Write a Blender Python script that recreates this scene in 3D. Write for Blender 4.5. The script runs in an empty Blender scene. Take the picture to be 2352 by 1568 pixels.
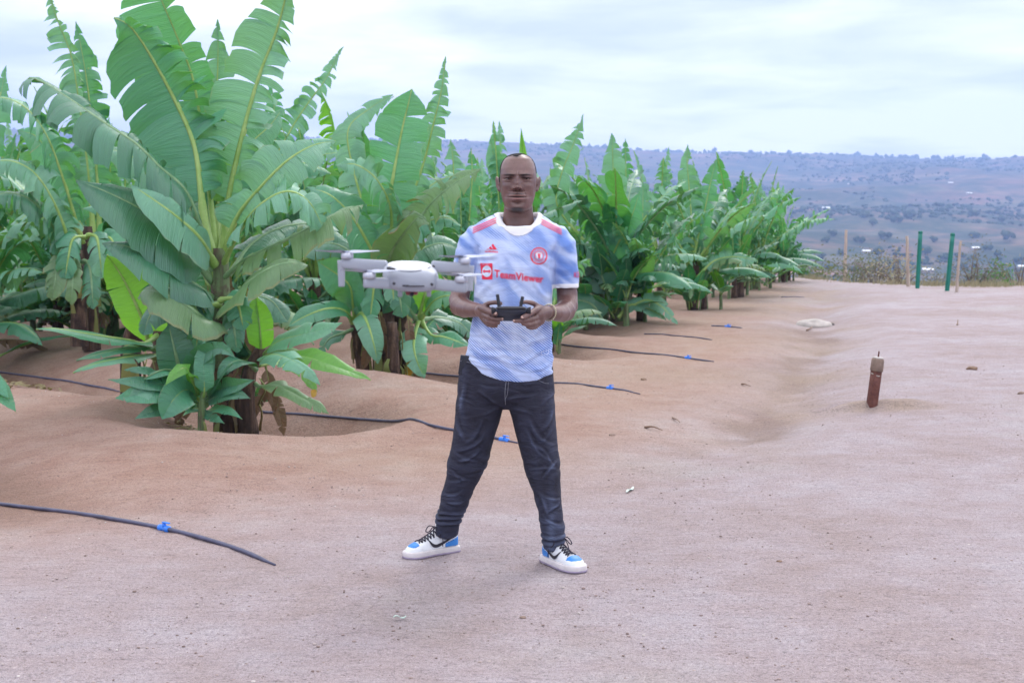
import bpy, bmesh, math, random
import numpy as np
from mathutils import Vector, Matrix
from mathutils.bvhtree import BVHTree

R = math.radians
scene = bpy.context.scene
COL = scene.collection
random.seed(7)

# ------------------------------------------------------------------ camera
CAM_Z = 1.5
PITCH = R(4.96)
cam_data = bpy.data.cameras.new("camera")
cam_data.lens = 50.0
cam_data.sensor_width = 36.0
cam_data.clip_start = 0.05
cam_data.clip_end = 20000.0
cam_data.dof.use_dof = True
cam_data.dof.focus_distance = 6.1
cam_data.dof.aperture_fstop = 7.1
cam = bpy.data.objects.new("camera", cam_data)
COL.objects.link(cam)
cam.location = (0, 0, CAM_Z)
cam.rotation_euler = (R(90) - PITCH, 0, 0)
scene.camera = cam

# ------------------------------------------------------------------ world: overcast sky
SUN_EL, SUN_AZ = R(48), R(25)          # sun behind thin cloud, ahead and to the right
world = bpy.data.worlds.new("World")
scene.world = world
world.use_nodes = True
wn, wl = world.node_tree.nodes, world.node_tree.links
wn.clear()
w_out = wn.new("ShaderNodeOutputWorld")
w_bg = wn.new("ShaderNodeBackground"); w_bg.inputs["Strength"].default_value = 0.1
sky = wn.new("ShaderNodeTexSky"); sky.sky_type = 'NISHITA'; sky.sun_disc = False
sky.sun_elevation = SUN_EL; sky.sun_rotation = SUN_AZ
sky.air_density = 1.0; sky.dust_density = 2.0
tc = wn.new("ShaderNodeTexCoord")
sep = wn.new("ShaderNodeSeparateXYZ")
wl.new(tc.outputs["Generated"], sep.inputs[0])
zc = wn.new("ShaderNodeMath"); zc.operation = 'MAXIMUM'; zc.inputs[1].default_value = 0.0
wl.new(sep.outputs["Z"], zc.inputs[0])
za = wn.new("ShaderNodeMath"); za.operation = 'ADD'; za.inputs[1].default_value = 0.10
wl.new(zc.outputs[0], za.inputs[0])
dx = wn.new("ShaderNodeMath"); dx.operation = 'DIVIDE'
dy = wn.new("ShaderNodeMath"); dy.operation = 'DIVIDE'
wl.new(sep.outputs["X"], dx.inputs[0]); wl.new(za.outputs[0], dx.inputs[1])
wl.new(sep.outputs["Y"], dy.inputs[0]); wl.new(za.outputs[0], dy.inputs[1])
cmb = wn.new("ShaderNodeCombineXYZ")
wl.new(dx.outputs[0], cmb.inputs[0]); wl.new(dy.outputs[0], cmb.inputs[1])
def w_noise(scale, detail, rough, off, dist=0.0, sx=1.0):
    mp = wn.new("ShaderNodeMapping"); mp.inputs["Location"].default_value = off
    mp.inputs["Scale"].default_value = (sx, 1, 1)
    wl.new(cmb.outputs[0], mp.inputs["Vector"])
    n = wn.new("ShaderNodeTexNoise"); n.inputs["Scale"].default_value = scale
    n.inputs["Detail"].default_value = detail; n.inputs["Roughness"].default_value = rough
    n.inputs["Distortion"].default_value = dist
    wl.new(mp.outputs[0], n.inputs["Vector"])
    return n
n1 = w_noise(0.62, 7, 0.5, (3.1, 1.7, 0), 0.5)
n2 = w_noise(1.7, 6, 0.55, (9.3, 4.2, 0), 0.3)
mixn = wn.new("ShaderNodeMath"); mixn.operation = 'MULTIPLY_ADD'; mixn.inputs[1].default_value = 0.55
wl.new(n2.outputs["Fac"], mixn.inputs[0]); wl.new(n1.outputs["Fac"], mixn.inputs[2])
# brighter where the sun sits behind the cloud (up the frame), greyer to the left
br = wn.new("ShaderNodeMath"); br.operation = 'MULTIPLY_ADD'; br.inputs[1].default_value = 0.75
wl.new(zc.outputs[0], br.inputs[0]); wl.new(mixn.outputs[0], br.inputs[2])
brx = wn.new("ShaderNodeMath"); brx.operation = 'MULTIPLY_ADD'; brx.inputs[1].default_value = 0.16
wl.new(sep.outputs["X"], brx.inputs[0]); wl.new(br.outputs[0], brx.inputs[2])
ramp = wn.new("ShaderNodeValToRGB")
el = ramp.color_ramp.elements
el[0].position = 0.64; el[0].color = (6.1, 6.5, 8.1, 1)
el[1].position = 0.97; el[1].color = (12.2, 12.1, 12.6, 1)
e = el.new(0.79); e.color = (8.5, 8.7, 9.7, 1)
hzm = wn.new("ShaderNodeMath"); hzm.operation = 'MULTIPLY'; hzm.inputs[1].default_value = -26.0; wl.new(zc.outputs[0], hzm.inputs[0])
hze = wn.new("ShaderNodeMath"); hze.operation = 'EXPONENT'; wl.new(hzm.outputs[0], hze.inputs[0])
hza = wn.new("ShaderNodeMath"); hza.operation = 'MULTIPLY_ADD'; hza.inputs[1].default_value = 0.26; wl.new(hze.outputs[0], hza.inputs[0]); wl.new(brx.outputs[0], hza.inputs[2])
wl.new(hza.outputs[0], ramp.inputs["Fac"])
mix = wn.new("ShaderNodeMixRGB"); mix.inputs["Fac"].default_value = 0.95
wl.new(sky.outputs[0], mix.inputs[1]); wl.new(ramp.outputs["Color"], mix.inputs[2])
wl.new(mix.outputs[0], w_bg.inputs["Color"])
wl.new(w_bg.outputs[0], w_out.inputs[0])

# ------------------------------------------------------------------ sun (veiled)
sd = bpy.data.lights.new("sun", 'SUN')
sd.energy = 1.1; sd.angle = R(20); sd.color = (1.0, 0.965, 0.94)
sun = bpy.data.objects.new("sun", sd); COL.objects.link(sun)
# light comes from above, a little behind the camera's left so faces and leaves are lit softly
_d = Vector((math.sin(SUN_AZ) * math.cos(SUN_EL), math.cos(SUN_AZ) * math.cos(SUN_EL), math.sin(SUN_EL)))
sun.rotation_euler = _d.to_track_quat('Z', 'Y').to_euler()
sun.location = (0, 0, 30)

vs = scene.view_settings
vs.view_transform = 'Standard'; vs.look = 'None'; vs.gamma = 1.0
vs.exposure = 0.80
try: vs.use_curve_mapping = False
except Exception: pass
scene.render.film_transparent = False
scene.cycles.max_bounces = 8
scene.cycles.transparent_max_bounces = 8
scene.cycles.volume_bounces = 1
scene.cycles.volume_step_rate = 1.0

# ------------------------------------------------------------------ picture helpers
FPX = 2352 * 50.0 / 36.0
_cp, _sp = math.cos(PITCH), math.sin(PITCH)
def ray(px, py):
    """direction through a point of the 2352x1568 picture, scaled so that its world y is 1"""
    x = (px - 1176.0) / FPX; v = (784.0 - py) / FPX
    d = Vector((x, _cp + v * _sp, -_sp + v * _cp))
    return d / d.y
def P(px, py, Y):
    d = ray(px, py)
    return Vector((d.x * Y, Y, CAM_Z + d.z * Y))
def ppm(Y):                       # pixels per metre at depth Y
    return FPX / Y

# ------------------------------------------------------------------ numpy noise
def _hash(ix, iy, iz, seed):
    h = (ix * 374761393 + iy * 668265263 + iz * 2147483647 + seed * 974634777) & 0xffffffff
    h = ((h ^ (h >> 13)) * 1274126177) & 0xffffffff
    h = h ^ (h >> 16)
    return (h & 0xffff) / 32767.5 - 1.0
def vnoise(x, y, z=None, seed=0):
    x = np.asarray(x, float); y = np.asarray(y, float)
    z = np.zeros_like(x) if z is None else np.asarray(z, float)
    xi, yi, zi = np.floor(x).astype(np.int64), np.floor(y).astype(np.int64), np.floor(z).astype(np.int64)
    fx, fy, fz = x - xi, y - yi, z - zi
    u, v, w = [f * f * f * (f * (f * 6 - 15) + 10) for f in (fx, fy, fz)]
    r = 0
    for a in (0, 1):
        for b in (0, 1):
            for c in (0, 1):
                wt = (u if a else 1 - u) * (v if b else 1 - v) * (w if c else 1 - w)
                r = r + wt * _hash(xi + a, yi + b, zi + c, seed)
    return r
def fbm(x, y, z=None, seed=0, oct=4, gain=0.5):
    r, a, f = 0, 1.0, 1.0
    for i in range(oct):
        r = r + a * vnoise(np.asarray(x) * f, np.asarray(y) * f, None if z is None else np.asarray(z) * f, seed + i * 17)
        a *= gain; f *= 2.03
    return r
def sstep(a, b, x):
    t = np.clip((np.asarray(x, float) - a) / (b - a), 0, 1)
    return t * t * (3 - 2 * t)

# ------------------------------------------------------------------ object helpers
def empty(name, loc=(0, 0, 0), rz=0.0):
    o = bpy.data.objects.new(name, None); COL.objects.link(o)
    o.location = loc; o.rotation_euler = (0, 0, rz); o.empty_display_size = 0.1
    return o
def tag(o, label=None, cat=None, group=None, kind=None):
    if label: o['label'] = label
    if cat: o['category'] = cat
    if group: o['group'] = group
    if kind: o['kind'] = kind
    return o
def new_mesh(name, V, F, mat=None, uv=None, smooth=True, col=None):
    me = bpy.data.meshes.new(name)
    V = np.asarray(V, dtype=float).reshape(-1, 3)
    me.from_pydata(V.tolist() if len(V) < 3 else V, [], F)
    if uv is not None:
        l = me.uv_layers.new(name="UVMap")
        idx = np.empty(len(me.loops), dtype=np.int64); me.loops.foreach_get("vertex_index", idx)
        l.data.foreach_set("uv", np.asarray(uv, dtype=np.float32)[idx].ravel())
    if col is not None:
        for cn, arr in col.items():
            a = me.attributes.new(cn, 'FLOAT', 'POINT')
            a.data.foreach_set("value", np.asarray(arr, dtype=np.float32))
    if smooth:
        me.polygons.foreach_set("use_smooth", np.ones(len(me.polygons), dtype=bool))
    if mat is not None: me.materials.append(mat)
    me.update()
    return me
def obj(name, V, F, mat=None, parent=None, uv=None, smooth=True, col=None, origin=None):
    """V are world coordinates; they are stored relative to the parent's (unrotated) origin"""
    V = np.asarray(V, dtype=float).reshape(-1, 3)
    if parent is not None:
        p, off = parent, Vector((0, 0, 0))
        while p is not None:
            off = off + p.location; p = p.parent
        V = V - np.array(off)
    o = None
    me = None
    if parent is None and origin is not None:
        V = V - np.array(origin)
    me = new_mesh(name, V, F, mat, uv, smooth, col)
    o = bpy.data.objects.new(name, me); COL.objects.link(o)
    if parent is not None: o.parent = parent
    elif origin is not None: o.location = origin
    return o
def copy_tree(o, parent=None):
    c = o.copy(); COL.objects.link(c)
    if parent is not None: c.parent = parent
    for ch in list(o.children): copy_tree(ch, c)
    return c

class MB:
    """collects shapes into one mesh"""
    def __init__(s): s.V = []; s.F = []; s.n = 0
    def add(s, V, F):
        V = [tuple(v) for v in V]
        s.V += V; s.F += [tuple(i + s.n for i in f) for f in F]; s.n += len(V)
        return s
    def box(s, c, size, rot=None, bevel=0.0):
        bm = bmesh.new(); bmesh.ops.create_cube(bm, size=1.0)
        for v in bm.verts: v.co = Vector((v.co.x * size[0], v.co.y * size[1], v.co.z * size[2]))
        if bevel > 0: bmesh.ops.bevel(bm, geom=list(bm.edges), offset=bevel, segments=2, affect='EDGES', profile=0.6)
        M = Matrix.Translation(c) @ (rot.to_4x4() if rot is not None else Matrix.Identity(4))
        bm.verts.ensure_lookup_table()
        V = [M @ v.co for v in bm.verts]; F = [[v.index for v in f.verts] for f in bm.faces]
        bm.free(); return s.add(V, F)
    def tube(s, pts, rad, n=8, cap=True):
        V, F = tube_geo(pts, rad, n, cap); return s.add(V, F)
    def loft(s, rings, cap=True):
        V, F = loft_geo(rings, cap); return s.add(V, F)
    def build(s, name, mat, parent=None, smooth=True, **k):
        return obj(name, s.V, s.F, mat, parent, smooth=smooth, **k)

def catmull(pts, n):
    pts = [Vector(p) for p in pts]
    if len(pts) == 2: return [pts[0].lerp(pts[1], i / (n - 1)) for i in range(n)]
    # arc-length spaced
    ext = [pts[0] * 2 - pts[1]] + pts + [pts[-1] * 2 - pts[-2]]
    dense = []
    for i in range(1, len(ext) - 2):
        p0, p1, p2, p3 = ext[i - 1:i + 3]
        for k in range(12):
            t = k / 12
            dense.append(0.5 * ((2 * p1) + (p2 - p0) * t + (2 * p0 - 5 * p1 + 4 * p2 - p3) * t * t + (3 * p1 - p0 - 3 * p2 + p3) * t ** 3))
    dense.append(pts[-1])
    d = np.array(dense); seg = np.linalg.norm(np.diff(d, axis=0), axis=1)
    L = np.concatenate([[0], np.cumsum(seg)])
    s = np.linspace(0, L[-1], n)
    return [Vector((np.interp(q, L, d[:, 0]), np.interp(q, L, d[:, 1]), np.interp(q, L, d[:, 2]))) for q in s]

def tube_geo(pts, rad, n=8, cap=True):
    pts = [Vector(p) for p in pts]; m = len(pts)
    if not hasattr(rad, '__len__'): rad = [rad] * m
    V, F = [], []
    t0 = (pts[1] - pts[0]).normalized()
    u = t0.orthogonal().normalized()
    for i, p in enumerate(pts):
        t = (pts[min(i + 1, m - 1)] - pts[max(i - 1, 0)])
        t = t.normalized() if t.length > 1e-9 else t0
        u = (u - t * u.dot(t)); u = u.normalized() if u.length > 1e-6 else t.orthogonal().normalized()
        w = t.cross(u)
        r = rad[i]; ru, rw = (r if hasattr(r, '__len__') else (r, r))
        for k in range(n):
            a = 2 * math.pi * k / n
            V.append(p + u * math.cos(a) * ru + w * math.sin(a) * rw)
    for i in range(m - 1):
        for k in range(n):
            F.append((i * n + k, i * n + (k + 1) % n, (i + 1) * n + (k + 1) % n, (i + 1) * n + k))
    if cap:
        F.append(tuple(range(n - 1, -1, -1))); F.append(tuple((m - 1) * n + k for k in range(n)))
    return V, F

def ring(c, u, v, e=2.0, n=32):
    """superellipse ring about c with half axes u and v"""
    c, u, v = Vector(c), Vector(u), Vector(v); out = []
    for k in range(n):
        a = 2 * math.pi * k / n; ca, sa = math.cos(a), math.sin(a)
        out.append(c + u * (math.copysign(abs(ca) ** (2 / e), ca)) + v * (math.copysign(abs(sa) ** (2 / e), sa)))
    return out
def loft_geo(rings, cap=True):
    n = len(rings[0]); V = [p for r in rings for p in r]; F = []
    for i in range(len(rings) - 1):
        for k in range(n):
            F.append((i * n + k, i * n + (k + 1) % n, (i + 1) * n + (k + 1) % n, (i + 1) * n + k))
    if cap:
        m = len(rings)
        for base, rg, flip in ((0, rings[0], True), ((m - 1) * n, rings[-1], False)):
            c = sum((Vector(p) for p in rg), Vector()) / n; V.append(c); ci = len(V) - 1
            for k in range(n):
                a, b = base + k, base + (k + 1) % n
                F.append((b, a, ci) if flip else (a, b, ci))
    return V, F

# ------------------------------------------------------------------ material helpers
class Mat:
    def __init__(s, name):
        s.m = bpy.data.materials.new(name); s.m.use_nodes = True
        s.n = s.m.node_tree.nodes; s.l = s.m.node_tree.links
        s.b = s.n["Principled BSDF"]; s.out = s.n["Material Output"]
    def new(s, t, **kw):
        nd = s.n.new(t)
        for k, v in kw.items():
            if k in nd.inputs: nd.inputs[k].default_value = v
            else: setattr(nd, k, v)
        return nd
    def link(s, a, b): s.l.new(a, b)
    def coord(s, which="Object", scale=(1, 1, 1), rot=(0, 0, 0), loc=(0, 0, 0)):
        t = s.new("ShaderNodeTexCoord"); mp = s.new("ShaderNodeMapping")
        mp.inputs["Scale"].default_value = scale; mp.inputs["Rotation"].default_value = rot; mp.inputs["Location"].default_value = loc
        s.link(t.outputs[which], mp.inputs["Vector"]); return mp.outputs[0]
    def noise(s, vec, scale, detail=4, rough=0.5, dist=0.0):
        n = s.new("ShaderNodeTexNoise"); n.inputs["Scale"].default_value = scale; n.inputs["Detail"].default_value = detail
        n.inputs["Roughness"].default_value = rough; n.inputs["Distortion"].default_value = dist
        s.link(vec, n.inputs["Vector"]); return n.outputs["Fac"]
    def ramp(s, fac, stops, interp='LINEAR'):
        r = s.new("ShaderNodeValToRGB"); r.color_ramp.interpolation = interp
        e = r.color_ramp.elements
        while len(e) < len(stops): e.new(0.5)
        for q, (p, c) in zip(e, stops):
            q.position = p; q.color = (c if hasattr(c, '__len__') else (c, c, c)) + ((1,) if not hasattr(c, '__len__') or len(c) == 3 else ())
        s.link(fac, r.inputs["Fac"]); return r.outputs["Color"]
    def mix(s, fac, a, b, mode='MIX'):
        m = s.new("ShaderNodeMixRGB"); m.blend_type = mode
        for sock, val in ((m.inputs[0], fac), (m.inputs[1], a), (m.inputs[2], b)):
            if hasattr(val, 'is_linked'): s.link(val, sock)
            elif hasattr(val, '__len__'): sock.default_value = tuple(val) + ((1,) if len(val) == 3 else ())
            else: sock.default_value = val if sock.type == 'VALUE' else (val, val, val, 1)
        return m.outputs[0]
    def math(s, op, a, b=0.0, c=0.0, clamp=False):
        m = s.new("ShaderNodeMath"); m.operation = op; m.use_clamp = clamp
        for sock, val in zip(m.inputs, (a, b, c)):
            if hasattr(val, 'is_linked'): s.link(val, sock)
            else: sock.default_value = val
        return m.outputs[0]
    def attr(s, name):
        a = s.new("ShaderNodeAttribute"); a.attribute_name = name; return a.outputs["Fac"]
    def bump(s, h, strength=0.3, dist=0.01, nrm=None):
        b = s.new("ShaderNodeBump"); b.inputs["Strength"].default_value = strength; b.inputs["Distance"].default_value = dist
        s.link(h, b.inputs["Height"])
        if nrm is not None: s.link(nrm, b.inputs["Normal"])
        return b.outputs[0]
    def set(s, color=None, rough=None, spec=None, metal=None, normal=None, **kw):
        for key, val in (("Base Color", color), ("Roughness", rough), ("Specular IOR Level", spec), ("Metallic", metal), ("Normal", normal)):
            if val is None: continue
            if hasattr(val, 'is_linked'): s.link(val, s.b.inputs[key])
            elif hasattr(val, '__len__'): s.b.inputs[key].default_value = tuple(val) + ((1,) if len(val) == 3 else ())
            else: s.b.inputs[key].default_value = val
        for k, v in kw.items(): s.b.inputs[k].default_value = v
        return s.m
def simple(name, color, rough=0.6, var=0.15, scale=30, metal=0.0, bump=0.1, spec=0.5):
    M = Mat(name); c = M.coord(); f = M.noise(c, scale, 5, 0.6)
    lo = tuple(x * (1 - var) for x in color); hi = tuple(min(1, x * (1 + var)) for x in color)
    M.set(M.ramp(f, [(0.3, lo), (0.7, hi)]), rough, spec, metal)
    if bump: M.link(M.bump(f, bump, 0.005), M.b.inputs["Normal"])
    return M.m
# ================================================================== LAND
ROW_DIR = np.array([-0.715, 0.699])                     # rows run away to the left
ROW_NRM = np.array([0.699, 0.715])
ROW_END = [(-1.03, 6.14), (0.04, 9.46), (1.09, 12.1), (2.1, 14.8), (2.43, 17.6), (3.1, 20.2),
           (3.75, 23.2), (4.4, 26.2), (5.2, 29.2), (6.0, 32.2), (6.9, 35.2)]
# basins dug round the plant mats: (x, y, radius, depth), filled in by the plant list
BASINS = []
SC = (2.80, 11.1)      # foot of the stub post
def edge_y(x):
    """where the bare yard drops away into the valley"""
    return np.interp(x, [-60, -20, 4, 6.8, 8.0, 9.2, 10.5, 14, 60], [46, 44, 39, 36.5, 33, 30.2, 29.6, 29.2, 30])
PATH_PTS = np.array([(1.0, 3.0), (1.0, 5.2), (0.95, 6.8), (1.25, 8.4), (1.75, 10.0), (2.55, 12.5), (3.5, 16.0), (4.3, 19.5), (5.6, 25.0), (7.0, 32.0)])
def path_off(x, y):
    return x - np.interp(y, PATH_PTS[:, 1], PATH_PTS[:, 0])
def height(x, y):
    x = np.asarray(x, float); y = np.asarray(y, float)
    z = 0.030 * fbm(x * 0.35, y * 0.35, seed=3, oct=3) + 0.006 * fbm(x * 2.2, y * 2.2, seed=5, oct=3)
    z = z * (1 - 0.55 * sstep(0.2, 1.5, path_off(x, y)))
    near = 1 - sstep(2.5, 8.0, np.abs(x - 0.2) + np.maximum(0, 8 - y) * 0)
    z = z * (0.35 + 0.65 * (1 - near * sstep(9, 5, y)))
    for i, (ex, ey) in enumerate(ROW_END):
        q = (x - ex) * ROW_NRM[0] + (y - ey) * ROW_NRM[1]
        s = (x - ex) * ROW_DIR[0] + (y - ey) * ROW_DIR[1]
        wob = 0.12 * np.sin(s * 1.1 + i * 2)
        q = q + wob
        on = sstep(0.8, 2.6, s)
        z = z - on * (0.24 if i else 0.10) * np.exp(-(np.abs(q + 0.1) / 0.62) ** 3)
        z = z + on * 0.085 * np.exp(-((q + 1.12) / 0.42) ** 2)          # banked edge on the near side
        z = z + on * 0.05 * np.exp(-((q - 1.25) / 0.55) ** 2)
    for bx, by, br, bd in BASINS:
        d = np.hypot(x - bx, y - by)
        z = z - bd * np.exp(-(d / br) ** 4) + bd * 0.25 * np.exp(-((d - br * 1.35) / (br * 0.32)) ** 2)
    # shallow wash between plantation and yard, yard a hand higher
    po = path_off(x, y)
    fade = sstep(7.0, 10.5, y) * (1 - sstep(24, 32, y))
    z = z + fade * (0.06 * sstep(-0.2, 0.9, po) - 0.06 * np.exp(-((po + 0.12) / 0.38) ** 2))
    z = z + 0.05 * sstep(10, 30, y) * sstep(0.5, 4, po)
    z = z
    # small scrape beside the stub post
    z = z - 0.12 * np.exp(-(((x - SC[0] + .08) / 0.30) ** 4 + ((y - SC[1] - 0.10) / 0.17) ** 4)) + 0.075 * np.exp(-(((x - SC[0] - .06) / 0.42) ** 4 + ((y - SC[1] + .16) / 0.07) ** 2))
    # crest, then the drop
    ey = edge_y(x)
    z = z + 0.12 * np.exp(-((y - ey + 1.5) / 3.0) ** 2) * sstep(8, 5, x)
    d = np.maximum(np.maximum(y - ey, np.abs(x) - 45), -35 - y)
    z = z - 0.30 * np.maximum(0, d - 0.5) * sstep(0, 8, d)
    return z
def G(px, py):
    """point of the terrain seen through a picture position"""
    d = ray(px, py)
    Y = 3.0
    while Y < 60:
        p = CAM_Z + d.z * Y
        if p < float(height(d.x * Y, Y)): break
        Y += 0.08
    lo, hi = Y - 0.08, Y
    for _ in range(12):
        m = (lo + hi) / 2
        if CAM_Z + d.z * m < float(height(d.x * m, m)): hi = m
        else: lo = m
    return Vector((d.x * hi, hi, float(height(d.x * hi, hi))))
def onground(x, y, dz=0.0): return Vector((x, y, float(height(x, y)) + dz))

# plant positions are needed before the ground (their basins shape it)
PLANT_SPOTS = []     # filled below: (x, y, kind, rot, scale, label)
HERO = (-2.15, 10.75); SECOND = (-1.2, 13.95); LEFT = (-5.45, 18.2)
PLANT_SPOTS += [HERO, SECOND, LEFT]
BASINS += [(-1.9, 10.62, 0.88, 0.18), (SECOND[0] + 0.1, SECOND[1] - 0.1, 0.8, 0.08)]

def _axis(lo, hi, f0, f1, fine, grow, ctr=None):
    a = list(np.arange(f0, f1 + 1e-6, fine)); s = fine
    while a[-1] < hi: s *= grow; a.append(a[-1] + s)
    s = fine
    while a[0] > lo: s *= grow; a.insert(0, a[0] - s)
    return np.array(a)
xs = _axis(-170, 170, -6.0, 4.6, 0.05, 1.05)
ys = np.concatenate([np.array([-170, -120, -80, -50, -30, -18, -10, -5, -2, 0, 1, 2, 2.6, 3.0]), np.arange(3.3, 13.6, 0.045)])
yl = list(ys); s_ = 0.045
while yl[-1] < 170: s_ *= 1.012 if yl[-1] < 45 else 1.15; yl.append(yl[-1] + s_)
ys = np.array(yl)
XX, YY = np.meshgrid(xs, ys)
ZZ = height(XX, YY)
# fine clods
fine_amp = (1 - sstep(14, 24, YY))
ZZ = ZZ + fine_amp * 0.0035 * fbm(XX * 9, YY * 5, seed=11, oct=3)
nx, ny = len(xs), len(ys)
ii = np.arange(nx * ny).reshape(ny, nx)
F = np.stack([ii[:-1, :-1], ii[:-1, 1:], ii[1:, 1:], ii[1:, :-1]], -1).reshape(-1, 4).tolist()
red = np.zeros_like(XX)
dug = np.clip(np.exp(-(((XX - SC[0] - .05) / 0.46) ** 4 + ((YY - SC[1] + .06) / 0.30) ** 4)) * (0.95 + .3 * vnoise(XX * 6, YY * 6, seed=9)), 0, 1)
tan_ = sstep(-.05, -.45, path_off(XX, YY) + .25 * vnoise(XX * 1.5, YY * 1.5, seed=18)) * sstep(-4.0, -1.2, path_off(XX, YY)) * sstep(7.0, 9.5, YY) * (1 - sstep(26, 34, YY)) * (.55 + .6 * vnoise(XX * .8, YY * .8, seed=17))
dug = np.maximum(dug, 0.75 * np.clip(tan_, 0, 1))
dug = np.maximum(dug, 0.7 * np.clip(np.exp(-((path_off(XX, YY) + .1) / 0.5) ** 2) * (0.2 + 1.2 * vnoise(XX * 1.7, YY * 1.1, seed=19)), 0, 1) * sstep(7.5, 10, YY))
po_ = path_off(XX, YY)
red = sstep(0.3, -1.6, po_ + 0.35 * fbm(XX * 0.5, YY * 0.5, seed=21, oct=3)) * sstep(6.2, 9.5, YY - XX * 0.55)
moist = np.zeros_like(XX)
wash = np.clip(np.exp(-((path_off(XX, YY) + .16 + .15 * vnoise(XX * 2, YY * .9, seed=81)) / (.14 + .012 * YY)) ** 2) * (.55 + .9 * fbm(XX * 2.5, YY * 1.6, seed=82, oct=3)), 0, 1) * sstep(7.3, 9.0, YY) * (1 - sstep(19, 26, YY))  # mask of a broken dark band: the gully edge's shadow painted into the ground
for i, (ex, ey) in enumerate(ROW_END):
    q = (XX - ex) * ROW_NRM[0] + (YY - ey) * ROW_NRM[1]; s = (XX - ex) * ROW_DIR[0] + (YY - ey) * ROW_DIR[1]
    moist = np.maximum(moist, sstep(1.2, 2.6, s) * np.exp(-(np.abs(q + 0.1 + 0.12 * np.sin(s * 1.1 + i * 2)) / 0.45) ** 3) * (0.7 + 0.4 * vnoise(XX * 1.3, YY * 1.3, seed=4)))
for bx, by, br_, bd_ in BASINS: moist = np.maximum(moist, 1.15 * np.exp(-(np.hypot(XX - bx, (YY - by)) / (br_ * .85)) ** 4) * (0.85 + 0.4 * vnoise(XX * 3, YY * 3, seed=6)))
moist = np.clip(moist, 0, 1)
M = Mat("dry_earth")
c = M.coord()
big = M.noise(c, 0.55, 5, 0.55)
mid = M.noise(c, 3.5, 6, 0.6)
mp = M.coord(scale=(1.2, 7.0, 1))
rake = M.noise(mp, 5.0, 6, 0.65)
fin = M.noise(c, 70, 4, 0.6)
vf = M.noise(c, 210, 3, 0.6)
palec = M.ramp(M.math('ADD', M.math('MULTIPLY', big, 0.6), M.math('MULTIPLY', mid, 0.4)), [(0.36, (0.330, 0.262, 0.250)), (0.5, (0.380, 0.318, 0.326)), (0.64, (0.420, 0.378, 0.402))])
redc = M.ramp(M.math('ADD', M.math('MULTIPLY', big, 0.5), M.math('MULTIPLY', mid, 0.5)), [(0.36, (0.31, 0.190, 0.150)), (0.52, (0.370, 0.252, 0.205)), (0.66, (0.405, 0.310, 0.262))])
base = M.mix(M.attr("redness"), palec, redc)
base = M.mix(M.math('MULTIPLY', M.attr("moist"), 0.85), base, (0.15, 0.09, 0.065))
gr = M.noise(c, 0.33, 4, 0.6); base = M.mix(M.math('MULTIPLY', M.ramp(gr, [(0.55, 0.0), (0.68, 0.5)]), M.math('SUBTRACT', 1.0, M.attr('redness'))), base, (0.40, 0.395, 0.375))
base = M.mix(M.math('MULTIPLY', M.attr('wash'), 0.75), base, (0.235, 0.170, 0.140))  # gully shadow put into the earth colour
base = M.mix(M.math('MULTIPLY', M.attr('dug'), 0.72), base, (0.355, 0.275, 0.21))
base = M.mix(0.55, base, M.ramp(rake, [(0.3, 0.72), (0.5, 1.0), (0.75, 1.12)]), 'MULTIPLY')
base = M.mix(0.9, base, M.ramp(fin, [(0.30, 0.60), (0.44, 0.96), (0.58, 1.02), (0.72, 1.25)]), 'MULTIPLY')
cl = M.noise(c, 24, 5, 0.7); base = M.mix(0.8, base, M.ramp(cl, [(0.28, 0.66), (0.42, 0.98), (0.60, 1.0), (0.74, 1.14)]), 'MULTIPLY')
speck = M.new("ShaderNodeTexVoronoi"); speck.inputs["Scale"].default_value = 17
M.link(c, speck.inputs["Vector"])
sp_m = M.math('MULTIPLY', M.math('LESS_THAN', speck.outputs["Distance"], 0.09), M.math('GREATER_THAN', mid, 0.5))
base = M.mix(M.math('MULTIPLY', sp_m, 0.45), base, (0.13, 0.09, 0.075))
base = M.mix(1.0, base, M.ramp(vf, [(0.32, 0.70), (0.5, 1.0), (0.68, 1.25)]), 'MULTIPLY')
b1 = M.bump(cl, 0.8, 0.022, M.bump(mid, 0.5, 0.03))
b2 = M.bump(rake, 0.5, 0.014, b1)
b3 = M.bump(fin, 1.0, 0.012, b2)
b4 = M.bump(vf, 0.9, 0.004, b3)
M.set(base, 0.95, 0.15, normal=b4)
EARTH = M.m
ground = obj("ground", np.stack([XX.ravel(), YY.ravel(), ZZ.ravel()], 1), F, EARTH, col={"redness": red.ravel(), "moist": moist.ravel(), "dug": dug.ravel(), "wash": wash.ravel()})  # wash attribute: gully edge shadow painted into the ground colour
tag(ground, "bare pinkish brown earth of the yard and plantation", kind="structure")

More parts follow.
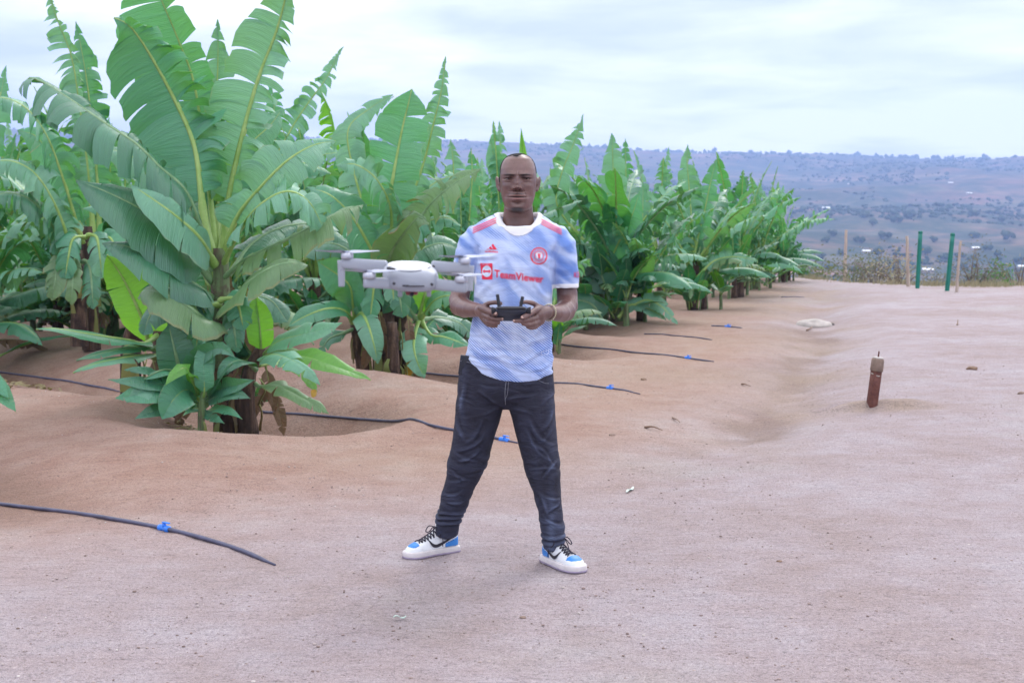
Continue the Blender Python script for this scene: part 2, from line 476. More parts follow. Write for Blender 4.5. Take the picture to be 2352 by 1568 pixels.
# ---------------------------------------------------------------- valley and far hillside (one full ring)
def far_tan(az_px, r):
    return r
def far_h(x, y):
    x = np.asarray(x, float); y = np.asarray(y, float)
    r = np.hypot(x, y); 
    ax = np.clip(x / np.maximum(y, 1.0), -0.9, 0.9); ax = np.where(y > 1, ax, np.sign(x) * 0.9)
    crest = np.interp(ax, [-0.9, -0.36, -0.05, 0.12, 0.2, 0.36, 0.9], [0.046, 0.056, 0.0515, 0.0455, 0.0435, 0.0375, 0.026])
    lr = np.interp(r, [0, 60, 120, 300, 700, 1100, 1700, 2500, 3300, 4200, 5200], [-30, -32, -34, -34, -33, -30, -20, 38, 0, 0, 0])
    hi = crest * 4200
    t = sstep(1500, 4200, r)
    lr = -34 + (hi + 34) * (0.28 * sstep(900, 2600, r) + 0.72 * sstep(1700, 4300, r) )
    n = fbm(x / 420, y / 420, seed=31, oct=4) * 16 * sstep(300, 1200, r) + fbm(x / 90, y / 90, seed=33, oct=3) * 2.2
    n = n * (1 - 0.6 * sstep(3300, 4000, r))
    return lr + n - 40 * sstep(4400, 5200, r)
azs = np.concatenate([np.linspace(-26, 26, 261), np.linspace(27.5, 332.5, 150)])      # degrees from +Y clockwise
rad = np.concatenate([np.linspace(40, 600, 40), 600 * (4580 / 600) ** np.linspace(0.02, 1, 130)])
AZ, RR = np.meshgrid(np.radians(azs), rad)
FX, FY = np.sin(AZ) * RR, np.cos(AZ) * RR
FZ = far_h(FX, FY)
na, nr = len(azs), len(rad)
ii = np.arange(na * nr).reshape(nr, na); i2 = np.concatenate([ii, ii[:, :1]], 1)
F = np.stack([i2[:-1, :-1], i2[1:, :-1], i2[1:, 1:], i2[:-1, 1:]], -1).reshape(-1, 4)[:, ::-1].tolist()
M = Mat("scrub_hillside")
c = M.coord()
wv = M.noise(c, 0.0016, 6, 0.6)
patch = M.new("ShaderNodeTexVoronoi"); patch.inputs["Scale"].default_value = 0.011
M.link(M.coord(rot=(0, 0, 0.4)), patch.inputs["Vector"])
sepc = M.new("ShaderNodeSeparateColor"); M.link(patch.outputs["Color"], sepc.inputs[0])
f1 = M.noise(c, 0.02, 5, 0.65)
f2 = M.noise(c, 0.09, 8, 0.75)
earth = M.ramp(sepc.outputs[0], [(0.0, (0.26, 0.14, 0.10)), (0.35, (0.14, 0.10, 0.075)), (0.6, (0.30, 0.19, 0.14)), (0.85, (0.17, 0.15, 0.10)), (1.0, (0.34, 0.18, 0.13))])
scrub = M.ramp(f2, [(0.35, (0.018, 0.042, 0.028)), (0.54, (0.045, 0.068, 0.045)), (0.70, (0.11, 0.09, 0.070)), (0.84, (0.26, 0.15, 0.11))])
fac = M.ramp(M.math('ADD', M.math('MULTIPLY', f1, 0.6), M.math('MULTIPLY', wv, 0.5)), [(0.50, 0.94), (0.66, 0.05)])
M.set(M.mix(fac, earth, scrub), 1.0, 0.05)
hill = obj("hillside", np.stack([FX.ravel(), FY.ravel(), FZ.ravel()], 1), F, M.m)
tag(hill, "scrub covered valley and long hillside fading in haze", kind="structure")

# ---------------------------------------------------------------- haze
hz = MB().box((0, 0, 130), (9240, 9240, 500))
HM = bpy.data.materials.new("haze_air"); HM.use_nodes = True
hn = HM.node_tree.nodes; hn.clear()
ho = hn.new("ShaderNodeOutputMaterial"); pv = hn.new("ShaderNodeVolumePrincipled")
pv.inputs["Color"].default_value = (0.40, 0.57, 1.0, 1); pv.inputs["Density"].default_value = 0.00030
pv.inputs["Anisotropy"].default_value = 0.0
HM.node_tree.links.new(pv.outputs[0], ho.inputs["Volume"])
HAZE = hz.build("haze", HM, smooth=False); tag(HAZE, "thin blue haze over the valley", kind="stuff")
# ================================================================== BANANA PLANTS
def leaf_material(name, lo, hi, back, trans, edge=None, edge_w=0.0, rough=0.38, tmix=0.30, sheen=0.7, brownspots=0.0):
    M = Mat(name)
    uv = M.new("ShaderNodeTexCoord").outputs["UV"]
    mp = M.new("ShaderNodeMapping"); mp.inputs["Scale"].default_value = (1.2, 42, 1); M.link(uv, mp.inputs["Vector"])
    vein = M.noise(mp.outputs[0], 1.0, 4, 0.6)
    wv = M.new("ShaderNodeTexWave"); wv.wave_type = 'BANDS'; wv.bands_direction = 'Y'; wv.inputs["Scale"].default_value = 24; wv.inputs["Distortion"].default_value = 0.5
    wv.inputs["Detail"].default_value = 1
    M.link(uv, wv.inputs["Vector"])
    oc = M.coord(); blot = M.noise(oc, 3.0, 5, 0.6)
    rnd = M.new("ShaderNodeObjectInfo").outputs["Random"]
    f = M.math('ADD', M.math('MULTIPLY', vein, 0.75), M.math('ADD', M.math('MULTIPLY', blot, 0.5), M.math('MULTIPLY', rnd, 0.25)))
    col = M.ramp(f, [(0.50, lo), (0.92, hi)])
    col = M.mix(0.25, col, M.ramp(wv.outputs["Fac"], [(0.0, 0.75), (0.6, 1.1)]), 'MULTIPLY')
    gi = M.new("ShaderNodeNewGeometry"); col = M.mix(0.85, col, M.ramp(gi.outputs["Random Per Island"], [(0.0, (0.55, 0.62, 0.66)), (0.4, (0.90, 0.93, 0.92)), (0.75, (1.15, 1.12, 1.1)), (1.0, (1.75, 1.45, 1.6))]), 'MULTIPLY')
    su = M.new("ShaderNodeSeparateXYZ"); M.link(uv, su.inputs[0])
    # pale line beside the midrib
    rib = M.math('LESS_THAN', su.outputs[0], 0.03)
    col = M.mix(M.math('MULTIPLY', rib, 0.5), col, (0.30, 0.42, 0.12))
    if edge is not None:
        en = M.noise(uv, 9, 5, 0.7)
        ef = M.math('GREATER_THAN', M.math('ADD', su.outputs[0], M.math('MULTIPLY', M.math('SUBTRACT', en, 0.5), 0.35)), 1 - edge_w)
        ef = M.math('MULTIPLY', ef, M.math('GREATER_THAN', M.math('ADD', rnd, blot), 0.15))
        col = M.mix(ef, col, edge)
    if brownspots:
        bs = M.noise(oc, 14, 4, 0.7)
        col = M.mix(M.math('MULTIPLY', M.math('GREATER_THAN', bs, 0.64), brownspots), col, (0.22, 0.13, 0.05))
    geo = M.new("ShaderNodeNewGeometry")
    colb = M.mix(geo.outputs["Backfacing"], col, M.mix(0.35, back, col))
    rg = M.math('ADD', M.math('MULTIPLY', vein, 0.22), rough - 0.1)
    n1 = M.bump(vein, 0.75, 0.016); n2 = M.bump(wv.outputs["Fac"], 0.25, 0.004, n1)
    M.set(colb, rg, sheen, normal=n2); M.b.inputs['Coat Weight'].default_value = 0.35; M.b.inputs['Coat Roughness'].default_value = 0.32
    tr = M.new("ShaderNodeBsdfTranslucent"); tr.inputs["Color"].default_value = tuple(trans) + (1,)
    M.link(M.mix(1.0, trans, M.ramp(vein, [(0.3, 0.8), (0.7, 1.1)]), 'MULTIPLY'), tr.inputs["Color"])
    ms = M.new("ShaderNodeMixShader"); ms.inputs[0].default_value = tmix
    M.link(M.b.outputs[0], ms.inputs[1]); M.link(tr.outputs[0], ms.inputs[2]); M.link(ms.outputs[0], M.out.inputs[0])
    return M.m
LM = {
 'green': leaf_material("leaf_green", (0.010, 0.165, 0.062), (0.055, 0.340, 0.140), (0.09, 0.31, 0.20), (0.16, 0.50, 0.045), edge=(0.26, 0.22, 0.09), edge_w=0.012),
 'dark':  leaf_material("leaf_dark", (0.009, 0.112, 0.050), (0.040, 0.235, 0.108), (0.07, 0.22, 0.14), (0.09, 0.32, 0.03), tmix=0.22),
 'pale':  leaf_material("leaf_pale", (0.055, 0.245, 0.118), (0.125, 0.415, 0.220), (0.17, 0.40, 0.28), (0.20, 0.50, 0.08), rough=0.5, edge=(0.30, 0.26, 0.11), edge_w=0.02),
 'young': leaf_material("leaf_young", (0.050, 0.25, 0.030), (0.11, 0.37, 0.045), (0.14, 0.40, 0.08), (0.22, 0.56, 0.02), tmix=0.45),
 'burnt': leaf_material("leaf_burnt", (0.075, 0.20, 0.095), (0.14, 0.30, 0.16), (0.16, 0.29, 0.12), (0.16, 0.33, 0.04), edge=(0.33, 0.19, 0.09), edge_w=0.10, rough=0.5, brownspots=0.35),
 'dead':  leaf_material("leaf_dead", (0.10, 0.055, 0.03), (0.21, 0.13, 0.075), (0.20, 0.13, 0.08), (0.2, 0.12, 0.04), tmix=0.15, rough=0.8, sheen=0.1),
 'yellow': leaf_material("leaf_yellow", (0.35, 0.22, 0.02), (0.50, 0.30, 0.03), (0.45, 0.30, 0.05), (0.6, 0.35, 0.02), tmix=0.35, edge=(0.25, 0.12, 0.05), edge_w=0.2),
}
def rib_material(name, c0, c1):
    M = Mat(name); n = M.noise(M.coord(), 9, 5, 0.6)
    M.set(M.ramp(n, [(0.35, c0), (0.65, c1)]), 0.45, 0.5); return M.m
RIB = rib_material("leaf_rib", (0.21, 0.36, 0.075), (0.32, 0.46, 0.14))
RIBD = rib_material("leaf_rib_waxy", (0.12, 0.24, 0.10), (0.22, 0.36, 0.18))
def stem_material(name, a, b, dk):
    M = Mat(name); c = M.coord(scale=(1, 1, 0.12)); n = M.noise(c, 26, 6, 0.65); b2 = M.noise(M.coord(), 5, 5, 0.65)
    col = M.ramp(n, [(0.3, dk), (0.5, a), (0.75, b)])
    col = M.mix(M.ramp(b2, [(0.5, 0.0), (0.6, 0.85)]), col, dk)
    M.set(col, 0.7, 0.3, normal=M.bump(n, 0.8, 0.02)); return M.m
STEM_G = stem_material("stem_green", (0.13, 0.20, 0.085), (0.22, 0.30, 0.15), (0.10, 0.065, 0.055))
STEM_B = stem_material("stem_brown", (0.075, 0.045, 0.032), (0.21, 0.14, 0.095), (0.028, 0.018, 0.016))

UP = Vector((0, 0, 1))
def leaf_geo(pts, W, nh, tear=0.5, droop=1.0, seed=0, pet=0.18, lift=0.15, asym=(1, 1), ribr=0.022, fwd=0.22, rag=0.05, detail=1.0, tipw=0.5, flip=0.0, tears=None):
    """blade and midrib of one banana leaf.  pts: rib from petiole foot to tip; nh: which way the upper face looks;
    tear 0..1 how shredded; droop: how hard the halves hang"""
    rnd = random.Random(seed)
    N = 40
    C = catmull(pts, N)
    Pn = np.array(C); seg = np.linalg.norm(np.diff(Pn, axis=0), axis=1); L = seg.sum()
    S0 = np.concatenate([[0], np.cumsum(seg)]) / L
    T = np.gradient(Pn, axis=0); T /= np.linalg.norm(T, axis=1)[:, None]
    nh = np.array(Vector(nh).normalized())
    Nn = nh - T * (T @ nh)[:, None]
    ln = np.linalg.norm(Nn, axis=1)[:, None]
    Nn = Nn / np.maximum(ln, 1e-3)
    for i in range(1, N):
        if Nn[i] @ Nn[i - 1] < 0: Nn[i] = -Nn[i]
        if ln[i] < 0.25: Nn[i] = Nn[i - 1] - T[i] * (T[i] @ Nn[i - 1]); Nn[i] /= np.linalg.norm(Nn[i])
    Sd = np.cross(T, Nn)
    def at(s, A): return np.array([np.interp(s, S0, A[:, k]) for k in range(3)])
    def width(s):
        u = (s - pet) / (1 - pet)
        a = min(1.0, max(0.0, u) / 0.16) ** 0.55
        b = 1 - max(0.0, (u - tipw) / (1 - tipw)) ** 2.1
        return W * a * max(b, 0.015)
    V, F, UV = [], [], []
    m = 7 if detail >= 1 else (5 if detail > 0.5 else 4)
    ts = np.arange(m + 1) / m
    for sd_i, sd in enumerate((1, -1)):
        if tears: tear = tears[sd_i]
        cuts = [pet]
        while cuts[-1] < 1:
            if tear < 0.05: st = rnd.uniform(0.3, 0.6)
            else: st = (0.20 * (1 - tear) ** 1.5 + 0.028) * rnd.uniform(0.5, 1.9) * (1.0 / max(L, 1.0)) * 1.8
            cuts.append(min(1.0, cuts[-1] + st))
            if 1 - cuts[-1] < 0.012: cuts[-1] = 1.0
        slow = rnd.uniform(0, 6)
        prev_k = 1.0
        for c0, c1 in zip(cuts[:-1], cuts[1:]):
            nseg = max(1, int(round((c1 - c0) * L / (0.055 / detail))))
            if tear > 0.3 and (c1 - c0) * L < 0.09 and rnd.random() < 0.10 * tear: continue
            loose = tear
            k = droop * (1 + loose * rnd.uniform(-0.75, 1.0)) + 0.35 * loose * rnd.random(); 
            k = 0.5 * k + 0.5 * prev_k * droop if rnd.random() < 0.6 else k
            prev_k = k / max(droop, 1e-3)
            sw = loose * rnd.uniform(-0.28, 0.30); tw = loose * rnd.uniform(-0.5, 0.9) * min(1.0, 0.10 / max(0.02, (c1 - c0) * L)) 
            gap = (0.08 + 0.42 * loose) * rnd.random() ** 1.1
            lf = lift + loose * rnd.uniform(-0.2, 0.2)
            wl = asym[sd_i] * (1 + loose * rnd.uniform(-0.18, 0.06))
            if rnd.random() < flip: k *= -0.6
            slant = loose * rnd.uniform(-0.42, 0.30); arr = np.zeros((nseg + 1, m + 1, 3)); 
            for a in range(nseg + 1):
                s = c0 + (c1 - c0) * a / nseg
                p = at(s, Pn); t_ = at(s, T); n_ = at(s, Nn); d_ = at(s, Sd) * sd
                w = width(s) * wl * (1 + rnd.uniform(-rag, rag)) * (1 + slant * (a / nseg - .35))
                x = (a / nseg - 0.5) if nseg else 0
                d = d_ * math.cos(lf) + n_ * math.sin(lf) + t_ * (fwd + sw)
                d /= np.linalg.norm(d)
                wave = 1 + 0.34 * math.sin(s * 13 + slow) + .15 * math.sin(s * 31 + slow * 2)
                q = p + n_ * 0.006; arr[a, 0] = q
                for j in range(1, m + 1):
                    g = np.array([0, 0, -1.0]) * k * wave * (0.16 + 0.42 * (j / m)) * (7 / m) * (W / 0.3) ** 0.5
                    d = d + g * (0.35 if j < 2 else 0.5)
                    d = d + n_ * tw * x * 0.35
                    d /= np.linalg.norm(d)
                    q = q + d * (w / m); arr[a, j] = q
            mid = arr.mean(axis=0)
            gg = (gap * ts ** 2.0)[None, :, None]
            arr = arr * (1 - gg) + mid[None] * gg
            if nseg >= 2:
                cup = 0.10 * (c1 - c0) * L * (0.3 + loose)
                for a in range(nseg + 1):
                    n_ = at(c0 + (c1 - c0) * a / nseg, Nn)
                    arr[a] += (math.sin(math.pi * a / nseg) * cup * ts)[:, None] * n_[None]
            b0 = len(V)
            for a in range(nseg + 1):
                s = c0 + (c1 - c0) * a / nseg
                for j in range(m + 1):
                    V.append(arr[a, j]); UV.append((j / m, s * L))
            w1 = m + 1
            for a in range(nseg):
                for j in range(m):
                    q = (b0 + a * w1 + j, b0 + a * w1 + j + 1, b0 + (a + 1) * w1 + j + 1, b0 + (a + 1) * w1 + j)
                    F.append(q if sd < 0 else q[::-1])
    # midrib and petiole
    rr = []
    for s in S0:
        r = ribr * (1.25 - 0.95 * s) if s > pet * 0.5 else ribr * (1.25 + (pet * 0.5 - s) * 1.6)
        rr.append((max(r * (1.25 if s < pet else 1.0), 0.0025), max(r * 0.8, 0.002)))
    step = 1 if detail >= 1 else 3
    idx = list(range(0, N, step)); 
    if idx[-1] != N - 1: idx.append(N - 1)
    RV, RF = tube_geo([C[i] for i in idx], [rr[i] for i in idx], 7 if detail >= 1 else 5)
    return (V, F, UV), (RV, RF)

def add_leaf(root, pts, W, nh, mat='green', name='leaf', origin=(0, 0, 0), rib=None, **k):
    (V, F, UV), (RV, RF) = leaf_geo(pts, W, nh, **k)
    off = np.array(origin)
    me = new_mesh(name, np.array(V) - off, F, LM[mat], UV)
    o = bpy.data.objects.new(name, me); COL.objects.link(o); o.parent = root
    r = new_mesh('midrib', np.array([tuple(v) for v in RV]) - off, RF, rib or (RIB if mat in ('green', 'young', 'pale') else (LM['dead'] if mat in ('dead',) else RIBD)))
    ro = bpy.data.objects.new('midrib', r); COL.objects.link(ro); ro.parent = o
    return o

def stem_geo(pts, r0, r1, seed=0, n=14):
    rnd = random.Random(seed); m = 14
    C = catmull(pts, m); V, F = [], []
    u = Vector((1, 0, 0)); w = Vector((0, 1, 0))
    ph = [rnd.uniform(0, 6.28) for _ in range(4)]
    for i, c in enumerate(C):
        t = i / (m - 1); r = r0 * (1 - t) + r1 * t
        for k in range(n):
            a = 2 * math.pi * k / n
            rr = r * (1 + 0.08 * math.sin(2 * a + ph[0] + t * 3) + 0.06 * math.sin(5 * a + ph[1] + t * 2) + 0.03 * rnd.uniform(-1, 1))
            V.append(c + u * math.cos(a) * rr + w * math.sin(a) * rr)
    for i in range(m - 1):
        for k in range(n): F.append((i * n + k, i * n + (k + 1) % n, (i + 1) * n + (k + 1) % n, (i + 1) * n + k))
    F.append(tuple((m - 1) * n + k for k in range(n)))
    return V, F
def add_stem(root, pts, r0, r1, mat, seed=0, origin=(0, 0, 0), name='stem'):
    pts = [Vector(pts[0]) - Vector((0, 0, .28))] + list(pts)
    V, F = stem_geo(pts, r0, r1, seed); off = np.array(origin)
    me = new_mesh(name, np.array([tuple(v) for v in V]) - off, F, mat)
    o = bpy.data.objects.new(name, me); COL.objects.link(o); o.parent = root
    # loose dry leaf sheaths on the stem
    rnd = random.Random(seed + 5)
    mb = MB(); C = catmull(pts, 20)
    for k in range(7 if r0 > 0.05 else 1):
        i = rnd.randint(0, 12); c = C[i]; a = rnd.uniform(0, 6.28); dr = Vector((math.cos(a), math.sin(a), 0)); tg = Vector((-dr.y, dr.x, 0))
        r = r0 * 1.0; h = rnd.uniform(0.15, 0.4) * min(1, r0 / .08); wd = rnd.uniform(0.03, 0.07) * min(1, r0 / .08); fl = rnd.uniform(0.01, 0.07)
        vs_ = []
        for q in range(5):
            t = q / 4; z = -0.02 + h * t if True else 0
            out = r * (1.02 - 0.15 * t) + fl * math.sin(t * 2.5) ** 2
            ww = wd * (1 - 0.7 * t)
            for sgn in (-1, 0, 1): vs_.append(c + dr * (out + (0.01 if sgn == 0 else 0)) + tg * sgn * ww + UP * z)
        mb.add(vs_, [(q * 3 + p, q * 3 + p + 1, q * 3 + p + 4, q * 3 + p + 3) for q in range(4) for p in (0, 1)])
    s = new_mesh('dry_sheath', np.array(mb.V) - off, mb.F, LM['dead'])
    so = bpy.data.objects.new('dry_sheath', s); COL.objects.link(so); so.parent = o
    return o

# ---------------------------------------------------------------- library of leaves for the ordinary plants
def canon_leaf(elev, curve, L, W, mat, **k):
    """rib starts at the origin, heads along +X"""
    pts = []; p = Vector((0, 0, 0)); a = elev
    for i in range(9):
        pts.append(p.copy()); p = p + Vector((math.cos(a), 0, math.sin(a))) * L / 8; a -= curve / 8 * (0.3 + 1.4 * i / 8)
    nh = Vector((-math.sin(elev - curve * 0.4), 0, math.cos(elev - curve * 0.4)))
    (V, F, UV), (RV, RF) = leaf_geo(pts, W, nh, **k)
    me = new_mesh('leaf', V, F, LM[mat], UV); r = new_mesh('midrib', [tuple(v) for v in RV], RF, RIB if mat in ('green', 'young', 'pale') else RIBD)
    return me, r
LIB = {'erect': [], 'mid': [], 'low': [], 'small': [], 'hang': []}
_r = random.Random(5)
for i in range(7):
    LIB['erect'].append(canon_leaf(R(_r.uniform(72, 86)), R(_r.uniform(5, 30)), _r.uniform(1.75, 2.15), _r.uniform(0.19, 0.25), ['pale', 'green', 'pale', 'green', 'pale', 'green', 'pale'][i],
        tear=[0.9, 0.7, 1.0, 0.8, 0.95, 0.6, 1.0][i], droop=_r.uniform(0.35, 0.9), seed=100 + i, pet=0.2, lift=0.15, detail=0.7, tipw=0.35, flip=0.12))
for i in range(8):
    LIB['mid'].append(canon_leaf(R(_r.uniform(45, 66)), R(_r.uniform(35, 75)), _r.uniform(1.6, 2.1), _r.uniform(0.24, 0.31), ['green', 'pale', 'pale', 'dark', 'pale', 'green', 'green', 'pale'][i],
        tear=[0.9, 1.0, 0.6, 0.85, 1.0, 0.8, 0.3, 1.0][i], droop=_r.uniform(0.8, 1.5), seed=200 + i, pet=0.2, lift=0.2, detail=0.7, flip=0.05))
for i in range(6):
    LIB['low'].append(canon_leaf(R(_r.uniform(15, 40)), R(_r.uniform(50, 90)), _r.uniform(1.2, 1.6), _r.uniform(0.22, 0.28), ['dark', 'burnt', 'green', 'dark', 'burnt', 'pale'][i],
        tear=[0.5, 0.7, 0.3, 0.8, 0.9, 1.0][i], droop=_r.uniform(1.0, 1.8), seed=300 + i, pet=0.22, lift=0.1, detail=0.7))
for i in range(6):
    LIB['small'].append(canon_leaf(R(_r.uniform(30, 80)), R(_r.uniform(20, 70)), _r.uniform(0.6, 0.95), _r.uniform(0.11, 0.16), ['green', 'green', 'dark', 'pale', 'young', 'dark'][i],
        tear=[0.0, 0.1, 0.3, 0.0, 0.2, 0.4][i], droop=_r.uniform(0.4, 1.0), seed=400 + i, pet=0.18, lift=0.25, detail=0.6, ribr=0.010))
for i in range(3):
    LIB['hang'].append(canon_leaf(R(_r.uniform(-10, 15)), R(_r.uniform(60, 90)), _r.uniform(0.8, 1.1), _r.uniform(0.10, 0.16), 'dead' if i else 'burnt',
        tear=0.7, droop=2.2, seed=500 + i, pet=0.15, lift=-0.2, detail=0.6, ribr=0.010))
STEMLIB = []
for i in range(4):
    lean = Vector((_r.uniform(-0.12, 0.12), _r.uniform(-0.12, 0.12), 0))
    STEMLIB.append((new_mesh('stem', [tuple(v) for v in stem_geo([(0, 0, -0.15), lean * 0.4 + Vector((0, 0, 0.5)), lean + Vector((0, 0, 1.0))], 0.105, 0.065, i)[0]],
        stem_geo([(0, 0, 0), (0, 0, 1)], 1, 1)[1], STEM_B if i != 1 else STEM_G), lean + Vector((0, 0, 0.95))))
_ss = stem_geo([(0, 0, -0.1), (0, 0, 0.18), (0.02, 0, 0.36)], 0.045, 0.028, 9)
SMALLSTEM = new_mesh('sucker_stem', [tuple(v) for v in _ss[0]], _ss[1], STEM_G)

def put(me, name, parent, loc=(0, 0, 0), rz=0.0, sc=1.0, ry=0.0):
    o = bpy.data.objects.new(name, me); COL.objects.link(o); o.parent = parent
    o.location = loc; o.rotation_euler = (0, ry, rz); o.scale = (sc, sc, sc); return o
def lib_leaf(kind, root, loc, rz, sc, rnd, ry=0.0, idx=None):
    me, rb = LIB[kind][rnd.randrange(len(LIB[kind])) if idx is None else idx]
    o = put(me, 'leaf' if kind != 'hang' else 'dry_leaf', root, loc, rz, sc, ry)
    put(rb, 'midrib', o); return o
def crown(root, top, rnd, sc=1.0, n_er=3, n_mid=5, n_low=3, n_hang=1, a0=0.0):
    g = 2.39996; a = a0 + rnd.uniform(0, 6)
    for kind, n, tilt in (('erect', n_er, 0.05), ('mid', n_mid, 0.12), ('low', n_low, 0.15), ('hang', n_hang, 0.2)):
        for i in range(n):
            a += g + rnd.uniform(-0.3, 0.3)
            dz = {'erect': 0.0, 'mid': -0.06, 'low': -0.32, 'hang': -0.45}[kind]
            lib_leaf(kind, root, Vector(top) + Vector((math.cos(a) * 0.04, math.sin(a) * 0.04, dz * sc + rnd.uniform(-0.04, 0.04))), a, sc * rnd.uniform(0.88, 1.1), rnd, ry=rnd.uniform(-tilt, tilt))
def sucker(root, loc, rnd, sc=1.0, n=5):
    put(SMALLSTEM, 'sucker_stem', root, loc, rnd.uniform(0, 6), sc)
    a = rnd.uniform(0, 6)
    for i in range(n):
        a += 2.4 + rnd.uniform(-0.3, 0.3)
        lib_leaf('small', root, Vector(loc) + Vector((0, 0, 0.33 * sc)), a, sc * rnd.uniform(0.8, 1.15), rnd)
def plant(x, y, label, seed, sc=1.0, stems=2, suckers=2, cfg=(3, 5, 3, 1)):
    rnd = random.Random(seed)
    root = empty('banana_plant', onground(x, y, -0.02))
    tag(root, label, 'banana plant', 'banana plants in the rows')
    for s in range(stems):
        a = rnd.uniform(0, 6.28); off = Vector((math.cos(a), math.sin(a), 0)) * (0.0 if s == 0 else rnd.uniform(0.22, 0.38)) * sc
        k = 1.0 if s == 0 else rnd.uniform(0.6, 0.85)
        me, top = STEMLIB[rnd.randrange(4)]; rz = rnd.uniform(0, 6.28)
        put(me, 'stem', root, off, rz, sc * k)
        t = Matrix.Rotation(rz, 3, 'Z') @ (top * sc * k) + off
        if s == 0: crown(root, t, rnd, sc, *cfg)
        else: crown(root, t, rnd, sc * k, max(1, cfg[0] - 1), max(2, cfg[1] - 2), max(1, cfg[2] - 1), 1)
    for s in range(3 + 3 * suckers):      # skirt of young leaves round the foot
        a = rnd.uniform(0, 6.28); d = rnd.uniform(.05, .3) * sc
        lib_leaf('small', root, (math.cos(a) * d, math.sin(a) * d, rnd.uniform(.02, .45) * sc), a + rnd.uniform(-.5, .5), sc * rnd.uniform(.8, 1.35), rnd, ry=rnd.uniform(-.3, .15))
    for s in range(suckers):
        a = rnd.uniform(0, 6.28); d = rnd.uniform(0.3, 0.55) * sc
        sucker(root, (math.cos(a) * d, math.sin(a) * d, 0.0), rnd, sc * rnd.uniform(0.7, 1.15), rnd.randint(4, 6))
    return root
# ---------------------------------------------------------------- the nearest plant, leaf by leaf
def screen_leaf(root, Yb, pts, Wpx, nh, mat='green', **k):
    """pts: (px, py, dY); Wpx: half width in picture pixels at the plant's depth"""
    w3 = [P(a, b, Yb + c) for a, b, c in pts]
    nm = k.pop('name', 'leaf')
    return add_leaf(root, w3, Wpx / ppm(Yb), nh, mat, name=nm, origin=tuple(root.location), **k)
CAMN = Vector((0, -1, 0.1))
YB = 10.75
hero = empty('banana_plant', onground(HERO[0], HERO[1], 0))
tag(hero, "tallest banana plant nearest the camera, its huge leaves rising past the top of the picture", 'banana plant', 'banana plants in the rows')
ho_ = tuple(hero.location)
def hs(pts, r0, r1, mat, seed, name='stem'):
    add_stem(hero, [P(a, b, YB + c) for a, b, c in pts], r0, r1, mat, seed, ho_, name)
hs([(525, 985, 0.1), (522, 880, 0.1), (514, 800, 0.08), (508, 735, 0.05)], 0.115, 0.080, STEM_B, 1)
hs([(509, 760, 0.05), (505, 660, 0.0), (506, 570, 0)], 0.088, 0.055, STEM_G, 2)
hs([(572, 990, -0.15), (566, 930, -0.15), (575, 850, -0.12), (600, 800, -0.1)], 0.085, 0.05, STEM_B, 3)
hs([(380, 965, 0.35), (372, 850, 0.35), (368, 760, 0.3)], 0.10, 0.06, STEM_B, 4)
hs([(300, 920, 0.9), (300, 800, 0.9), (320, 720, 0.8)], 0.10, 0.07, STEM_B, 5)
hs([(462, 975, -0.5), (463, 935, -0.5), (468, 900, -0.5)], 0.03, 0.02, STEM_G, 6, 'sucker_stem')
H = lambda pts, W, nh, mat='green', **k: screen_leaf(hero, YB, pts, W, nh, mat, **k)
#   tall leaves
H([(500, 640, 0), (470, 510, 0.0), (450, 345, 0.1), (405, 235, 0.15), (345, 125, 0.1), (300, 62, 0), (262, 42, -0.1)], 118, (-0.25, -1, 0.25), 'green', tears=(0.95, 0.34), droop=0.35, seed=11, pet=0.27, asym=(0.75, 1.12), ribr=0.03, tipw=0.6, lift=0.05)
H([(500, 610, .1), (480, 430, .35), (450, 205, .5), (412, 95, .5), (372, 0, .45), (345, -75, .4)], 120, (-0.3, -1, 0.1), 'green', tears=(0.5, 0.22), droop=0.15, seed=12, pet=0.22, asym=(0.5, 1.15), tipw=0.72)
H([(512, 600, .1), (520, 500, .15), (545, 365, .2), (590, 195, .25), (635, 75, .25), (658, -10, .2), (672, -90, .1)], 92, (-0.25, -1, 0.1), 'pale', tears=(0.85, 0.55), droop=0.3, seed=13, pet=0.2, asym=(0.75, 1.15), ribr=0.028, tipw=0.35)
H([(505, 620, .1), (500, 470, .5), (490, 300, .8), (500, 170, .9), (500, 45, .9)], 62, (0.3, -1, 0.2), 'pale', tear=0.75, droop=0.6, seed=14, pet=0.25, tipw=0.4)
H([(508, 600, .1), (520, 420, .5), (470, 250, .8), (455, 150, .8)], 80, (-0.5, -1, 0.3), 'young', tear=0.1, droop=0.3, seed=15, pet=0.3)
#   arching left
H([(497, 640, 0), (462, 530, -.1), (425, 440, -.25), (365, 385, -.4), (313, 333, -.5), (243, 286, -.55), (150, 222, -.5), (75, 180, -.45), (45, 205, -.4)], 88, (0.1, -0.55, 0.9), 'dark', tear=0.82, droop=1.9, seed=16, pet=0.18, asym=(0.6, 1.15), tipw=0.75)
H([(492, 650, 0), (440, 590, -.2), (390, 530, -.4), (320, 480, -.5), (240, 440, -.6), (175, 415, -.6)], 92, (0.0, -0.8, 0.75), 'dark', tear=0.1, droop=1.3, seed=17, pet=0.12, asym=(0.7, 1.1))
H([(495, 610, -.1), (455, 545, -.35), (400, 495, -.5), (345, 455, -.6), (300, 425, -.6)], 66, (0.1, -0.8, 0.7), 'pale', tear=0.08, droop=1.2, seed=18, pet=0.12, asym=(0.5, 1.1))
H([(492, 690, 0), (440, 650, -.3), (370, 610, -.5), (300, 570, -.6), (235, 560, -.6)], 78, (0.0, -0.7, 0.8), 'dark', tear=0.25, droop=1.5, seed=19, pet=0.12)
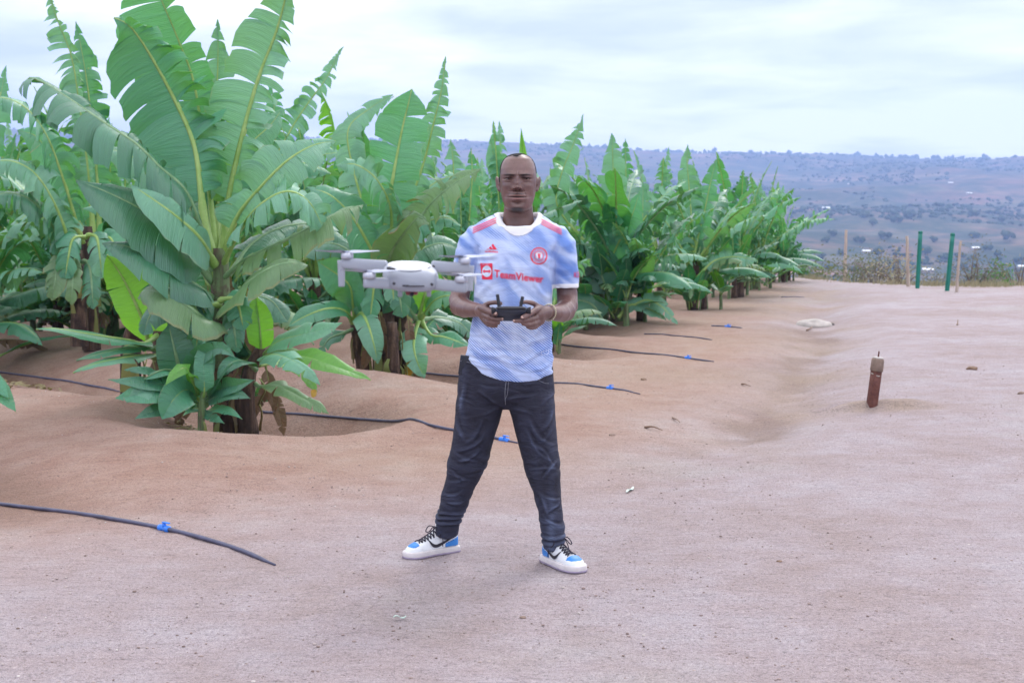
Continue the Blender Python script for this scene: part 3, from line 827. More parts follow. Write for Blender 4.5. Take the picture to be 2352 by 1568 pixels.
H([(490, 660, .1), (430, 560, .3), (350, 500, .5), (260, 470, .6), (190, 480, .6)], 84, (0.1, -0.5, 0.9), 'green', tear=0.75, droop=1.6, seed=39, pet=0.12)
H([(500, 600, .2), (440, 480, .6), (360, 400, .9), (280, 350, 1.1), (220, 350, 1.2)], 80, (0.1, -0.6, 0.8), 'green', tear=0.6, droop=1.4, seed=40, pet=0.15)
#   arching right
H([(512, 640, 0), (560, 600, -.2), (612, 573, -.3), (720, 520, -.4), (790, 483, -.4), (834, 472, -.35)], 68, (-0.1, -0.5, 0.85), 'burnt', tear=0.85, droop=2.0, seed=20, pet=0.16, asym=(1.15, 0.5), tipw=0.75)
H([(512, 590, 0), (545, 500, -.1), (600, 430, -.2), (660, 370, -.2), (720, 335, -.1), (770, 325, 0)], 74, (0.2, -0.8, 0.6), 'pale', tear=0.7, droop=1.1, seed=21, pet=0.16)
H([(512, 610, .0), (550, 530, -.3), (600, 470, -.5), (660, 440, -.55), (710, 465, -.5), (745, 530, -.45)], 62, (0.1, -0.6, 0.8), 'pale', tear=0.98, droop=2.2, seed=22, pet=0.2, tipw=0.7)
H([(515, 590, .3), (560, 470, .6), (620, 400, .8), (690, 375, .9), (760, 400, .9)], 72, (0.1, -0.5, 0.8), 'green', tear=0.7, droop=1.4, seed=23, pet=0.18)
H([(520, 640, .3), (580, 560, .6), (660, 520, .8), (740, 520, .9), (800, 560, .9)], 66, (0.0, -0.5, 0.9), 'dark', tear=0.6, droop=1.6, seed=24, pet=0.18)
H([(500, 560, .3), (530, 430, .7), (570, 340, 1.0), (620, 290, 1.1), (650, 250, 1.2)], 70, (-0.2, -0.9, 0.3), 'green', tear=0.3, droop=0.6, seed=41, pet=0.2)
#   low brown edged leaves
H([(505, 770, 0), (470, 735, -.35), (425, 700, -.5), (375, 675, -.55), (335, 668, -.5), (318, 685, -.45)], 66, (-0.15, -0.75, 0.75), 'burnt', tear=0.08, droop=1.5, seed=25, pet=0.12, rag=0.12, asym=(0.6, 1.05))
H([(512, 720, 0), (535, 690, -.3), (570, 650, -.5), (620, 616, -.6), (670, 603, -.6), (706, 610, -.5)], 62, (0.1, -0.7, 0.8), 'burnt', tear=0.15, droop=1.5, seed=26, pet=0.14, rag=0.12, asym=(1.05, 0.6))
H([(500, 740, .1), (450, 700, .0), (400, 690, -.1), (350, 720, -.2), (330, 770, -.2)], 58, (0, -0.6, 0.8), 'dark', tear=0.3, droop=1.6, seed=42, pet=0.15)
H([(510, 700, .2), (560, 680, .4), (620, 690, .5), (660, 740, .5)], 52, (0, -0.6, 0.8), 'dark', tear=0.4, droop=1.6, seed=43, pet=0.15)
#   the suckers round the foot
H([(345, 800, .45), (330, 735, .35), (290, 650, .3), (262, 605, .25), (246, 585, .2)], 66, (-0.35, -1, 0.05), 'young', tear=0.0, droop=0.1, seed=27, pet=0.05, tipw=0.55, lift=0.1, asym=(1.1, 0.8))
H([(362, 770, .3), (330, 790, -.1), (290, 782, -.3), (200, 768, -.5), (130, 756, -.6), (83, 756, -.6)], 26, (0, -0.5, 0.8), 'green', tear=0.0, droop=1.0, seed=28, pet=0.2, asym=(0.25, 1.2))
H([(365, 800, .3), (335, 800, 0), (290, 800, -.3), (235, 812, -.5), (175, 828, -.6)], 28, (0, -0.5, 0.85), 'dark', tear=0.0, droop=1.0, seed=29, pet=0.15, asym=(0.5, 1))
H([(368, 820, .2), (335, 818, -.1), (290, 822, -.4), (220, 836, -.6), (168, 856, -.7)], 30, (0, -0.5, 0.85), 'pale', tear=0.1, droop=1.0, seed=30, pet=0.15, asym=(0.6, 1))
H([(418, 880, -.2), (415, 857, -.25), (405, 815, -.3), (395, 775, -.3), (388, 745, -.3)], 44, (0.1, -1, 0.1), 'dark', tear=0.0, droop=0.15, seed=31, pet=0.06, lift=0.2)
H([(440, 900, -.2), (455, 840, -.2), (450, 790, -.1), (440, 750, 0)], 40, (0.3, -1, 0.1), 'dark', tear=0.1, droop=0.2, seed=32, pet=0.1)
H([(468, 912, -.55), (470, 890, -.6), (468, 840, -.6), (470, 782, -.55)], 22, (0.1, -1, 0.05), 'green', tear=0.0, droop=0.05, seed=33, pet=0.12, lift=0.0, ribr=0.007, fwd=.1)
_rh = random.Random(44)
for i in range(22):
    bx, by = _rh.uniform(400, 600), _rh.uniform(800, 930); a_ = _rh.uniform(0, 3.14); ln = _rh.uniform(50, 95)
    ex, ey = bx + math.cos(a_) * ln, by - math.sin(a_) * ln * .8 + 10
    H([(bx, by, .25), ((bx + ex) / 2, (by + ey) / 2 - 8, .15), (ex, ey + 8, .1)], _rh.uniform(14, 30), (_rh.uniform(-.4, .4), -1, _rh.uniform(.1, .6)), _rh.choice(['dark', 'dark', 'green', 'burnt']), tear=_rh.choice([0, .1, .4]), droop=.8, seed=800 + i, pet=0.1, ribr=0.008, detail=.7)
H([(455, 905, -.4), (440, 870, -.6), (425, 845, -.7), (400, 862, -.8), (380, 885, -.85)], 20, (0.1, -0.7, 0.7), 'young', tear=0.0, droop=1.0, seed=34, pet=0.1, ribr=0.01)
sw = [((463, 905), (420, 890), (350, 900), (265, 915), 32, 'green'), ((455, 915), (425, 895), (340, 880), (248, 872), 22, 'dark'),
      ((460, 920), (430, 895), (400, 915), (372, 962), 46, 'green'), ((450, 915), (410, 893), (340, 893), (290, 925), 34, 'pale'),
      ((470, 915), (500, 880), (520, 850), (535, 835), 22, 'dark'), ((470, 920), (505, 895), (545, 885), (585, 872), 24, 'dark'),
      ((470, 925), (500, 910), (540, 905), (575, 915), 22, 'dark'), ((472, 945), (500, 940), (530, 948), (556, 962), 14, 'green'),
      ((455, 940), (445, 938), (430, 945), (420, 955), 12, 'pale'), ((465, 935), (480, 955), (500, 965), (515, 972), 14, 'dark'),
      ((420, 900), (400, 855), (370, 850), (330, 870), 26, 'dark'), ((430, 880), (450, 830), (500, 800), (540, 820), 26, 'dark'),
      ((430, 930), (395, 935), (350, 945), (310, 962), 20, 'dark'), ((425, 900), (380, 870), (330, 850), (285, 850), 24, 'dark')]
for i, (a, b, c_, d, w, mt) in enumerate(sw):
    H([(a[0], a[1], -.35), (b[0], b[1], -.5), (c_[0], c_[1], -.65), (d[0], d[1], -.7)], w, [(0.05, -0.95, 0.45), (-.2, -0.75, 0.75), (.25, -1, .3)][i % 3], mt, tear=[0, .15, 0, .3][i % 4], droop=[.6, 1.1, .4, .9, 1.4][i % 5], seed=60 + i, pet=0.1, ribr=0.009, lift=[.2, .0, .3][i % 3], asym=(0.9, 1.0), fwd=.12, tipw=.4)
#   right sucker
H([(598, 815, -.1), (600, 790, -.15), (596, 740, -.2), (590, 700, -.2), (588, 680, -.2)], 32, (0.15, -1, 0), 'young', tear=0.05, droop=0.1, seed=80, pet=0.1, lift=0.15, ribr=0.012)
H([(602, 815, -.1), (640, 785, -.3), (690, 770, -.45), (740, 758, -.5), (786, 742, -.5)], 36, (0, -0.7, 0.7), 'pale', tear=0.15, droop=0.9, seed=81, pet=0.12, ribr=0.012)
H([(602, 820, -.1), (640, 810, -.35), (700, 820, -.6), (770, 842, -.7), (852, 873, -.75)], 30, (0.1, -0.6, 0.8), 'young', tear=0.2, droop=0.8, seed=82, pet=0.12, ribr=0.012)
H([(600, 830, -.15), (625, 815, -.45), (665, 825, -.7), (705, 850, -.8), (735, 885, -.8)], 36, (0.1, -0.7, 0.8), 'pale', tear=0.55, droop=1.5, seed=83, pet=0.12, ribr=0.012)
H([(585, 880, -.15), (600, 888, -.3), (632, 884, -.5), (690, 912, -.7), (755, 950, -.75)], 30, (0.1, -0.6, 0.8), 'burnt', tear=0.55, droop=1.2, seed=84, pet=0.25, ribr=0.011)
H([(595, 840, 0), (640, 835, .2), (690, 850, .3), (728, 900, .3)], 26, (0.1, -0.6, 0.8), 'young', tear=0.4, droop=1.5, seed=85, pet=0.2, ribr=0.011)
H([(590, 830, 0), (560, 790, .1), (540, 740, .1), (545, 690, .1)], 34, (-0.3, -1, 0.1), 'dark', tear=0.1, droop=0.3, seed=86, pet=0.12, ribr=0.012)
H([(590, 850, -.2), (560, 830, -.4), (530, 835, -.5), (500, 870, -.55)], 26, (-0.1, -0.7, 0.8), 'dark', tear=0.1, droop=0.9, seed=87, pet=0.15, ribr=0.012)
#   dry and yellow bits in the middle
H([(470, 760, .1), (455, 780, 0), (440, 810, 0), (432, 845, 0)], 18, (-0.3, -1, 0), 'yellow', tear=0.3, droop=0.5, seed=90, pet=0.1, ribr=0.008, name='yellow_leaf')
H([(728, 893, -.8), (722, 900, -.8), (718, 912, -.8)], 8, (0, -1, 0), 'yellow', tear=0.2, droop=0.5, seed=91, pet=0.05, ribr=0.004, name='yellow_leaf')
for i, (x, y) in enumerate([(395, 900), (545, 800), (480, 850), (515, 930), (350, 880), (600, 930), (630, 955), (430, 950), (560, 770), (490, 770), (610, 900), (540, 880)]):
    H([(x, y - 60, .15), (x + 6, y - 30, 0.05), (x + (-1) ** i * 14, y + 5, 0), (x + (-1) ** i * 22, y + 45, 0)], 16, (0.2, -1, 0), 'dead', tear=0.5, droop=0.6, seed=95 + i, pet=0.1, ribr=0.008, name='dry_leaf')

# ---------------------------------------------------------------- second plant, between the drone and the person
YS = 14.0
second = empty('banana_plant', onground(SECOND[0], SECOND[1], 0))
tag(second, "banana plant behind the drone with several bare dark stems", 'banana plant', 'banana plants in the rows')
so_ = tuple(second.location)
def ss(pts, r0, r1, mat, seed, name='stem'):
    add_stem(second, [P(a, b, YS + c) for a, b, c in pts], r0, r1, mat, seed, so_, name)
ss([(888, 868, 0), (886, 780, 0), (884, 690, 0), (882, 600, 0)], 0.13, 0.08, STEM_B, 11)
ss([(930, 866, .1), (926, 790, .1), (918, 700, .1)], 0.10, 0.06, STEM_B, 12)
ss([(838, 862, .0), (826, 800, 0), (815, 745, 0)], 0.085, 0.05, STEM_B, 13)
ss([(905, 870, -.3), (903, 800, -.3), (900, 740, -.3)], 0.07, 0.05, STEM_B, 14)
ss([(948, 800, .2), (955, 770, .2), (965, 735, .2)], 0.05, 0.035, STEM_G, 15)
S = lambda pts, W, nh, mat='green', **k: screen_leaf(second, YS, pts, W, nh, mat, **k)
S([(882, 640, 0), (886, 520, 0), (905, 400, 0), (925, 295, 0.05), (940, 232, .05), (946, 205, .05)], 66, (-0.15, -1, 0), 'green', tear=0.4, droop=0.2, seed=111, pet=0.22, tipw=0.72, ribr=0.03)
S([(884, 630, .2), (930, 500, .5), (972, 380, .6), (995, 290, .6), (1015, 205, .6), (1024, 130, .6)], 44, (-0.3, -1, 0), 'pale', tear=0.85, droop=0.6, seed=112, pet=0.22, tipw=0.35)
S([(880, 630, .2), (850, 520, .6), (815, 400, .8), (800, 300, .9), (850, 250, 1.0), (903, 218, 1.0)], 44, (-0.3, -1, 0.3), 'pale', tear=0.6, droop=1.0, seed=113, pet=0.2, tipw=0.6)
S([(885, 640, 0), (930, 560, -.2), (980, 480, -.3), (1040, 425, -.4), (1105, 388, -.4)], 56, (0.1, -0.8, 0.6), 'burnt', tear=0.8, droop=1.5, seed=114, pet=0.16, tipw=0.6)
S([(883, 650, -.1), (895, 590, -.4), (925, 540, -.6), (960, 500, -.7), (985, 515, -.7)], 54, (0.3, -0.9, 0.4), 'burnt', tear=0.45, droop=1.2, seed=115, pet=0.14)
S([(880, 640, 0), (850, 570, -.2), (810, 500, -.3), (760, 450, -.3), (705, 430, -.2)], 60, (0.1, -0.8, 0.6), 'green', tear=0.7, droop=1.5, seed=116, pet=0.16)
S([(880, 650, .1), (835, 610, 0), (790, 570, 0), (745, 560, 0), (700, 590, 0)], 54, (0, -0.7, 0.8), 'dark', tear=0.5, droop=1.6, seed=117, pet=0.16)
S([(885, 630, 0), (900, 500, -.2), (870, 420, -.4), (820, 380, -.5), (770, 380, -.5)], 54, (0.1, -0.8, 0.5), 'pale', tear=0.95, droop=1.9, seed=118, pet=0.22)
S([(885, 640, .2), (940, 590, .4), (1010, 560, .5), (1070, 580, .5)], 52, (0, -0.7, 0.8), 'dark', tear=0.6, droop=1.5, seed=119, pet=0.16)
S([(885, 620, .3), (945, 480, .6), (1000, 420, .8), (1060, 400, .9)], 50, (0, -0.8, 0.7), 'pale', tear=0.95, droop=1.5, seed=120, pet=0.16)
S([(880, 640, .3), (860, 480, .7), (840, 360, .9), (830, 290, .9)], 52, (-0.2, -1, 0.1), 'green', tear=0.5, droop=0.4, seed=121, pet=0.2)
S([(890, 620, -.1), (915, 560, -.2), (960, 520, -.3), (1020, 500, -.3), (1060, 520, -.3)], 44, (0, -0.7, 0.8), 'green', tear=0.8, droop=1.7, seed=122, pet=0.15)
S([(885, 600, .1), (888, 500, .3), (900, 430, .4), (925, 380, .4)], 52, (0.3, -1, 0.1), 'young', tear=0.2, droop=0.4, seed=123, pet=0.2)
#   lower leaves and suckers
S([(818, 745, 0), (812, 700, -.1), (800, 650, -.2), (730, 600, -.2)], 50, (-0.6, -1, 0.2), 'green', tear=0.1, droop=0.6, seed=130, pet=0.2)
S([(815, 745, 0), (790, 715, -.2), (750, 710, -.4), (700, 728, -.5), (662, 750, -.5)], 30, (-0.1, -0.8, 0.6), 'green', tear=0.0, droop=0.7, seed=131, pet=0.12)
S([(815, 740, 0), (830, 720, -.2), (845, 745, -.4), (858, 790, -.5), (868, 835, -.5)], 30, (0.1, -1, 0.3), 'pale', tear=0.0, droop=0.6, seed=132, pet=0.12)
S([(815, 755, 0), (790, 765, -.1), (755, 780, -.1), (735, 815, -.1)], 20, (-0.1, -0.7, 0.6), 'dark', tear=0.3, droop=1.2, seed=133, pet=0.2)
S([(815, 735, 0), (830, 690, 0), (850, 660, 0), (880, 645, 0)], 34, (0.3, -1, 0.4), 'dark', tear=0.1, droop=0.7, seed=134, pet=0.15)
S([(965, 735, .2), (990, 770, 0), (1020, 775, -.1), (1080, 795, -.2)], 26, (0.1, -0.7, 0.7), 'green', tear=0.4, droop=1.0, seed=135, pet=0.15)
S([(960, 740, .1), (950, 790, -.2), (958, 830, -.3), (975, 868, -.3)], 32, (0, -1, 0.3), 'pale', tear=0.35, droop=0.4, seed=136, pet=0.1)
S([(965, 735, .2), (1000, 690, 0), (1040, 680, -.1), (1075, 700, -.2)], 34, (0.1, -0.7, 0.7), 'pale', tear=0.3, droop=1.1, seed=137, pet=0.15)
S([(962, 735, .2), (975, 680, .1), (990, 640, .1), (1010, 610, .1)], 34, (0.1, -1, 0.1), 'young', tear=0.1, droop=0.5, seed=138, pet=0.15)
S([(960, 740, .2), (930, 700, 0), (905, 690, -.1), (880, 720, -.1)], 26, (0.1, -0.8, 0.5), 'dark', tear=0.1, droop=1.0, seed=139, pet=0.15)
S([(965, 735, .3), (1010, 730, .4), (1060, 745, .5), (1090, 780, .5)], 30, (0.1, -0.6, 0.7), 'dark', tear=0.4, droop=1.0, seed=140, pet=0.15)
S([(940, 820, -.1), (945, 835, -.15), (938, 855, -.15), (930, 870, -.15)], 10, (0, -1, 0), 'yellow', tear=0.2, droop=0.4, seed=141, pet=0.05, ribr=0.006, name='yellow_leaf')
for i, (x, y) in enumerate([(870, 760), (905, 790), (935, 770), (850, 800), (950, 840)]):
    S([(x, y - 50, -.12), (x + 4, y - 20, -.16), (x + (-1) ** i * 8, y + 10, -.16), (x + (-1) ** i * 16, y + 50, -.14)], 13, (0.2, -1, 0), 'dead', tear=0.5, droop=0.5, seed=145 + i, pet=0.1, ribr=0.008, name='dry_leaf')

# ---------------------------------------------------------------- the rest of the plantation
PLANTS = {}
ordinary = [
 # x, y, seed, scale, stems, suckers, (erect, mid, low, hang), label
 (LEFT[0], LEFT[1], 21, 1.2, 3, 4, (3, 9, 7, 3), "banana clump on the left with a slim upright sucker before its stems"),
 (-6.1, 15.6, 22, 1.1, 2, 2, (2, 8, 6, 2), "banana plant at the left edge with shredded leaves hanging into view"),
 (-4.95, 13.1, 25, 0.0, 0, 0, (0, 0, 0, 0), ""),
 (-3.35, 16.6, 23, 1.1, 2, 2, (2, 8, 6, 2), "banana plant hidden low behind the tallest one, tips above it"),
 (-4.3, 20.6, 24, 1.15, 2, 3, (3, 8, 6, 2), "banana plant seen between the tallest plant and the drone, brown hanging leaves at its foot"),
 (-2.7, 19.3, 27, 1.1, 2, 2, (4, 9, 6, 1), "banana plant behind the drone's left arm, tips on the sky"),
 (-7.7, 20.6, 28, 1.3, 2, 1, (5, 6, 3, 1), "banana plant far left in the third row under the brightest blue sky"),
 (-6.3, 23.0, 29, 1.2, 2, 1, (4, 6, 3, 1), "banana plant behind the left clump with a tall torn leaf"),
 (0.45, 17.0, 31, 0.55, 1, 2, (0, 3, 5, 1), "small banana plant low behind the person's elbow and hip"),
 (-0.75, 17.6, 32, 0.9, 2, 2, (2, 8, 6, 1), "banana plant behind the person's shoulder next to the drone plant"),
 (1.48, 20.0, 33, 0.95, 3, 6, (0, 9, 8, 2), "banana plant directly right of the person with fan of torn leaves"),
 (-0.2, 21.5, 34, 0.95, 2, 2, (2, 8, 5, 1), "banana plant just behind the person's head"),
 (-2.2, 23.2, 35, 1.05, 2, 1, (3, 8, 5, 1), "banana plant in the middle of the mass left of the head"),
 (3.0, 23.6, 36, 0.90, 2, 4, (1, 8, 7, 2), "banana plant with one tall straight leaf right of the fan shaped one"),
 (1.5, 25.0, 37, 0.98, 2, 1, (3, 7, 4, 1), "banana plant peeping between the first two right of the person"),
 (-0.6, 27.0, 38, 1.0, 1, 1, (4, 5, 2, 1), "banana plant deep in the rows over the person's shoulder"),
 (4.35, 27.2, 39, 0.92, 2, 3, (4, 7, 6, 1), "banana plant with bent dark tip in the middle of the right hand row ends"),
 (3.0, 28.5, 40, 0.95, 1, 1, (4, 5, 2, 1), "banana plant behind the one with a tall straight leaf"),
 (5.15, 30.0, 41, 0.84, 2, 3, (4, 7, 6, 0), "banana plant third from the end of the row ends"),
 (4.3, 32.0, 42, 0.9, 1, 1, (3, 4, 2, 0), "banana plant half hidden near the end of the rows"),
 (5.95, 32.6, 43, 0.78, 2, 4, (4, 6, 5, 0), "banana plant second from the end, with broad bright leaf"),
 (6.4, 33.8, 44, 0.66, 2, 4, (3, 5, 4, 0), "last banana plant where the rows meet the valley view"),
 (5.3, 35.5, 45, 0.75, 1, 1, (3, 4, 2, 0), "banana plant behind the last two of the rows"),
 (-4.6, 26.0, 46, 1.15, 1, 1, (5, 5, 2, 0), "banana plant far back above the tallest plant's right leaves"),
 (-8.8, 25.6, 47, 1.2, 1, 1, (5, 5, 2, 0), "banana plant far back at the left edge"),
 (-3.0, 30.0, 48, 1.1, 1, 0, (5, 5, 2, 0), "banana plant far back with tips left of the tall pale leaf"),
 (-7.0, 30.0, 49, 1.2, 1, 0, (5, 5, 2, 0), "banana plant far back behind the torn left leaves"),
 (1.0, 31.0, 50, 0.95, 1, 0, (4, 4, 2, 0), "banana plant far back right of the head"),
]
for (x, y, sd_, sc_, st_, su_, cfg_, lab) in ordinary:
    if sc_ > 0: PLANTS[sd_] = plant(x, y, lab, sd_, sc_, st_, su_, cfg_)
# leaf tips that reach in at the left edge

def extra(key, Y, pts, W, nh, mat, **k):
    r_ = PLANTS[key]; w3 = [P(a, b, Y + c) for a, b, c in pts]
    add_leaf(r_, w3, W / ppm(Y), nh, mat, origin=tuple(r_.location), **k)
#   left of the tallest plant
extra(22, 15.6, [(215, 560, 0), (205, 400, 0), (185, 250, 0), (165, 130, 0), (130, 40, 0), (110, -30, 0)], 52, (-0.5, -1, 0), 'pale', tears=(0.9, 0.95), droop=0.6, seed=701, pet=0.18, asym=(.55, 1.1), tipw=.5)
extra(22, 15.9, [(230, 560, 0), (222, 400, 0), (205, 230, 0), (190, 130, 0), (174, 50, 0)], 42, (0.5, -1, 0), 'green', tear=0.85, droop=0.5, seed=702, pet=0.18)
extra(22, 15.2, [(190, 560, 0), (150, 430, -.2), (110, 320, -.4), (60, 250, -.6), (0, 225, -.7), (-60, 240, -.8)], 66, (0.2, -0.6, 0.8), 'green', tear=0.9, droop=1.8, seed=703, pet=0.12)
extra(22, 15.0, [(170, 590, 0), (130, 480, -.2), (80, 400, -.4), (20, 370, -.5), (-50, 380, -.6)], 60, (0.1, -0.6, 0.8), 'pale', tear=0.85, droop=1.7, seed=704, pet=0.12)
extra(22, 15.0, [(170, 610, 0), (120, 520, -.2), (70, 460, -.4), (10, 445, -.5), (-60, 470, -.6)], 56, (0.1, -0.6, 0.8), 'dark', tear=0.9, droop=1.8, seed=705, pet=0.12)
extra(22, 15.6, [(200, 560, .3), (150, 420, .3), (90, 320, .3), (40, 300, .3)], 60, (-0.2, -1, .5), 'green', tear=0.2, droop=1.0, seed=706, pet=0.15)
extra(21, 18.0, [(150, 600, 0), (145, 540, 0), (140, 480, 0), (128, 420, 0)], 46, (0.2, -1, 0), 'young', tear=0.1, droop=0.3, seed=707, pet=0.1)
extra(21, 18.0, [(110, 640, 0), (85, 590, 0), (60, 550, 0), (35, 515, 0)], 34, (-0.4, -1, .3), 'green', tear=0.0, droop=0.5, seed=708, pet=0.1)
extra(21, 17.8, [(172, 690, 0), (168, 650, 0), (163, 610, 0), (160, 584, 0)], 17, (0.1, -1, 0), 'green', tear=0.0, droop=0.1, seed=709, pet=0.1, lift=.3)
extra(21, 17.8, [(165, 640, 0), (110, 605, -.2), (50, 600, -.3), (-20, 612, -.4)], 22, (0, -.7, .7), 'pale', tear=0.0, droop=0.8, seed=710, pet=0.1)
extra(21, 17.8, [(165, 650, 0), (110, 630, -.2), (50, 632, -.3), (-20, 645, -.4)], 18, (0, -.7, .7), 'green', tear=0.0, droop=0.8, seed=711, pet=0.1)
#   between the tallest plant and the second one
extra(27, 19.3, [(600, 560, 0), (620, 400, 0), (668, 300, 0), (710, 235, 0), (750, 180, 0), (775, 130, 0), (789, 108, 0)], 40, (-0.35, -1, 0.1), 'pale', tear=0.9, droop=0.7, seed=721, pet=0.2, tipw=.35)
extra(27, 19.6, [(680, 560, 0), (640, 420, 0), (632, 320, 0), (630, 250, 0), (622, 180, 0)], 36, (0.4, -1, 0), 'green', tear=0.9, droop=0.4, seed=722, pet=0.2)
extra(27, 19.6, [(780, 560, 0), (782, 420, 0), (770, 320, 0), (755, 250, 0), (735, 205, 0)], 44, (-0.6, -1, 0), 'young', tears=(.3, .95), droop=0.8, seed=723, pet=0.2, asym=(.3, 1.1))
extra(27, 19.0, [(690, 560, 0), (700, 430, 0), (740, 340, 0), (800, 290, 0), (855, 250, 0), (905, 222, 0)], 42, (-0.1, -1, 0.5), 'pale', tear=0.85, droop=1.3, seed=724, pet=0.2, asym=(1, .2))
extra(27, 19.0, [(690, 570, 0), (710, 470, 0), (700, 400, 0), (660, 360, 0), (600, 350, 0)], 46, (0, -1, 0.5), 'green', tear=0.9, droop=1.5, seed=725, pet=0.2)
extra(27, 18.6, [(700, 600, 0), (740, 500, 0), (800, 440, 0), (860, 430, 0)], 50, (0, -.8, 0.7), 'pale', tear=0.95, droop=1.7, seed=726, pet=0.2)
extra(23, 16.4, [(560, 600, 0), (600, 470, 0), (660, 400, 0), (730, 360, 0), (790, 350, 0)], 52, (0, -.8, 0.6), 'pale', tear=0.9, droop=1.6, seed=727, pet=0.2)
extra(23, 16.4, [(560, 600, 0), (620, 520, 0), (690, 460, 0), (760, 450, 0), (820, 480, 0)], 50, (0, -.7, 0.8), 'dark', tear=0.8, droop=1.7, seed=728, pet=0.2)
#   behind the person
extra(34, 21.5, [(1235, 560, 0), (1222, 430, 0), (1204, 360, 0), (1197, 296, 0)], 15, (0.1, -1, 0), 'young', tear=0.0, droop=0.1, seed=731, pet=0.2, lift=.5, asym=(.6, 1))
extra(34, 21.5, [(1210, 560, 0), (1160, 430, 0), (1135, 360, 0), (1128, 312, 0)], 26, (-0.3, -1, 0), 'pale', tear=0.3, droop=0.5, seed=732, pet=0.2)
extra(32, 17.6, [(1050, 600, 0), (1040, 470, 0), (1042, 390, 0), (1035, 320, 0)], 34, (0.2, -1, 0), 'pale', tear=0.95, droop=0.7, seed=733, pet=0.2)
extra(32, 17.6, [(1070, 600, 0), (1080, 480, 0), (1085, 400, 0), (1082, 340, 0)], 24, (-0.2, -1, 0), 'green', tear=0.8, droop=0.5, seed=734, pet=0.2)
extra(33, 20.0, [(1390, 600, 0), (1330, 540, 0), (1280, 470, 0), (1290, 400, 0), (1318, 330, 0), (1340, 262, 0)], 34, (-0.35, -1, 0), 'pale', tears=(.6, .85), droop=0.6, seed=741, pet=0.3, tipw=.4)
extra(33, 20.0, [(1395, 600, 0), (1405, 500, 0), (1408, 410, 0), (1407, 350, 0), (1405, 306, 0)], 34, (0.15, -1, 0), 'pale', tear=0.7, droop=0.4, seed=742, pet=0.2)
extra(33, 20.0, [(1400, 590, 0), (1330, 560, -.2), (1300, 600, -.3), (1290, 640, -.3)], 44, (0, -.7, .7), 'dark', tear=0.8, droop=1.5, seed=743, pet=0.12)
extra(33, 20.0, [(1385, 640, 0), (1420, 560, -.3), (1450, 500, -.4), (1470, 440, -.4)], 42, (-0.4, -1, .2), 'green', tear=0.4, droop=0.8, seed=744, pet=0.15)
extra(33, 19.7, [(1430, 680, 0), (1455, 640, 0), (1475, 600, 0), (1500, 560, 0)], 34, (0.4, -1, 0.1), 'young', tear=0.1, droop=0.4, seed=745, pet=0.08)
extra(33, 19.7, [(1400, 690, 0), (1385, 640, 0), (1370, 600, 0), (1350, 570, 0)], 36, (-0.2, -1, 0.1), 'dark', tear=0.1, droop=0.4, seed=746, pet=0.1)
extra(33, 19.6, [(1390, 745, 0), (1360, 700, 0), (1310, 690, 0), (1270, 720, 0)], 34, (-0.2, -1, 0.6), 'dark', tear=0.3, droop=1.2, seed=747, pet=0.1)
extra(33, 19.6, [(1430, 720, 0), (1480, 690, 0), (1520, 705, 0), (1556, 745, 0)], 22, (0.2, -.8, 0.6), 'pale', tear=0.6, droop=1.0, seed=748, pet=0.1)
extra(33, 19.6, [(1420, 730, 0), (1450, 700, 0), (1500, 715, 0), (1530, 735, 0)], 18, (0.2, -.8, 0.6), 'pale', tear=0.6, droop=1.0, seed=749, pet=0.1)
extra(37, 25.0, [(1440, 580, 0), (1436, 480, 0), (1438, 400, 0), (1436, 318, 0)], 22, (-0.1, -1, 0), 'green', tear=0.9, droop=0.5, seed=751, pet=0.2)
extra(36, 23.6, [(1590, 600, 0), (1588, 500, 0), (1582, 420, 0), (1578, 370, 0), (1580, 332, 0)], 32, (-0.1, -1, 0), 'pale', tears=(.8, .6), droop=0.4, seed=752, pet=0.2, tipw=.3)
extra(36, 23.6, [(1590, 600, 0), (1615, 500, 0), (1630, 430, 0), (1645, 366, 0)], 26, (-0.4, -1, 0), 'green', tear=0.7, droop=0.5, seed=753, pet=0.2)
extra(36, 23.4, [(1585, 620, 0), (1560, 560, 0), (1520, 500, 0), (1480, 500, 0)], 40, (-0.1, -1, .5), 'pale', tear=0.9, droop=1.4, seed=754, pet=0.2)
extra(36, 23.3, [(1600, 640, 0), (1640, 600, 0), (1690, 590, 0), (1740, 600, 0)], 30, (-0.1, -1, .5), 'pale', tear=0.95, droop=1.4, seed=755, pet=0.2)
extra(39, 27.2, [(1640, 600, 0), (1660, 520, 0), (1690, 450, 0), (1728, 396, 0)], 22, (-0.3, -1, 0), 'dark', tear=0.9, droop=0.7, seed=756, pet=0.2)
extra(43, 33.0, [(1790, 600, 0), (1782, 540, 0), (1778, 480, 0), (1776, 430, 0)], 24, (0.2, -1, 0), 'young', tear=0.1, droop=0.3, seed=757, pet=0.2, tipw=.3)

c_ = onground(-3.95, 9.9, 0); edge_pl = empty('banana_plant', c_); tag(edge_pl, "banana shoot mostly out of view, one leaf tip showing at the lower left edge", 'banana plant', 'banana plants in the rows')
add_stem(edge_pl, [c_ - UP * .1, c_ + UP * .25, c_ + UP * .5], .05, .03, STEM_G, 77, tuple(c_), 'sucker_stem')
for i, (ex, ey, w) in enumerate([(36, 945, 26), (20, 915, 22), (-60, 860, 30), (-150, 930, 30)]):
    a = c_ + UP * .48; b_ = P(ex, ey, 9.75); m_ = a.lerp(b_, .5) + UP * .12
    add_leaf(edge_pl, [a, m_, b_], w / ppm(9.8), (0, -.6, .8), 'green', origin=tuple(c_), tear=0.0, droop=.6, seed=780 + i, pet=.15, ribr=.01)

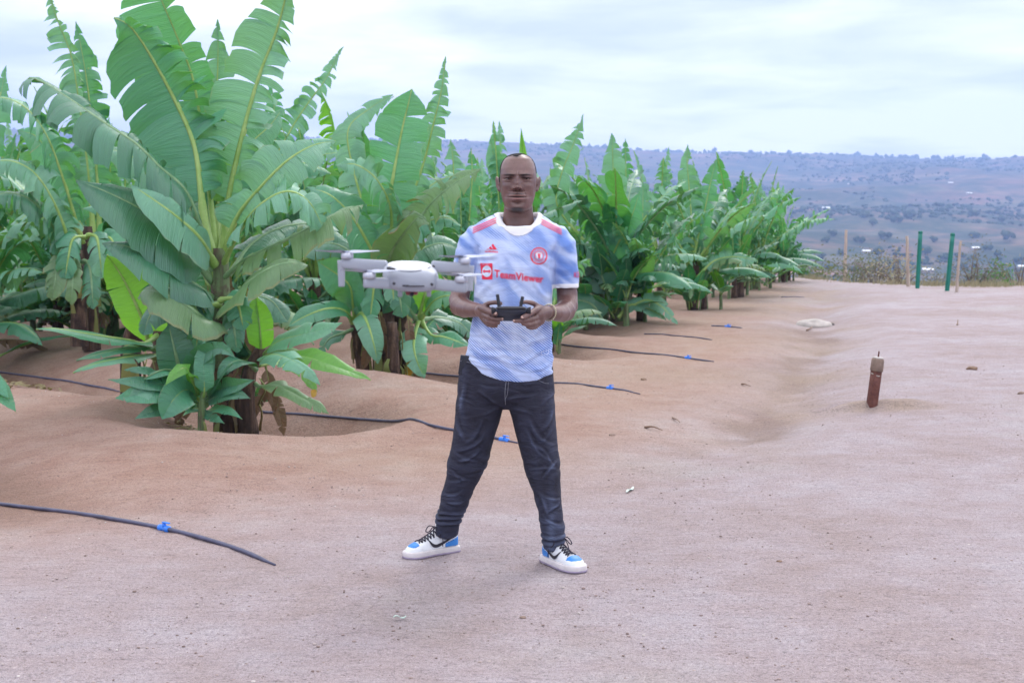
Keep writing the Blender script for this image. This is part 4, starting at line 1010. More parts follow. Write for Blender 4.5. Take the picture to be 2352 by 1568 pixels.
add_stem(PLANTS[22], [P(208, 745, 15.6), P(206, 650, 15.6), P(203, 560, 15.6), P(200, 520, 15.6)], .10, .07, STEM_B, 88, tuple(PLANTS[22].location))
add_stem(PLANTS[22], [P(182, 735, 15.2), P(180, 650, 15.2), P(176, 575, 15.2)], .09, .06, STEM_B, 89, tuple(PLANTS[22].location))

for i, (bx, by, ex, ey, w, mt) in enumerate([(200, 545, 150, 640, 40, 'green'), (200, 540, 235, 640, 38, 'pale'), (178, 580, 120, 690, 36, 'burnt'), (190, 600, 215, 710, 34, 'dark'), (205, 560, 275, 600, 40, 'green'), (176, 590, 165, 700, 30, 'burnt')]):
    extra(22, 15.0, [(bx, by, 0), ((bx * 2 + ex) / 3 + (ex - bx) * .3, (by * 2 + ey) / 3 - 28, -.15), ((bx + ex * 2) / 3 + (ex - bx) * .2, (by + ey * 2) / 3 - 14, -.25), (ex, ey, -.25)], w, (.1 * (-1) ** i, -.9, .4), mt, tear=.6, droop=1.3, seed=760 + i, pet=.12)
for i, (bx, by, ex, ey, w, mt) in enumerate([(505, 700, 450, 800, 36, 'green'), (508, 720, 545, 810, 34, 'dark'), (505, 690, 560, 760, 36, 'green'), (500, 700, 430, 770, 34, 'dark')]):
    H([(bx, by, -.12), ((bx * 2 + ex) / 3 + (ex - bx) * .3, (by * 2 + ey) / 3 - 26, -.25), ((bx + ex * 2) / 3 + (ex - bx) * .2, (by + ey * 2) / 3 - 12, -.3), (ex, ey, -.3)], w, (.1 * (-1) ** i, -.9, .4), mt, tear=.5, droop=1.2, seed=770 + i, pet=.12)
for i, (bx, by, ex, ey, w, mt) in enumerate([(884, 640, 850, 735, 34, 'green'), (886, 645, 925, 730, 34, 'dark'), (884, 635, 905, 700, 30, 'pale')]):
    S([(bx, by, -.12), ((bx * 2 + ex) / 3 + (ex - bx) * .3, (by * 2 + ey) / 3 - 24, -.25), ((bx + ex * 2) / 3 + (ex - bx) * .2, (by + ey * 2) / 3 - 10, -.3), (ex, ey, -.3)], w, (.1 * (-1) ** i, -.9, .4), mt, tear=.5, droop=1.2, seed=790 + i, pet=.12)
# ================================================================== PERSON
YP = 6.1
PX, PY_ = (1178 - 1176) / FPX * YP, YP
person = None
BASE = onground(P(1178, 1300, YP).x, YP)
BASE = Vector((BASE.x, YP, BASE.z))
def remesh(V, F, voxel, smooth=2, fac=0.5):
    me = bpy.data.meshes.new("tmp"); me.from_pydata([tuple(v) for v in V], [], F); me.update()
    o = bpy.data.objects.new("tmp", me); COL.objects.link(o)
    m = o.modifiers.new("r", 'REMESH'); m.mode = 'VOXEL'; m.voxel_size = voxel; m.adaptivity = 0
    if smooth:
        s = o.modifiers.new("s", 'SMOOTH'); s.factor = fac; s.iterations = smooth
    dg = bpy.context.evaluated_depsgraph_get(); dg.update()
    ev = o.evaluated_get(dg); em = ev.to_mesh()
    n = len(em.vertices); co = np.empty(n * 3); em.vertices.foreach_get("co", co)
    nf = len(em.polygons); Fo = [tuple(p.vertices) for p in em.polygons]
    ev.to_mesh_clear(); bpy.data.objects.remove(o); bpy.data.meshes.remove(me)
    return co.reshape(-1, 3), Fo
def normals(V, F):
    V = np.asarray(V); Fq = np.array([f if len(f) == 4 else (f[0], f[1], f[2], f[2]) for f in F])
    a, b, c, d = V[Fq[:, 0]], V[Fq[:, 1]], V[Fq[:, 2]], V[Fq[:, 3]]
    fn = np.cross(c - a, d - b); N = np.zeros_like(V)
    for k in range(4): np.add.at(N, Fq[:, k], fn)
    return N / np.maximum(np.linalg.norm(N, axis=1), 1e-12)[:, None]
def submesh(V, F, mask):
    """faces whose vertices are all in mask"""
    Fs = [f for f in F if all(mask[i] for i in f)]
    used = sorted({i for f in Fs for i in f}); mp = {v: i for i, v in enumerate(used)}
    return V[used], [tuple(mp[i] for i in f) for f in Fs], np.array(used, dtype=int)
def shell(V, F, mask, off, thick=0.0015):
    """thin fitted piece lying on a surface region: offset faces plus rim"""
    N = normals(V, F); Vs, Fs, used = submesh(V, F, mask)
    if len(used) == 0: return Vs, Fs
    top = Vs + N[used] * off; n = len(top); bot = Vs + N[used] * (off - thick - 0.001)
    ed = {}
    for f in Fs:
        for a, b in zip(f, f[1:] + f[:1]):
            ed[(a, b)] = 1
    rim = [(a, b) for (a, b) in ed if (b, a) not in ed]
    return np.concatenate([top, bot]), list(Fs) + [(b, a, a + n, b + n) for a, b in rim]
def limb(mb, pts, n=20, squash=None):
    """pts: (px, py, Y, rx in px, depth radius m); rings perpendicular to the path"""
    C = [P(a, b, Y) for a, b, Y, _, _ in pts]; m = len(C); rings = []
    for i, (a, b, Y, rp, rd) in enumerate(pts):
        t = (C[min(i + 1, m - 1)] - C[max(i - 1, 0)]).normalized()
        u = Vector((0, 1, 0)) - t * t.y
        u = u.normalized() if u.length > 0.2 else t.orthogonal().normalized()
        w = t.cross(u)
        rings.append(ring(C[i], w * (rp / ppm(Y)), u * rd, 2.0, n))
    mb.loft(rings)
def sph_tube(mb, pts, n=12):
    """pts: (px,py,Y,r m) rounded ends"""
    C = [P(a, b, Y) for a, b, Y, _ in pts]; Rr = [p[3] for p in pts]
    d0 = (C[0] - C[1]).normalized(); d1 = (C[-1] - C[-2]).normalized()
    C = [C[0] + d0 * Rr[0] * 0.75, C[0] + d0 * Rr[0] * 0.45] + C + [C[-1] + d1 * Rr[-1] * 0.5, C[-1] + d1 * Rr[-1] * 0.85]
    Rr = [Rr[0] * 0.35, Rr[0] * 0.8] + Rr + [Rr[-1] * 0.82, Rr[-1] * 0.4]
    mb.tube(C, Rr, n)
def hring(y, xl, xr, Yc, dep, e=2.2, tilt=0.0, n=40, skew=0.0):
    """horizontal ring spanning picture columns xl..xr at picture row y"""
    a, b = P(xl, y, Yc), P(xr, y, Yc); c = (a + b) / 2
    return ring(c, (b - a) / 2, Vector((0, dep, tilt)), e, n)

# ---- body surface --------------------------------------------------------------------------------------
bb = MB()
HX, HY = 1190, 6.085          # head centre column and depth
head = [(352.5, 6, -.012, .02), (354.5, 16, -.04, .05), (359, 25, -.062, .07), (366, 32, -.078, .084), (376, 37.5, -.088, .095), (388, 40.8, -.094, .102),
        (400, 42.2, -.098, .104), (412, 42.2, -.098, .102), (424, 41.6, -.096, .098), (436, 40.4, -.094, .09), (448, 38.8, -.092, .08), (458, 36.3, -.092, .068),
        (467, 33.5, -.092, .055), (475, 31, -.090, .042), (481, 26, -.086, .03), (486, 18, -.078, .015), (489, 8, -.066, .0)]
rings = []
for (y, hw, f, b) in head:
    c = P(HX, y, HY); u = Vector((hw / ppm(HY), 0, 0)); e = 2.35 if y > 380 else 2.1
    mid = (f + b) / 2
    rings.append(ring(c + Vector((0, mid, 0)), u, Vector((0, (b - f) / 2, 0)), e, 40))
bb.loft(rings[::-1])
bb.loft([hring(560, 1128, 1252, 6.13, .075), hring(535, 1140, 1240, 6.12, .070), hring(520, 1151, 1230, 6.115, .064), hring(500, 1155, 1226, 6.11, .060), hring(480, 1157, 1224, 6.10, .060), hring(460, 1159, 1222, 6.10, .060), hring(440, 1160, 1222, 6.11, .055), hring(425, 1168, 1212, 6.12, .04)])
# torso and legs (under the clothes)
bb.loft([hring(900, 1075, 1250, 6.13, .085), hring(860, 1082, 1245, 6.13, .09), hring(800, 1098, 1248, 6.12, .09), hring(700, 1105, 1250, 6.12, .10), hring(610, 1100, 1262, 6.12, .105), hring(560, 1100, 1270, 6.12, .095), hring(535, 1112, 1260, 6.12, .08), hring(520, 1135, 1240, 6.12, .06)])
limb(bb, [(1110, 880, 6.13, 40, .07), (1098, 980, 6.14, 36, .07), (1075, 1070, 6.16, 28, .06), (1050, 1140, 6.2, 25, .055), (1034, 1200, 6.25, 15, .035), (1027, 1230, 6.27, 10, .018), (1024, 1256, 6.27, 9, .016)])
limb(bb, [(1215, 880, 6.12, 40, .07), (1230, 980, 6.10, 34, .07), (1243, 1070, 6.08, 27, .06), (1258, 1150, 6.06, 24, .055), (1270, 1225, 6.04, 15, .035), (1270, 1262, 6.05, 10, .018), (1268, 1285, 6.055, 9, .016)])
# arms
limb(bb, [(1110, 552, 6.13, 26, .045), (1085, 575, 6.14, 26, .05), (1072, 610, 6.15, 24, .048), (1066, 640, 6.15, 22.5, .045), (1059, 670, 6.14, 22, .044), (1054, 690, 6.12, 23.5, .045), (1057, 703, 6.08, 24, .045), (1068, 708, 6.03, 22, .042), (1082, 710, 5.97, 18.5, .036), (1097, 712, 5.92, 15.5, .030), (1110, 714, 5.89, 15.5, .028)])
limb(bb, [(1265, 555, 6.13, 26, .045), (1288, 580, 6.14, 27, .05), (1298, 620, 6.15, 25, .048), (1301, 655, 6.15, 24, .046), (1303, 685, 6.14, 24, .046), (1303, 703, 6.11, 25, .046), (1298, 714, 6.06, 24.5, .045), (1288, 718, 6.01, 22, .042), (1275, 719, 5.95, 18, .036), (1262, 718, 5.91, 15.5, .030), (1250, 717, 5.88, 16, .028)])
# hands: palm, four fingers and a thumb each
sph_tube(bb, [(1104, 713, 5.895, .028), (1114, 716, 5.87, .031), (1121, 720, 5.85, .029)], 16)
sph_tube(bb, [(1112, 724, 5.875, .024), (1118, 732, 5.86, .024), (1120, 738, 5.855, .020)], 16)
FING_L = [
 [(1112, 703, 5.86, .0125), (1124, 696, 5.83, .0105), (1138, 694, 5.81, .0092), (1150, 697, 5.80, .0082)],                 # index over the top
 [(1112, 722, 5.84, .0125), (1124, 729, 5.80, .0105), (1139, 733, 5.785, .0092), (1152, 733, 5.785, .0082)],               # middle
 [(1113, 732, 5.85, .0120), (1122, 738.5, 5.81, .0103), (1134, 741.5, 5.795, .0090), (1145, 741.5, 5.79, .0080)],          # ring
 [(1115, 740, 5.86, .0105), (1122, 746.5, 5.83, .0092), (1131, 749, 5.81, .0082), (1140, 748.5, 5.80, .0074)]]              # little
TH_L = [(1104, 706, 5.865, .0155), (1115, 711, 5.82, .0130), (1127, 716.5, 5.785, .0112), (1139, 721, 5.765, .0098)]
sph_tube(bb, [(1256, 717, 5.885, .028), (1242, 718, 5.86, .031), (1234, 722, 5.84, .029)], 16)
sph_tube(bb, [(1243, 726, 5.87, .024), (1238, 736, 5.85, .024), (1234, 741, 5.845, .020)], 16)
FING_R = [
 [(1236, 704, 5.86, .0125), (1224, 696, 5.83, .0105), (1209, 693.5, 5.81, .0092), (1196, 695, 5.80, .0082)],
 [(1236, 727, 5.83, .0125), (1221, 733, 5.79, .0108), (1202, 737, 5.775, .0094), (1182, 737, 5.775, .0082)],
 [(1238, 736, 5.84, .0120), (1226, 743, 5.80, .0105), (1214, 746, 5.785, .0092), (1201, 744.5, 5.78, .0080)],
 [(1238, 744, 5.85, .0105), (1229, 751, 5.82, .0095), (1220, 753, 5.80, .0084), (1211, 751, 5.79, .0074)]]
TH_R = [(1243, 707, 5.855, .0155), (1230, 712, 5.81, .0130), (1216, 721, 5.775, .0112), (1200, 729.5, 5.755, .0098)]
for f in FING_L + FING_R + [TH_L, TH_R]: sph_tube(bb, f, 10)
# ears
for sg in (-1, 1):
    ex = HX + sg * 44.5
    for (dx_, dy_, r) in [(0, -12, .012), (3.5, -9, .012), (5, -2, .011), (3.5, 5, .010), (0.5, 11, .009)]:
        pass
    ear = [(ex - sg * 3, 424, HY + .005, .008), (ex + sg * 2.2, 413, HY + .014, .0085), (ex + sg * 4.2, 407, HY + .018, .0075), (ex + sg * 4.6, 416, HY + .02, .007), (ex + sg * 2.6, 427, HY + .014, .0075), (ex - sg * 1.0, 437, HY + .004, .0075)]
    sph_tube(bb, ear, 10)
    sph_tube(bb, [(ex - sg * 4, 410, HY + .016, .009), (ex - sg * 2.5, 424, HY + .016, .009), (ex - sg * 3.5, 434, HY + .008, .008)], 10)
BV, BF = remesh(bb.V, bb.F, 0.0031, 3, 0.5)

# ---- finer mesh over the face, then sculpt it by displacement towards the front (metres) -------
hc = P(HX - 2, 411, HY)
def refine(V, F, test, cuts=2):
    bm = bmesh.new()
    vs_ = [bm.verts.new(v) for v in V.tolist()]
    for f in F: bm.faces.new([vs_[i] for i in f])
    bm.verts.index_update()
    es = [e for e in bm.edges if test(e.verts[0].co) and test(e.verts[1].co)]
    bmesh.ops.subdivide_edges(bm, edges=es, cuts=cuts, use_grid_fill=True, smooth=0.0)
    bm.verts.index_update(); bm.verts.ensure_lookup_table()
    V2 = np.array([v.co[:] for v in bm.verts]); F2 = []
    for f in bm.faces:
        q = [v.index for v in f.verts]
        if len(q) <= 4: F2.append(tuple(q))
        else: F2 += [(q[0], q[k], q[k + 1]) for k in range(1, len(q) - 1)]
    bm.free(); return V2, F2
BV = BV + normals(BV, BF) * (0.0010 * fbm(BV[:, 0] * 22, BV[:, 1] * 22, BV[:, 2] * 22, seed=88, oct=2))[:, None]
_zt, _zb = P(0, 392, HY).z, P(0, 490, HY).z
BV, BF = refine(BV, BF, lambda c: _zb < c.z < _zt and c.y < HY - .055 and abs(c.x - hc.x) < .068)
x = BV[:, 0] - hc.x; z = BV[:, 2] - hc.z
front = (BV[:, 1] < HY - 0.02)
inh = front & (z < 0.12) & (z > -0.17) & (np.abs(x) < 0.085)
def gs(cx, cz, sx, sz, p=2): return np.exp(-(np.abs((x - cx) / sx) ** p + np.abs((z - cz) / sz) ** p))
def sym(cx, cz, sx, sz, p=2): return gs(cx, cz, sx, sz, p) + gs(-cx, cz, sx, sz, p)
def line(x0, y0, x1, y1, wd):          # both sides; x in metres, y in picture rows
    a = np.array([x0, zn(y0)]); b = np.array([x1, zn(y1)]); d = b - a; L = np.hypot(*d); d /= L
    q0, q1 = np.abs(x) - a[0], z - a[1]; s_ = q0 * d[0] + q1 * d[1]; t_ = -q0 * d[1] + q1 * d[0]
    return np.exp(-(t_ / wd) ** 2) * sstep(-.003, L * .25, s_) * (1 - sstep(L * .75, L + .003, s_))
mm = 1 / ppm(HY)
zn = lambda py: (411 - py) * mm
E = .0385
D = np.zeros(len(BV))
D += 0.0035 * gs(0, zn(399), .055, .010) + 0.0058 * sym(.030, zn(402.5), .024, .0052)      # brow bar
D -= 0.0125 * sym(E * .95, zn(410.5), .0200, .0080) + 0.0060 * sym(.0205, zn(409.5), .0070, .0085)   # sockets
D += 0.0088 * sym(E, zn(408.6), .0165, .0040) + 0.0070 * sym(E, zn(415.4), .0155, .0034)   # lids
D -= 0.0048 * sym(E, zn(412.2), .0150, .0016)                                           # the opening
D -= 0.0022 * sym(E, zn(404.8), .0160, .0013)                                           # lid crease
D -= 0.0022 * line(.027, 420.5, .052, 418.5, .0020)                                     # below the eye
D += 0.0110 * gs(0, zn(412), .0080, .014) + 0.0150 * gs(0, zn(423), .0098, .010) + 0.0215 * gs(0, zn(431), .0128, .0072)   # nose
D += 0.0160 * sym(.0160, zn(433.0), .0066, .0060)                                       # wings
D -= 0.0110 * gs(0, zn(439.8), .0240, .0024) + 0.0055 * sym(.0092, zn(437.2), .0042, .0018)
D -= 0.0030 * gs(0, zn(443.5), .0035, .005)
D += 0.0060 * sym(.047, zn(428), .016, .011) - 0.0052 * sym(.051, zn(450), .013, .015)
D -= 0.0022 * line(.0235, 434, .0375, 452, .0034)                                       # folds beside the nose
D += 0.0095 * gs(0, zn(453), .040, .019)
D += 0.0058 * gs(0, zn(448.9), .0290, .0032) + 0.0085 * gs(0, zn(457.4), .0265, .0046)  # lips
D -= 0.0068 * gs(0, zn(452.9), .0330, .0013) + 0.0035 * sym(.0335, zn(453.5), .0035, .0028)
D -= 0.0060 * gs(0, zn(465.5), .0240, .0040)
D += 0.0085 * gs(0, zn(476), .0230, .0105)
D -= 0.0030 * (gs(.0055, zn(401), .0020, .0085) + gs(-.0055, zn(401), .0020, .0085))
D += 0.0016 * gs(0, zn(385), .035, .012)
w = inh * sstep(HY - 0.02, HY - 0.06, BV[:, 1])
BV[:, 1] -= D * w
# masks used by the skin material
ax_ = np.abs(x)
brow = np.exp(-(np.abs((ax_ - .033) / .0215) ** 4 + np.abs((z - zn(404.8) - (ax_ - .014) * .16 + np.maximum(0, ax_ - .042) * .35) / (.0050 - .06 * np.maximum(0, ax_ - .03))) ** 2)) * inh
brow *= 1.35 + 0.4 * vnoise(x * 900, z * 300, seed=5)
lips = (0.35 * gs(0, zn(449.6), .0300, .0026, 3) + 1.3 * gs(0, zn(457.3), .0275, .0042, 3)) * inh
stub = (gs(0, zn(481.5), .028, .0115, 4) * 1.15 + gs(0, zn(466.5), .010, .005) * 0.45 + gs(0, zn(445.6), .032, .0026, 3) * 0.8 + line(.036, 456, .030, 474, .006) * .22) * inh * (0.85 + .3 * vnoise(x * 700, z * 700, seed=6))
eyeline_and_socket_shade = (1.2 * sym(E, zn(410.4), .0180, .0018, 3) + 0.45 * sym(E, zn(413.8), .0150, .0009, 3) + .40 * sym(E * .85, zn(407.5), .018, .0036)) * inh  # lash lines, plus eye socket shade put into the skin colour
crease = (sym(.0092, zn(437.4), .0046, .0017, 3) + 1.2 * gs(0, zn(452.9), .034, .0016, 3) + .10 * line(.0235, 434, .0385, 455, .0020) + .35 * line(.027, 420.5, .052, 418.5, .0011) + .45 * (gs(.0055, zn(401), .0012, .0070) + gs(-.0055, zn(401), .0012, .0070)) + .3 * sym(.0215, zn(432), .0016, .0050)) * inh  # shade of face folds, nostrils and mouth line painted into the skin
handy = (BV[:, 2] < P(0, 690, 5.85).z) & (BV[:, 2] > P(0, 756, 5.85).z) & (BV[:, 1] < 5.90)
M = Mat("skin")
c = M.coord(); n = M.noise(c, 9, 5, 0.6); n2 = M.noise(c, 90, 4, 0.6)
col = M.ramp(n, [(0.32, (0.118, 0.062, 0.052)), (0.55, (0.158, 0.084, 0.072)), (0.75, (0.205, 0.112, 0.098))])
col = M.mix(0.4, col, M.ramp(n2, [(0.3, 0.82), (0.7, 1.15)]), 'MULTIPLY')
col = M.mix(M.attr("lips"), col, (0.30, 0.135, 0.125))
col = M.mix(M.attr("stubble"), col, (0.018, 0.014, 0.014))
col = M.mix(M.attr("brow"), col, (0.022, 0.014, 0.012))
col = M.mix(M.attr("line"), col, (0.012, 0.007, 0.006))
M.set(col, 0.38, 0.65, normal=M.bump(n2, 0.35, 0.002))
M.b.inputs["Subsurface Weight"].default_value = 0.06; M.b.inputs["Subsurface Radius"].default_value = (0.02, 0.008, 0.005)
M.b.inputs["Subsurface Scale"].default_value = 0.3
SKIN = M.m
person = obj("person", BV, BF, SKIN, origin=tuple(BASE), col={"brow": np.clip(brow, 0, 1) * .9, "lips": np.clip(lips, 0, 1) * .6, "stubble": np.clip(stub, 0, 1), "line": np.clip(eyeline_and_socket_shade + crease, 0, 1)})  # line attribute: lash lines plus socket and fold shade painted into the skin
tag(person, "standing person in blue and white football shirt and dark jeans holding a remote control", "person")
# hair: close cropped and receding; a thin cap, fading into the scalp colour
def hairline_of(px_, pz_):
    return np.where(pz_ > 0.083, -0.072 + np.abs(px_ + .002) * 1.0, np.interp(pz_, [-0.06, -0.02, 0.0, 0.03, 0.06, 0.083], [0.05, 0.0, -0.022, -0.030, -0.022, -0.020]))
hz_, hy_ = BV[:, 2] - hc.z, BV[:, 1] - HY
onhead = (BV[:, 2] > P(0, 440, HY).z) & (np.abs(x) < 0.082) & (hy_ < 0.2) & ((np.abs(x) < 0.0775) | (hz_ > 0.02))
hl = hairline_of(x, hz_) + .004 * vnoise(BV[:, 0] * 120, BV[:, 1] * 120, BV[:, 2] * 120, seed=12)
HV, HF = shell(BV, BF, onhead & (hy_ > hl + .004), 0.0014, 0.001)
M = Mat("hair"); n = M.noise(M.coord(), 260, 3, 0.7)
M.set(M.ramp(n, [(0.3, 0.008), (0.7, 0.034)]), 0.85, 0.15, normal=M.bump(n, 0.8, 0.002)); HAIR = M.m
obj("hair", HV, HF, HAIR, person)
person.data.attributes["stubble"].data.foreach_set("value", np.clip(stub + onhead * .8 * sstep(hl - .012, hl + .006, hy_), 0, 1).astype(np.float32))
# eyes
WHITE_E = simple("eye_white", (0.36, 0.30, 0.28), 0.35, 0.05, spec=.3); IRIS = simple("eye_iris", (0.012, 0.008, 0.006), 0.25, 0.05, spec=.4)
for sg in (-1, 1):
    ec = Vector((hc.x + sg * E, 0, P(0, 412.2, HY).z))
    i0 = np.argmin(np.abs(BV[:, 0] - ec.x) + np.abs(BV[:, 2] - ec.z) + np.where(BV[:, 1] < HY - 0.05, 0, 9))
    ys_ = BV[i0, 1]
    bm = bmesh.new(); bmesh.ops.create_uvsphere(bm, u_segments=20, v_segments=12, radius=1)
    mb = MB(); mb.add([(ec.x + v.co.x * .0115, ys_ + 0.0040 + v.co.y * .0062, ec.z + v.co.z * .0040) for v in bm.verts], [[v.index for v in f.verts] for f in bm.faces])
    eo = mb.build("eye", WHITE_E, person)
    mb = MB(); mb.add([(ec.x + .0005 + v.co.x * .0068, ys_ + 0.0032 + v.co.y * .0062, ec.z + v.co.z * .0041) for v in bm.verts], [[v.index for v in f.verts] for f in bm.faces])
    mb.build("iris", IRIS, eo); bm.free()
# finger nails
NAIL = simple("finger_nail", (0.46, 0.30, 0.25), 0.35, 0.06)
for f in FING_L[1:2] + FING_R[1:2] + [TH_L, TH_R]:
    a, b = P(*f[-2][:3]), P(*f[-1][:3]); d = (b - a).normalized(); r = f[-1][3]
    nrm = (Vector((0, -1, 0.35)) - d * d.dot(Vector((0, -1, 0.35)))).normalized(); w_ = d.cross(nrm)
    mb = MB(); mb.loft([ring(b + d * (r * 0.35 + q * r * 0.9) + nrm * (r * (0.86 - 0.25 * q * q)), w_ * (r * 0.62 * s_), nrm * r * 0.16, 2, 10) for q, s_ in ((-0.5, 0.5), (-0.3, 0.9), (0.1, 1.0), (0.45, 0.9), (0.62, 0.5))])
    mb.build("finger_nail", NAIL, person)

# ---- shirt ---------------------------------------------------------------------------------------------
sb = MB()
YT = 6.115
def hemdy(px): return np.interp(px, [1050, 1073, 1110, 1150, 1190, 1230, 1268, 1290], [-46, -38, -14, -2, 2, 0, -12, -20])
tr = [(842, 1085, 1256, YT, .112), (868, 1080, 1261, YT, .120), (868, 1071, 1269, YT, .132), (850, 1071, 1269, YT, .135), (820, 1074, 1268, YT, .137), (780, 1080, 1266, YT, .134), (740, 1085, 1266, YT, .133),
      (700, 1089, 1268, YT, .133), (650, 1090, 1271, YT, .135), (610, 1090, 1274, YT, .136), (580, 1086, 1280, YT, .130), (560, 1080, 1292, YT, .120), (545, 1079, 1295, YT, .110), (533, 1081, 1293, YT, .103), (524, 1085, 1288, YT, .098)]
def droop_ring(y, a, b, dep, drop, e=2.1):
    r_ = hring(y, a, b, YT, dep, e); return [Vector((p.x, p.y, p.z - drop * max(0.0, -(p.y - YT) / dep) ** 1.6)) for p in r_]
rings = [hring(y, a, b, Yc, d, 2.35) for y, a, b, Yc, d in tr]
rings += [droop_ring(514, 1094, 1278, .095, .010), droop_ring(506, 1107, 1264, .092, .028), droop_ring(499, 1121, 1253, .090, .050), droop_ring(494, 1134, 1245, .088, .068), droop_ring(490, 1141, 1240, .086, .078),
          droop_ring(488, 1146, 1236, .083, .082), droop_ring(496, 1148, 1233, .078, .080), droop_ring(520, 1154, 1228, .070, .06)]
# the hem line is curved: shift the lowest rings
for k in range(7):
    wgt = [1, 1, 1, .85, .5, .2, .05][k]
    rings[k] = [Vector((p.x, p.y, p.z - float(hemdy(1176 + p.x / YT * FPX)) * wgt / ppm(YT))) for p in rings[k]]
sb.loft(rings)
def sleeve(mb, pts, end_px, end_in):
    C = [P(a, b, Y) for a, b, Y, _, _ in pts]; m = len(C); rings = []
    for i, (a, b, Y, rp, rd) in enumerate(pts):
        t = (C[min(i + 1, m - 1)] - C[max(i - 1, 0)]).normalized(); u = (Vector((0, 1, 0)) - t * t.y).normalized(); w_ = t.cross(u)
        rings.append(ring(C[i], w_ * (rp / ppm(Y)), u * rd, 2.1, 32))
    t = (C[-1] - C[-2]).normalized(); u = (Vector((0, 1, 0)) - t * t.y).normalized(); w_ = t.cross(u); rp, rd = pts[-1][3] / ppm(pts[-1][2]), pts[-1][4]
    rings.append(ring(C[-1] + t * .002, w_ * (rp - .006), u * (rd - .006), 2.1, 32))
    rings.append(ring(C[-1] - t * .035, w_ * (rp - .008), u * (rd - .008), 2.1, 32))
    mb.loft(rings)
sleeve(sb, [(1118, 535, 6.13, 22, .06), (1100, 543, 6.13, 30, .085), (1086, 562, 6.13, 34, .088), (1076, 585, 6.13, 32.5, .083), (1069, 610, 6.14, 30, .077), (1065, 634, 6.14, 27.5, .070)], 0, 0)
sleeve(sb, [(1255, 536, 6.13, 22, .06), (1274, 545, 6.13, 31, .085), (1289, 567, 6.13, 34, .088), (1295, 597, 6.13, 32, .083), (1299, 630, 6.14, 31, .077), (1300, 661, 6.14, 29, .072)], 0, 0)
SV, SF = remesh(sb.V, sb.F, 0.0038, 4, 0.5)
SN = normals(SV, SF)
sx, sy, sz = SV[:, 0], SV[:, 1], SV[:, 2]
spx = 1176 + sx / sy * FPX
zc_ = lambda py, Y=YT: P(1176, py, Y).z
Z = lambda py: zc_(py)
def fold(ax, ay, bx, by, wd, amp, sharp=1.6):
    """a crease from picture point a to b on the front (metres, signed)"""
    a = np.array([P(ax, ay, 6.0).x, P(ax, ay, 6.0).z]); b = np.array([P(bx, by, 6.0).x, P(bx, by, 6.0).z])
    d = b - a; L = np.hypot(*d); d = d / L; q = np.stack([sx * 6.0 / np.maximum(sy, 1) - a[0], sz - a[1]], 1) if False else np.stack([sx - a[0], sz - a[1]], 1)
    s = q @ d; t = q @ np.array([-d[1], d[0]])
    t = t + 0.01 * np.sin(s * 30 + ax)
    env = sstep(-0.01, L * 0.3, s) * (1 - sstep(L * 0.6, L + 0.01, s))
    return amp * env * (np.exp(-(t / wd) ** 2) - 0.55 * np.exp(-((t - wd * 1.7) / wd) ** 2))
D = np.zeros(len(SV)); fr = sstep(6.16, 6.08, sy)
for args in [(1092, 600, 1150, 575, .010, .006), (1092, 612, 1140, 600, .009, .006), (1092, 560, 1100, 620, .009, -.008), (1272, 600, 1225, 580, .010, .005), (1270, 620, 1235, 600, .009, .006), (1274, 555, 1268, 640, .009, -.008),
             (1080, 800, 1180, 822, .010, .007), (1078, 785, 1150, 795, .009, .006), (1083, 835, 1190, 850, .010, .006), (1262, 770, 1200, 800, .010, .007), (1264, 800, 1190, 828, .010, .007), (1264, 735, 1215, 775, .010, .007),
             (1086, 745, 1140, 775, .010, .006), (1266, 700, 1240, 740, .010, .006), (1088, 690, 1120, 735, .010, .005), (1135, 760, 1170, 800, .010, .005), (1225, 640, 1262, 690, .009, .005), (1130, 640, 1100, 690, .012, .004),
             (1110, 815, 1230, 838, .008, .004), (1266, 835, 1210, 848, .008, .005), (1076, 765, 1120, 772, .007, .005), (1076, 820, 1110, 835, .007, .005)]:
    D += fold(*args) * fr
n_low = fbm(sx * 14, sy * 8, sz * 22, seed=51, oct=3)
D += 0.0022 * n_low * (0.4 + 0.8 * sstep(Z(680), Z(800), sz * 1.0) if False else 1)
lowband = sstep(Z(700), Z(790), sz)          # 0 above, 1 below (z falls)
wr = vnoise(sx * 7 + 3, sy * 5, sz * 34 + sx * 9, seed=52)
D += 0.0055 * lowband * (1 - np.abs(wr)) ** 2 * (1 - sstep(Z(846), Z(870), sz))
# sleeves bunch a little
sl = ((spx < 1092) | (spx > 1276)) & (sz > Z(672))
D += sl * 0.003 * vnoise(sx * 10, sy * 8, sz * 30 + sx * 25, seed=53) + sl * 0.0015 * fbm(sx * 30, sy * 20, sz * 40, seed=54, oct=2)
SV = SV + SN * D[:, None]
seamL = np.exp(-(((spx - (1098 - (sz - Z(600)) * 25)) / 1.4)) ** 2) * 0
M = Mat("football_shirt")
c = M.coord()
st = M.coord(rot=(0, R(-40), 0))                                  # x axis along the hatch lines
sp_ = M.new("ShaderNodeSeparateXYZ"); M.link(st, sp_.inputs[0])
line = M.math('FRACT', M.math('MULTIPLY', sp_.outputs[2], 1 / 0.0082))
line = M.math('ABSOLUTE', M.math('SUBTRACT', line, 0.5))            # 0 centre .. 0.5
hm1 = M.new("ShaderNodeMapping"); hm1.inputs["Scale"].default_value = (7, 1.5, 17); M.link(st, hm1.inputs["Vector"])
blk = M.noise(hm1.outputs[0], 1.0, 2, 0.5, 0.3)
hm2 = M.new("ShaderNodeMapping"); hm2.inputs["Scale"].default_value = (5, 1.5, 30); hm2.inputs["Location"].default_value = (4, 2, 1); M.link(st, hm2.inputs["Vector"])
blk2 = M.noise(hm2.outputs[0], 1.0, 2, 0.5)
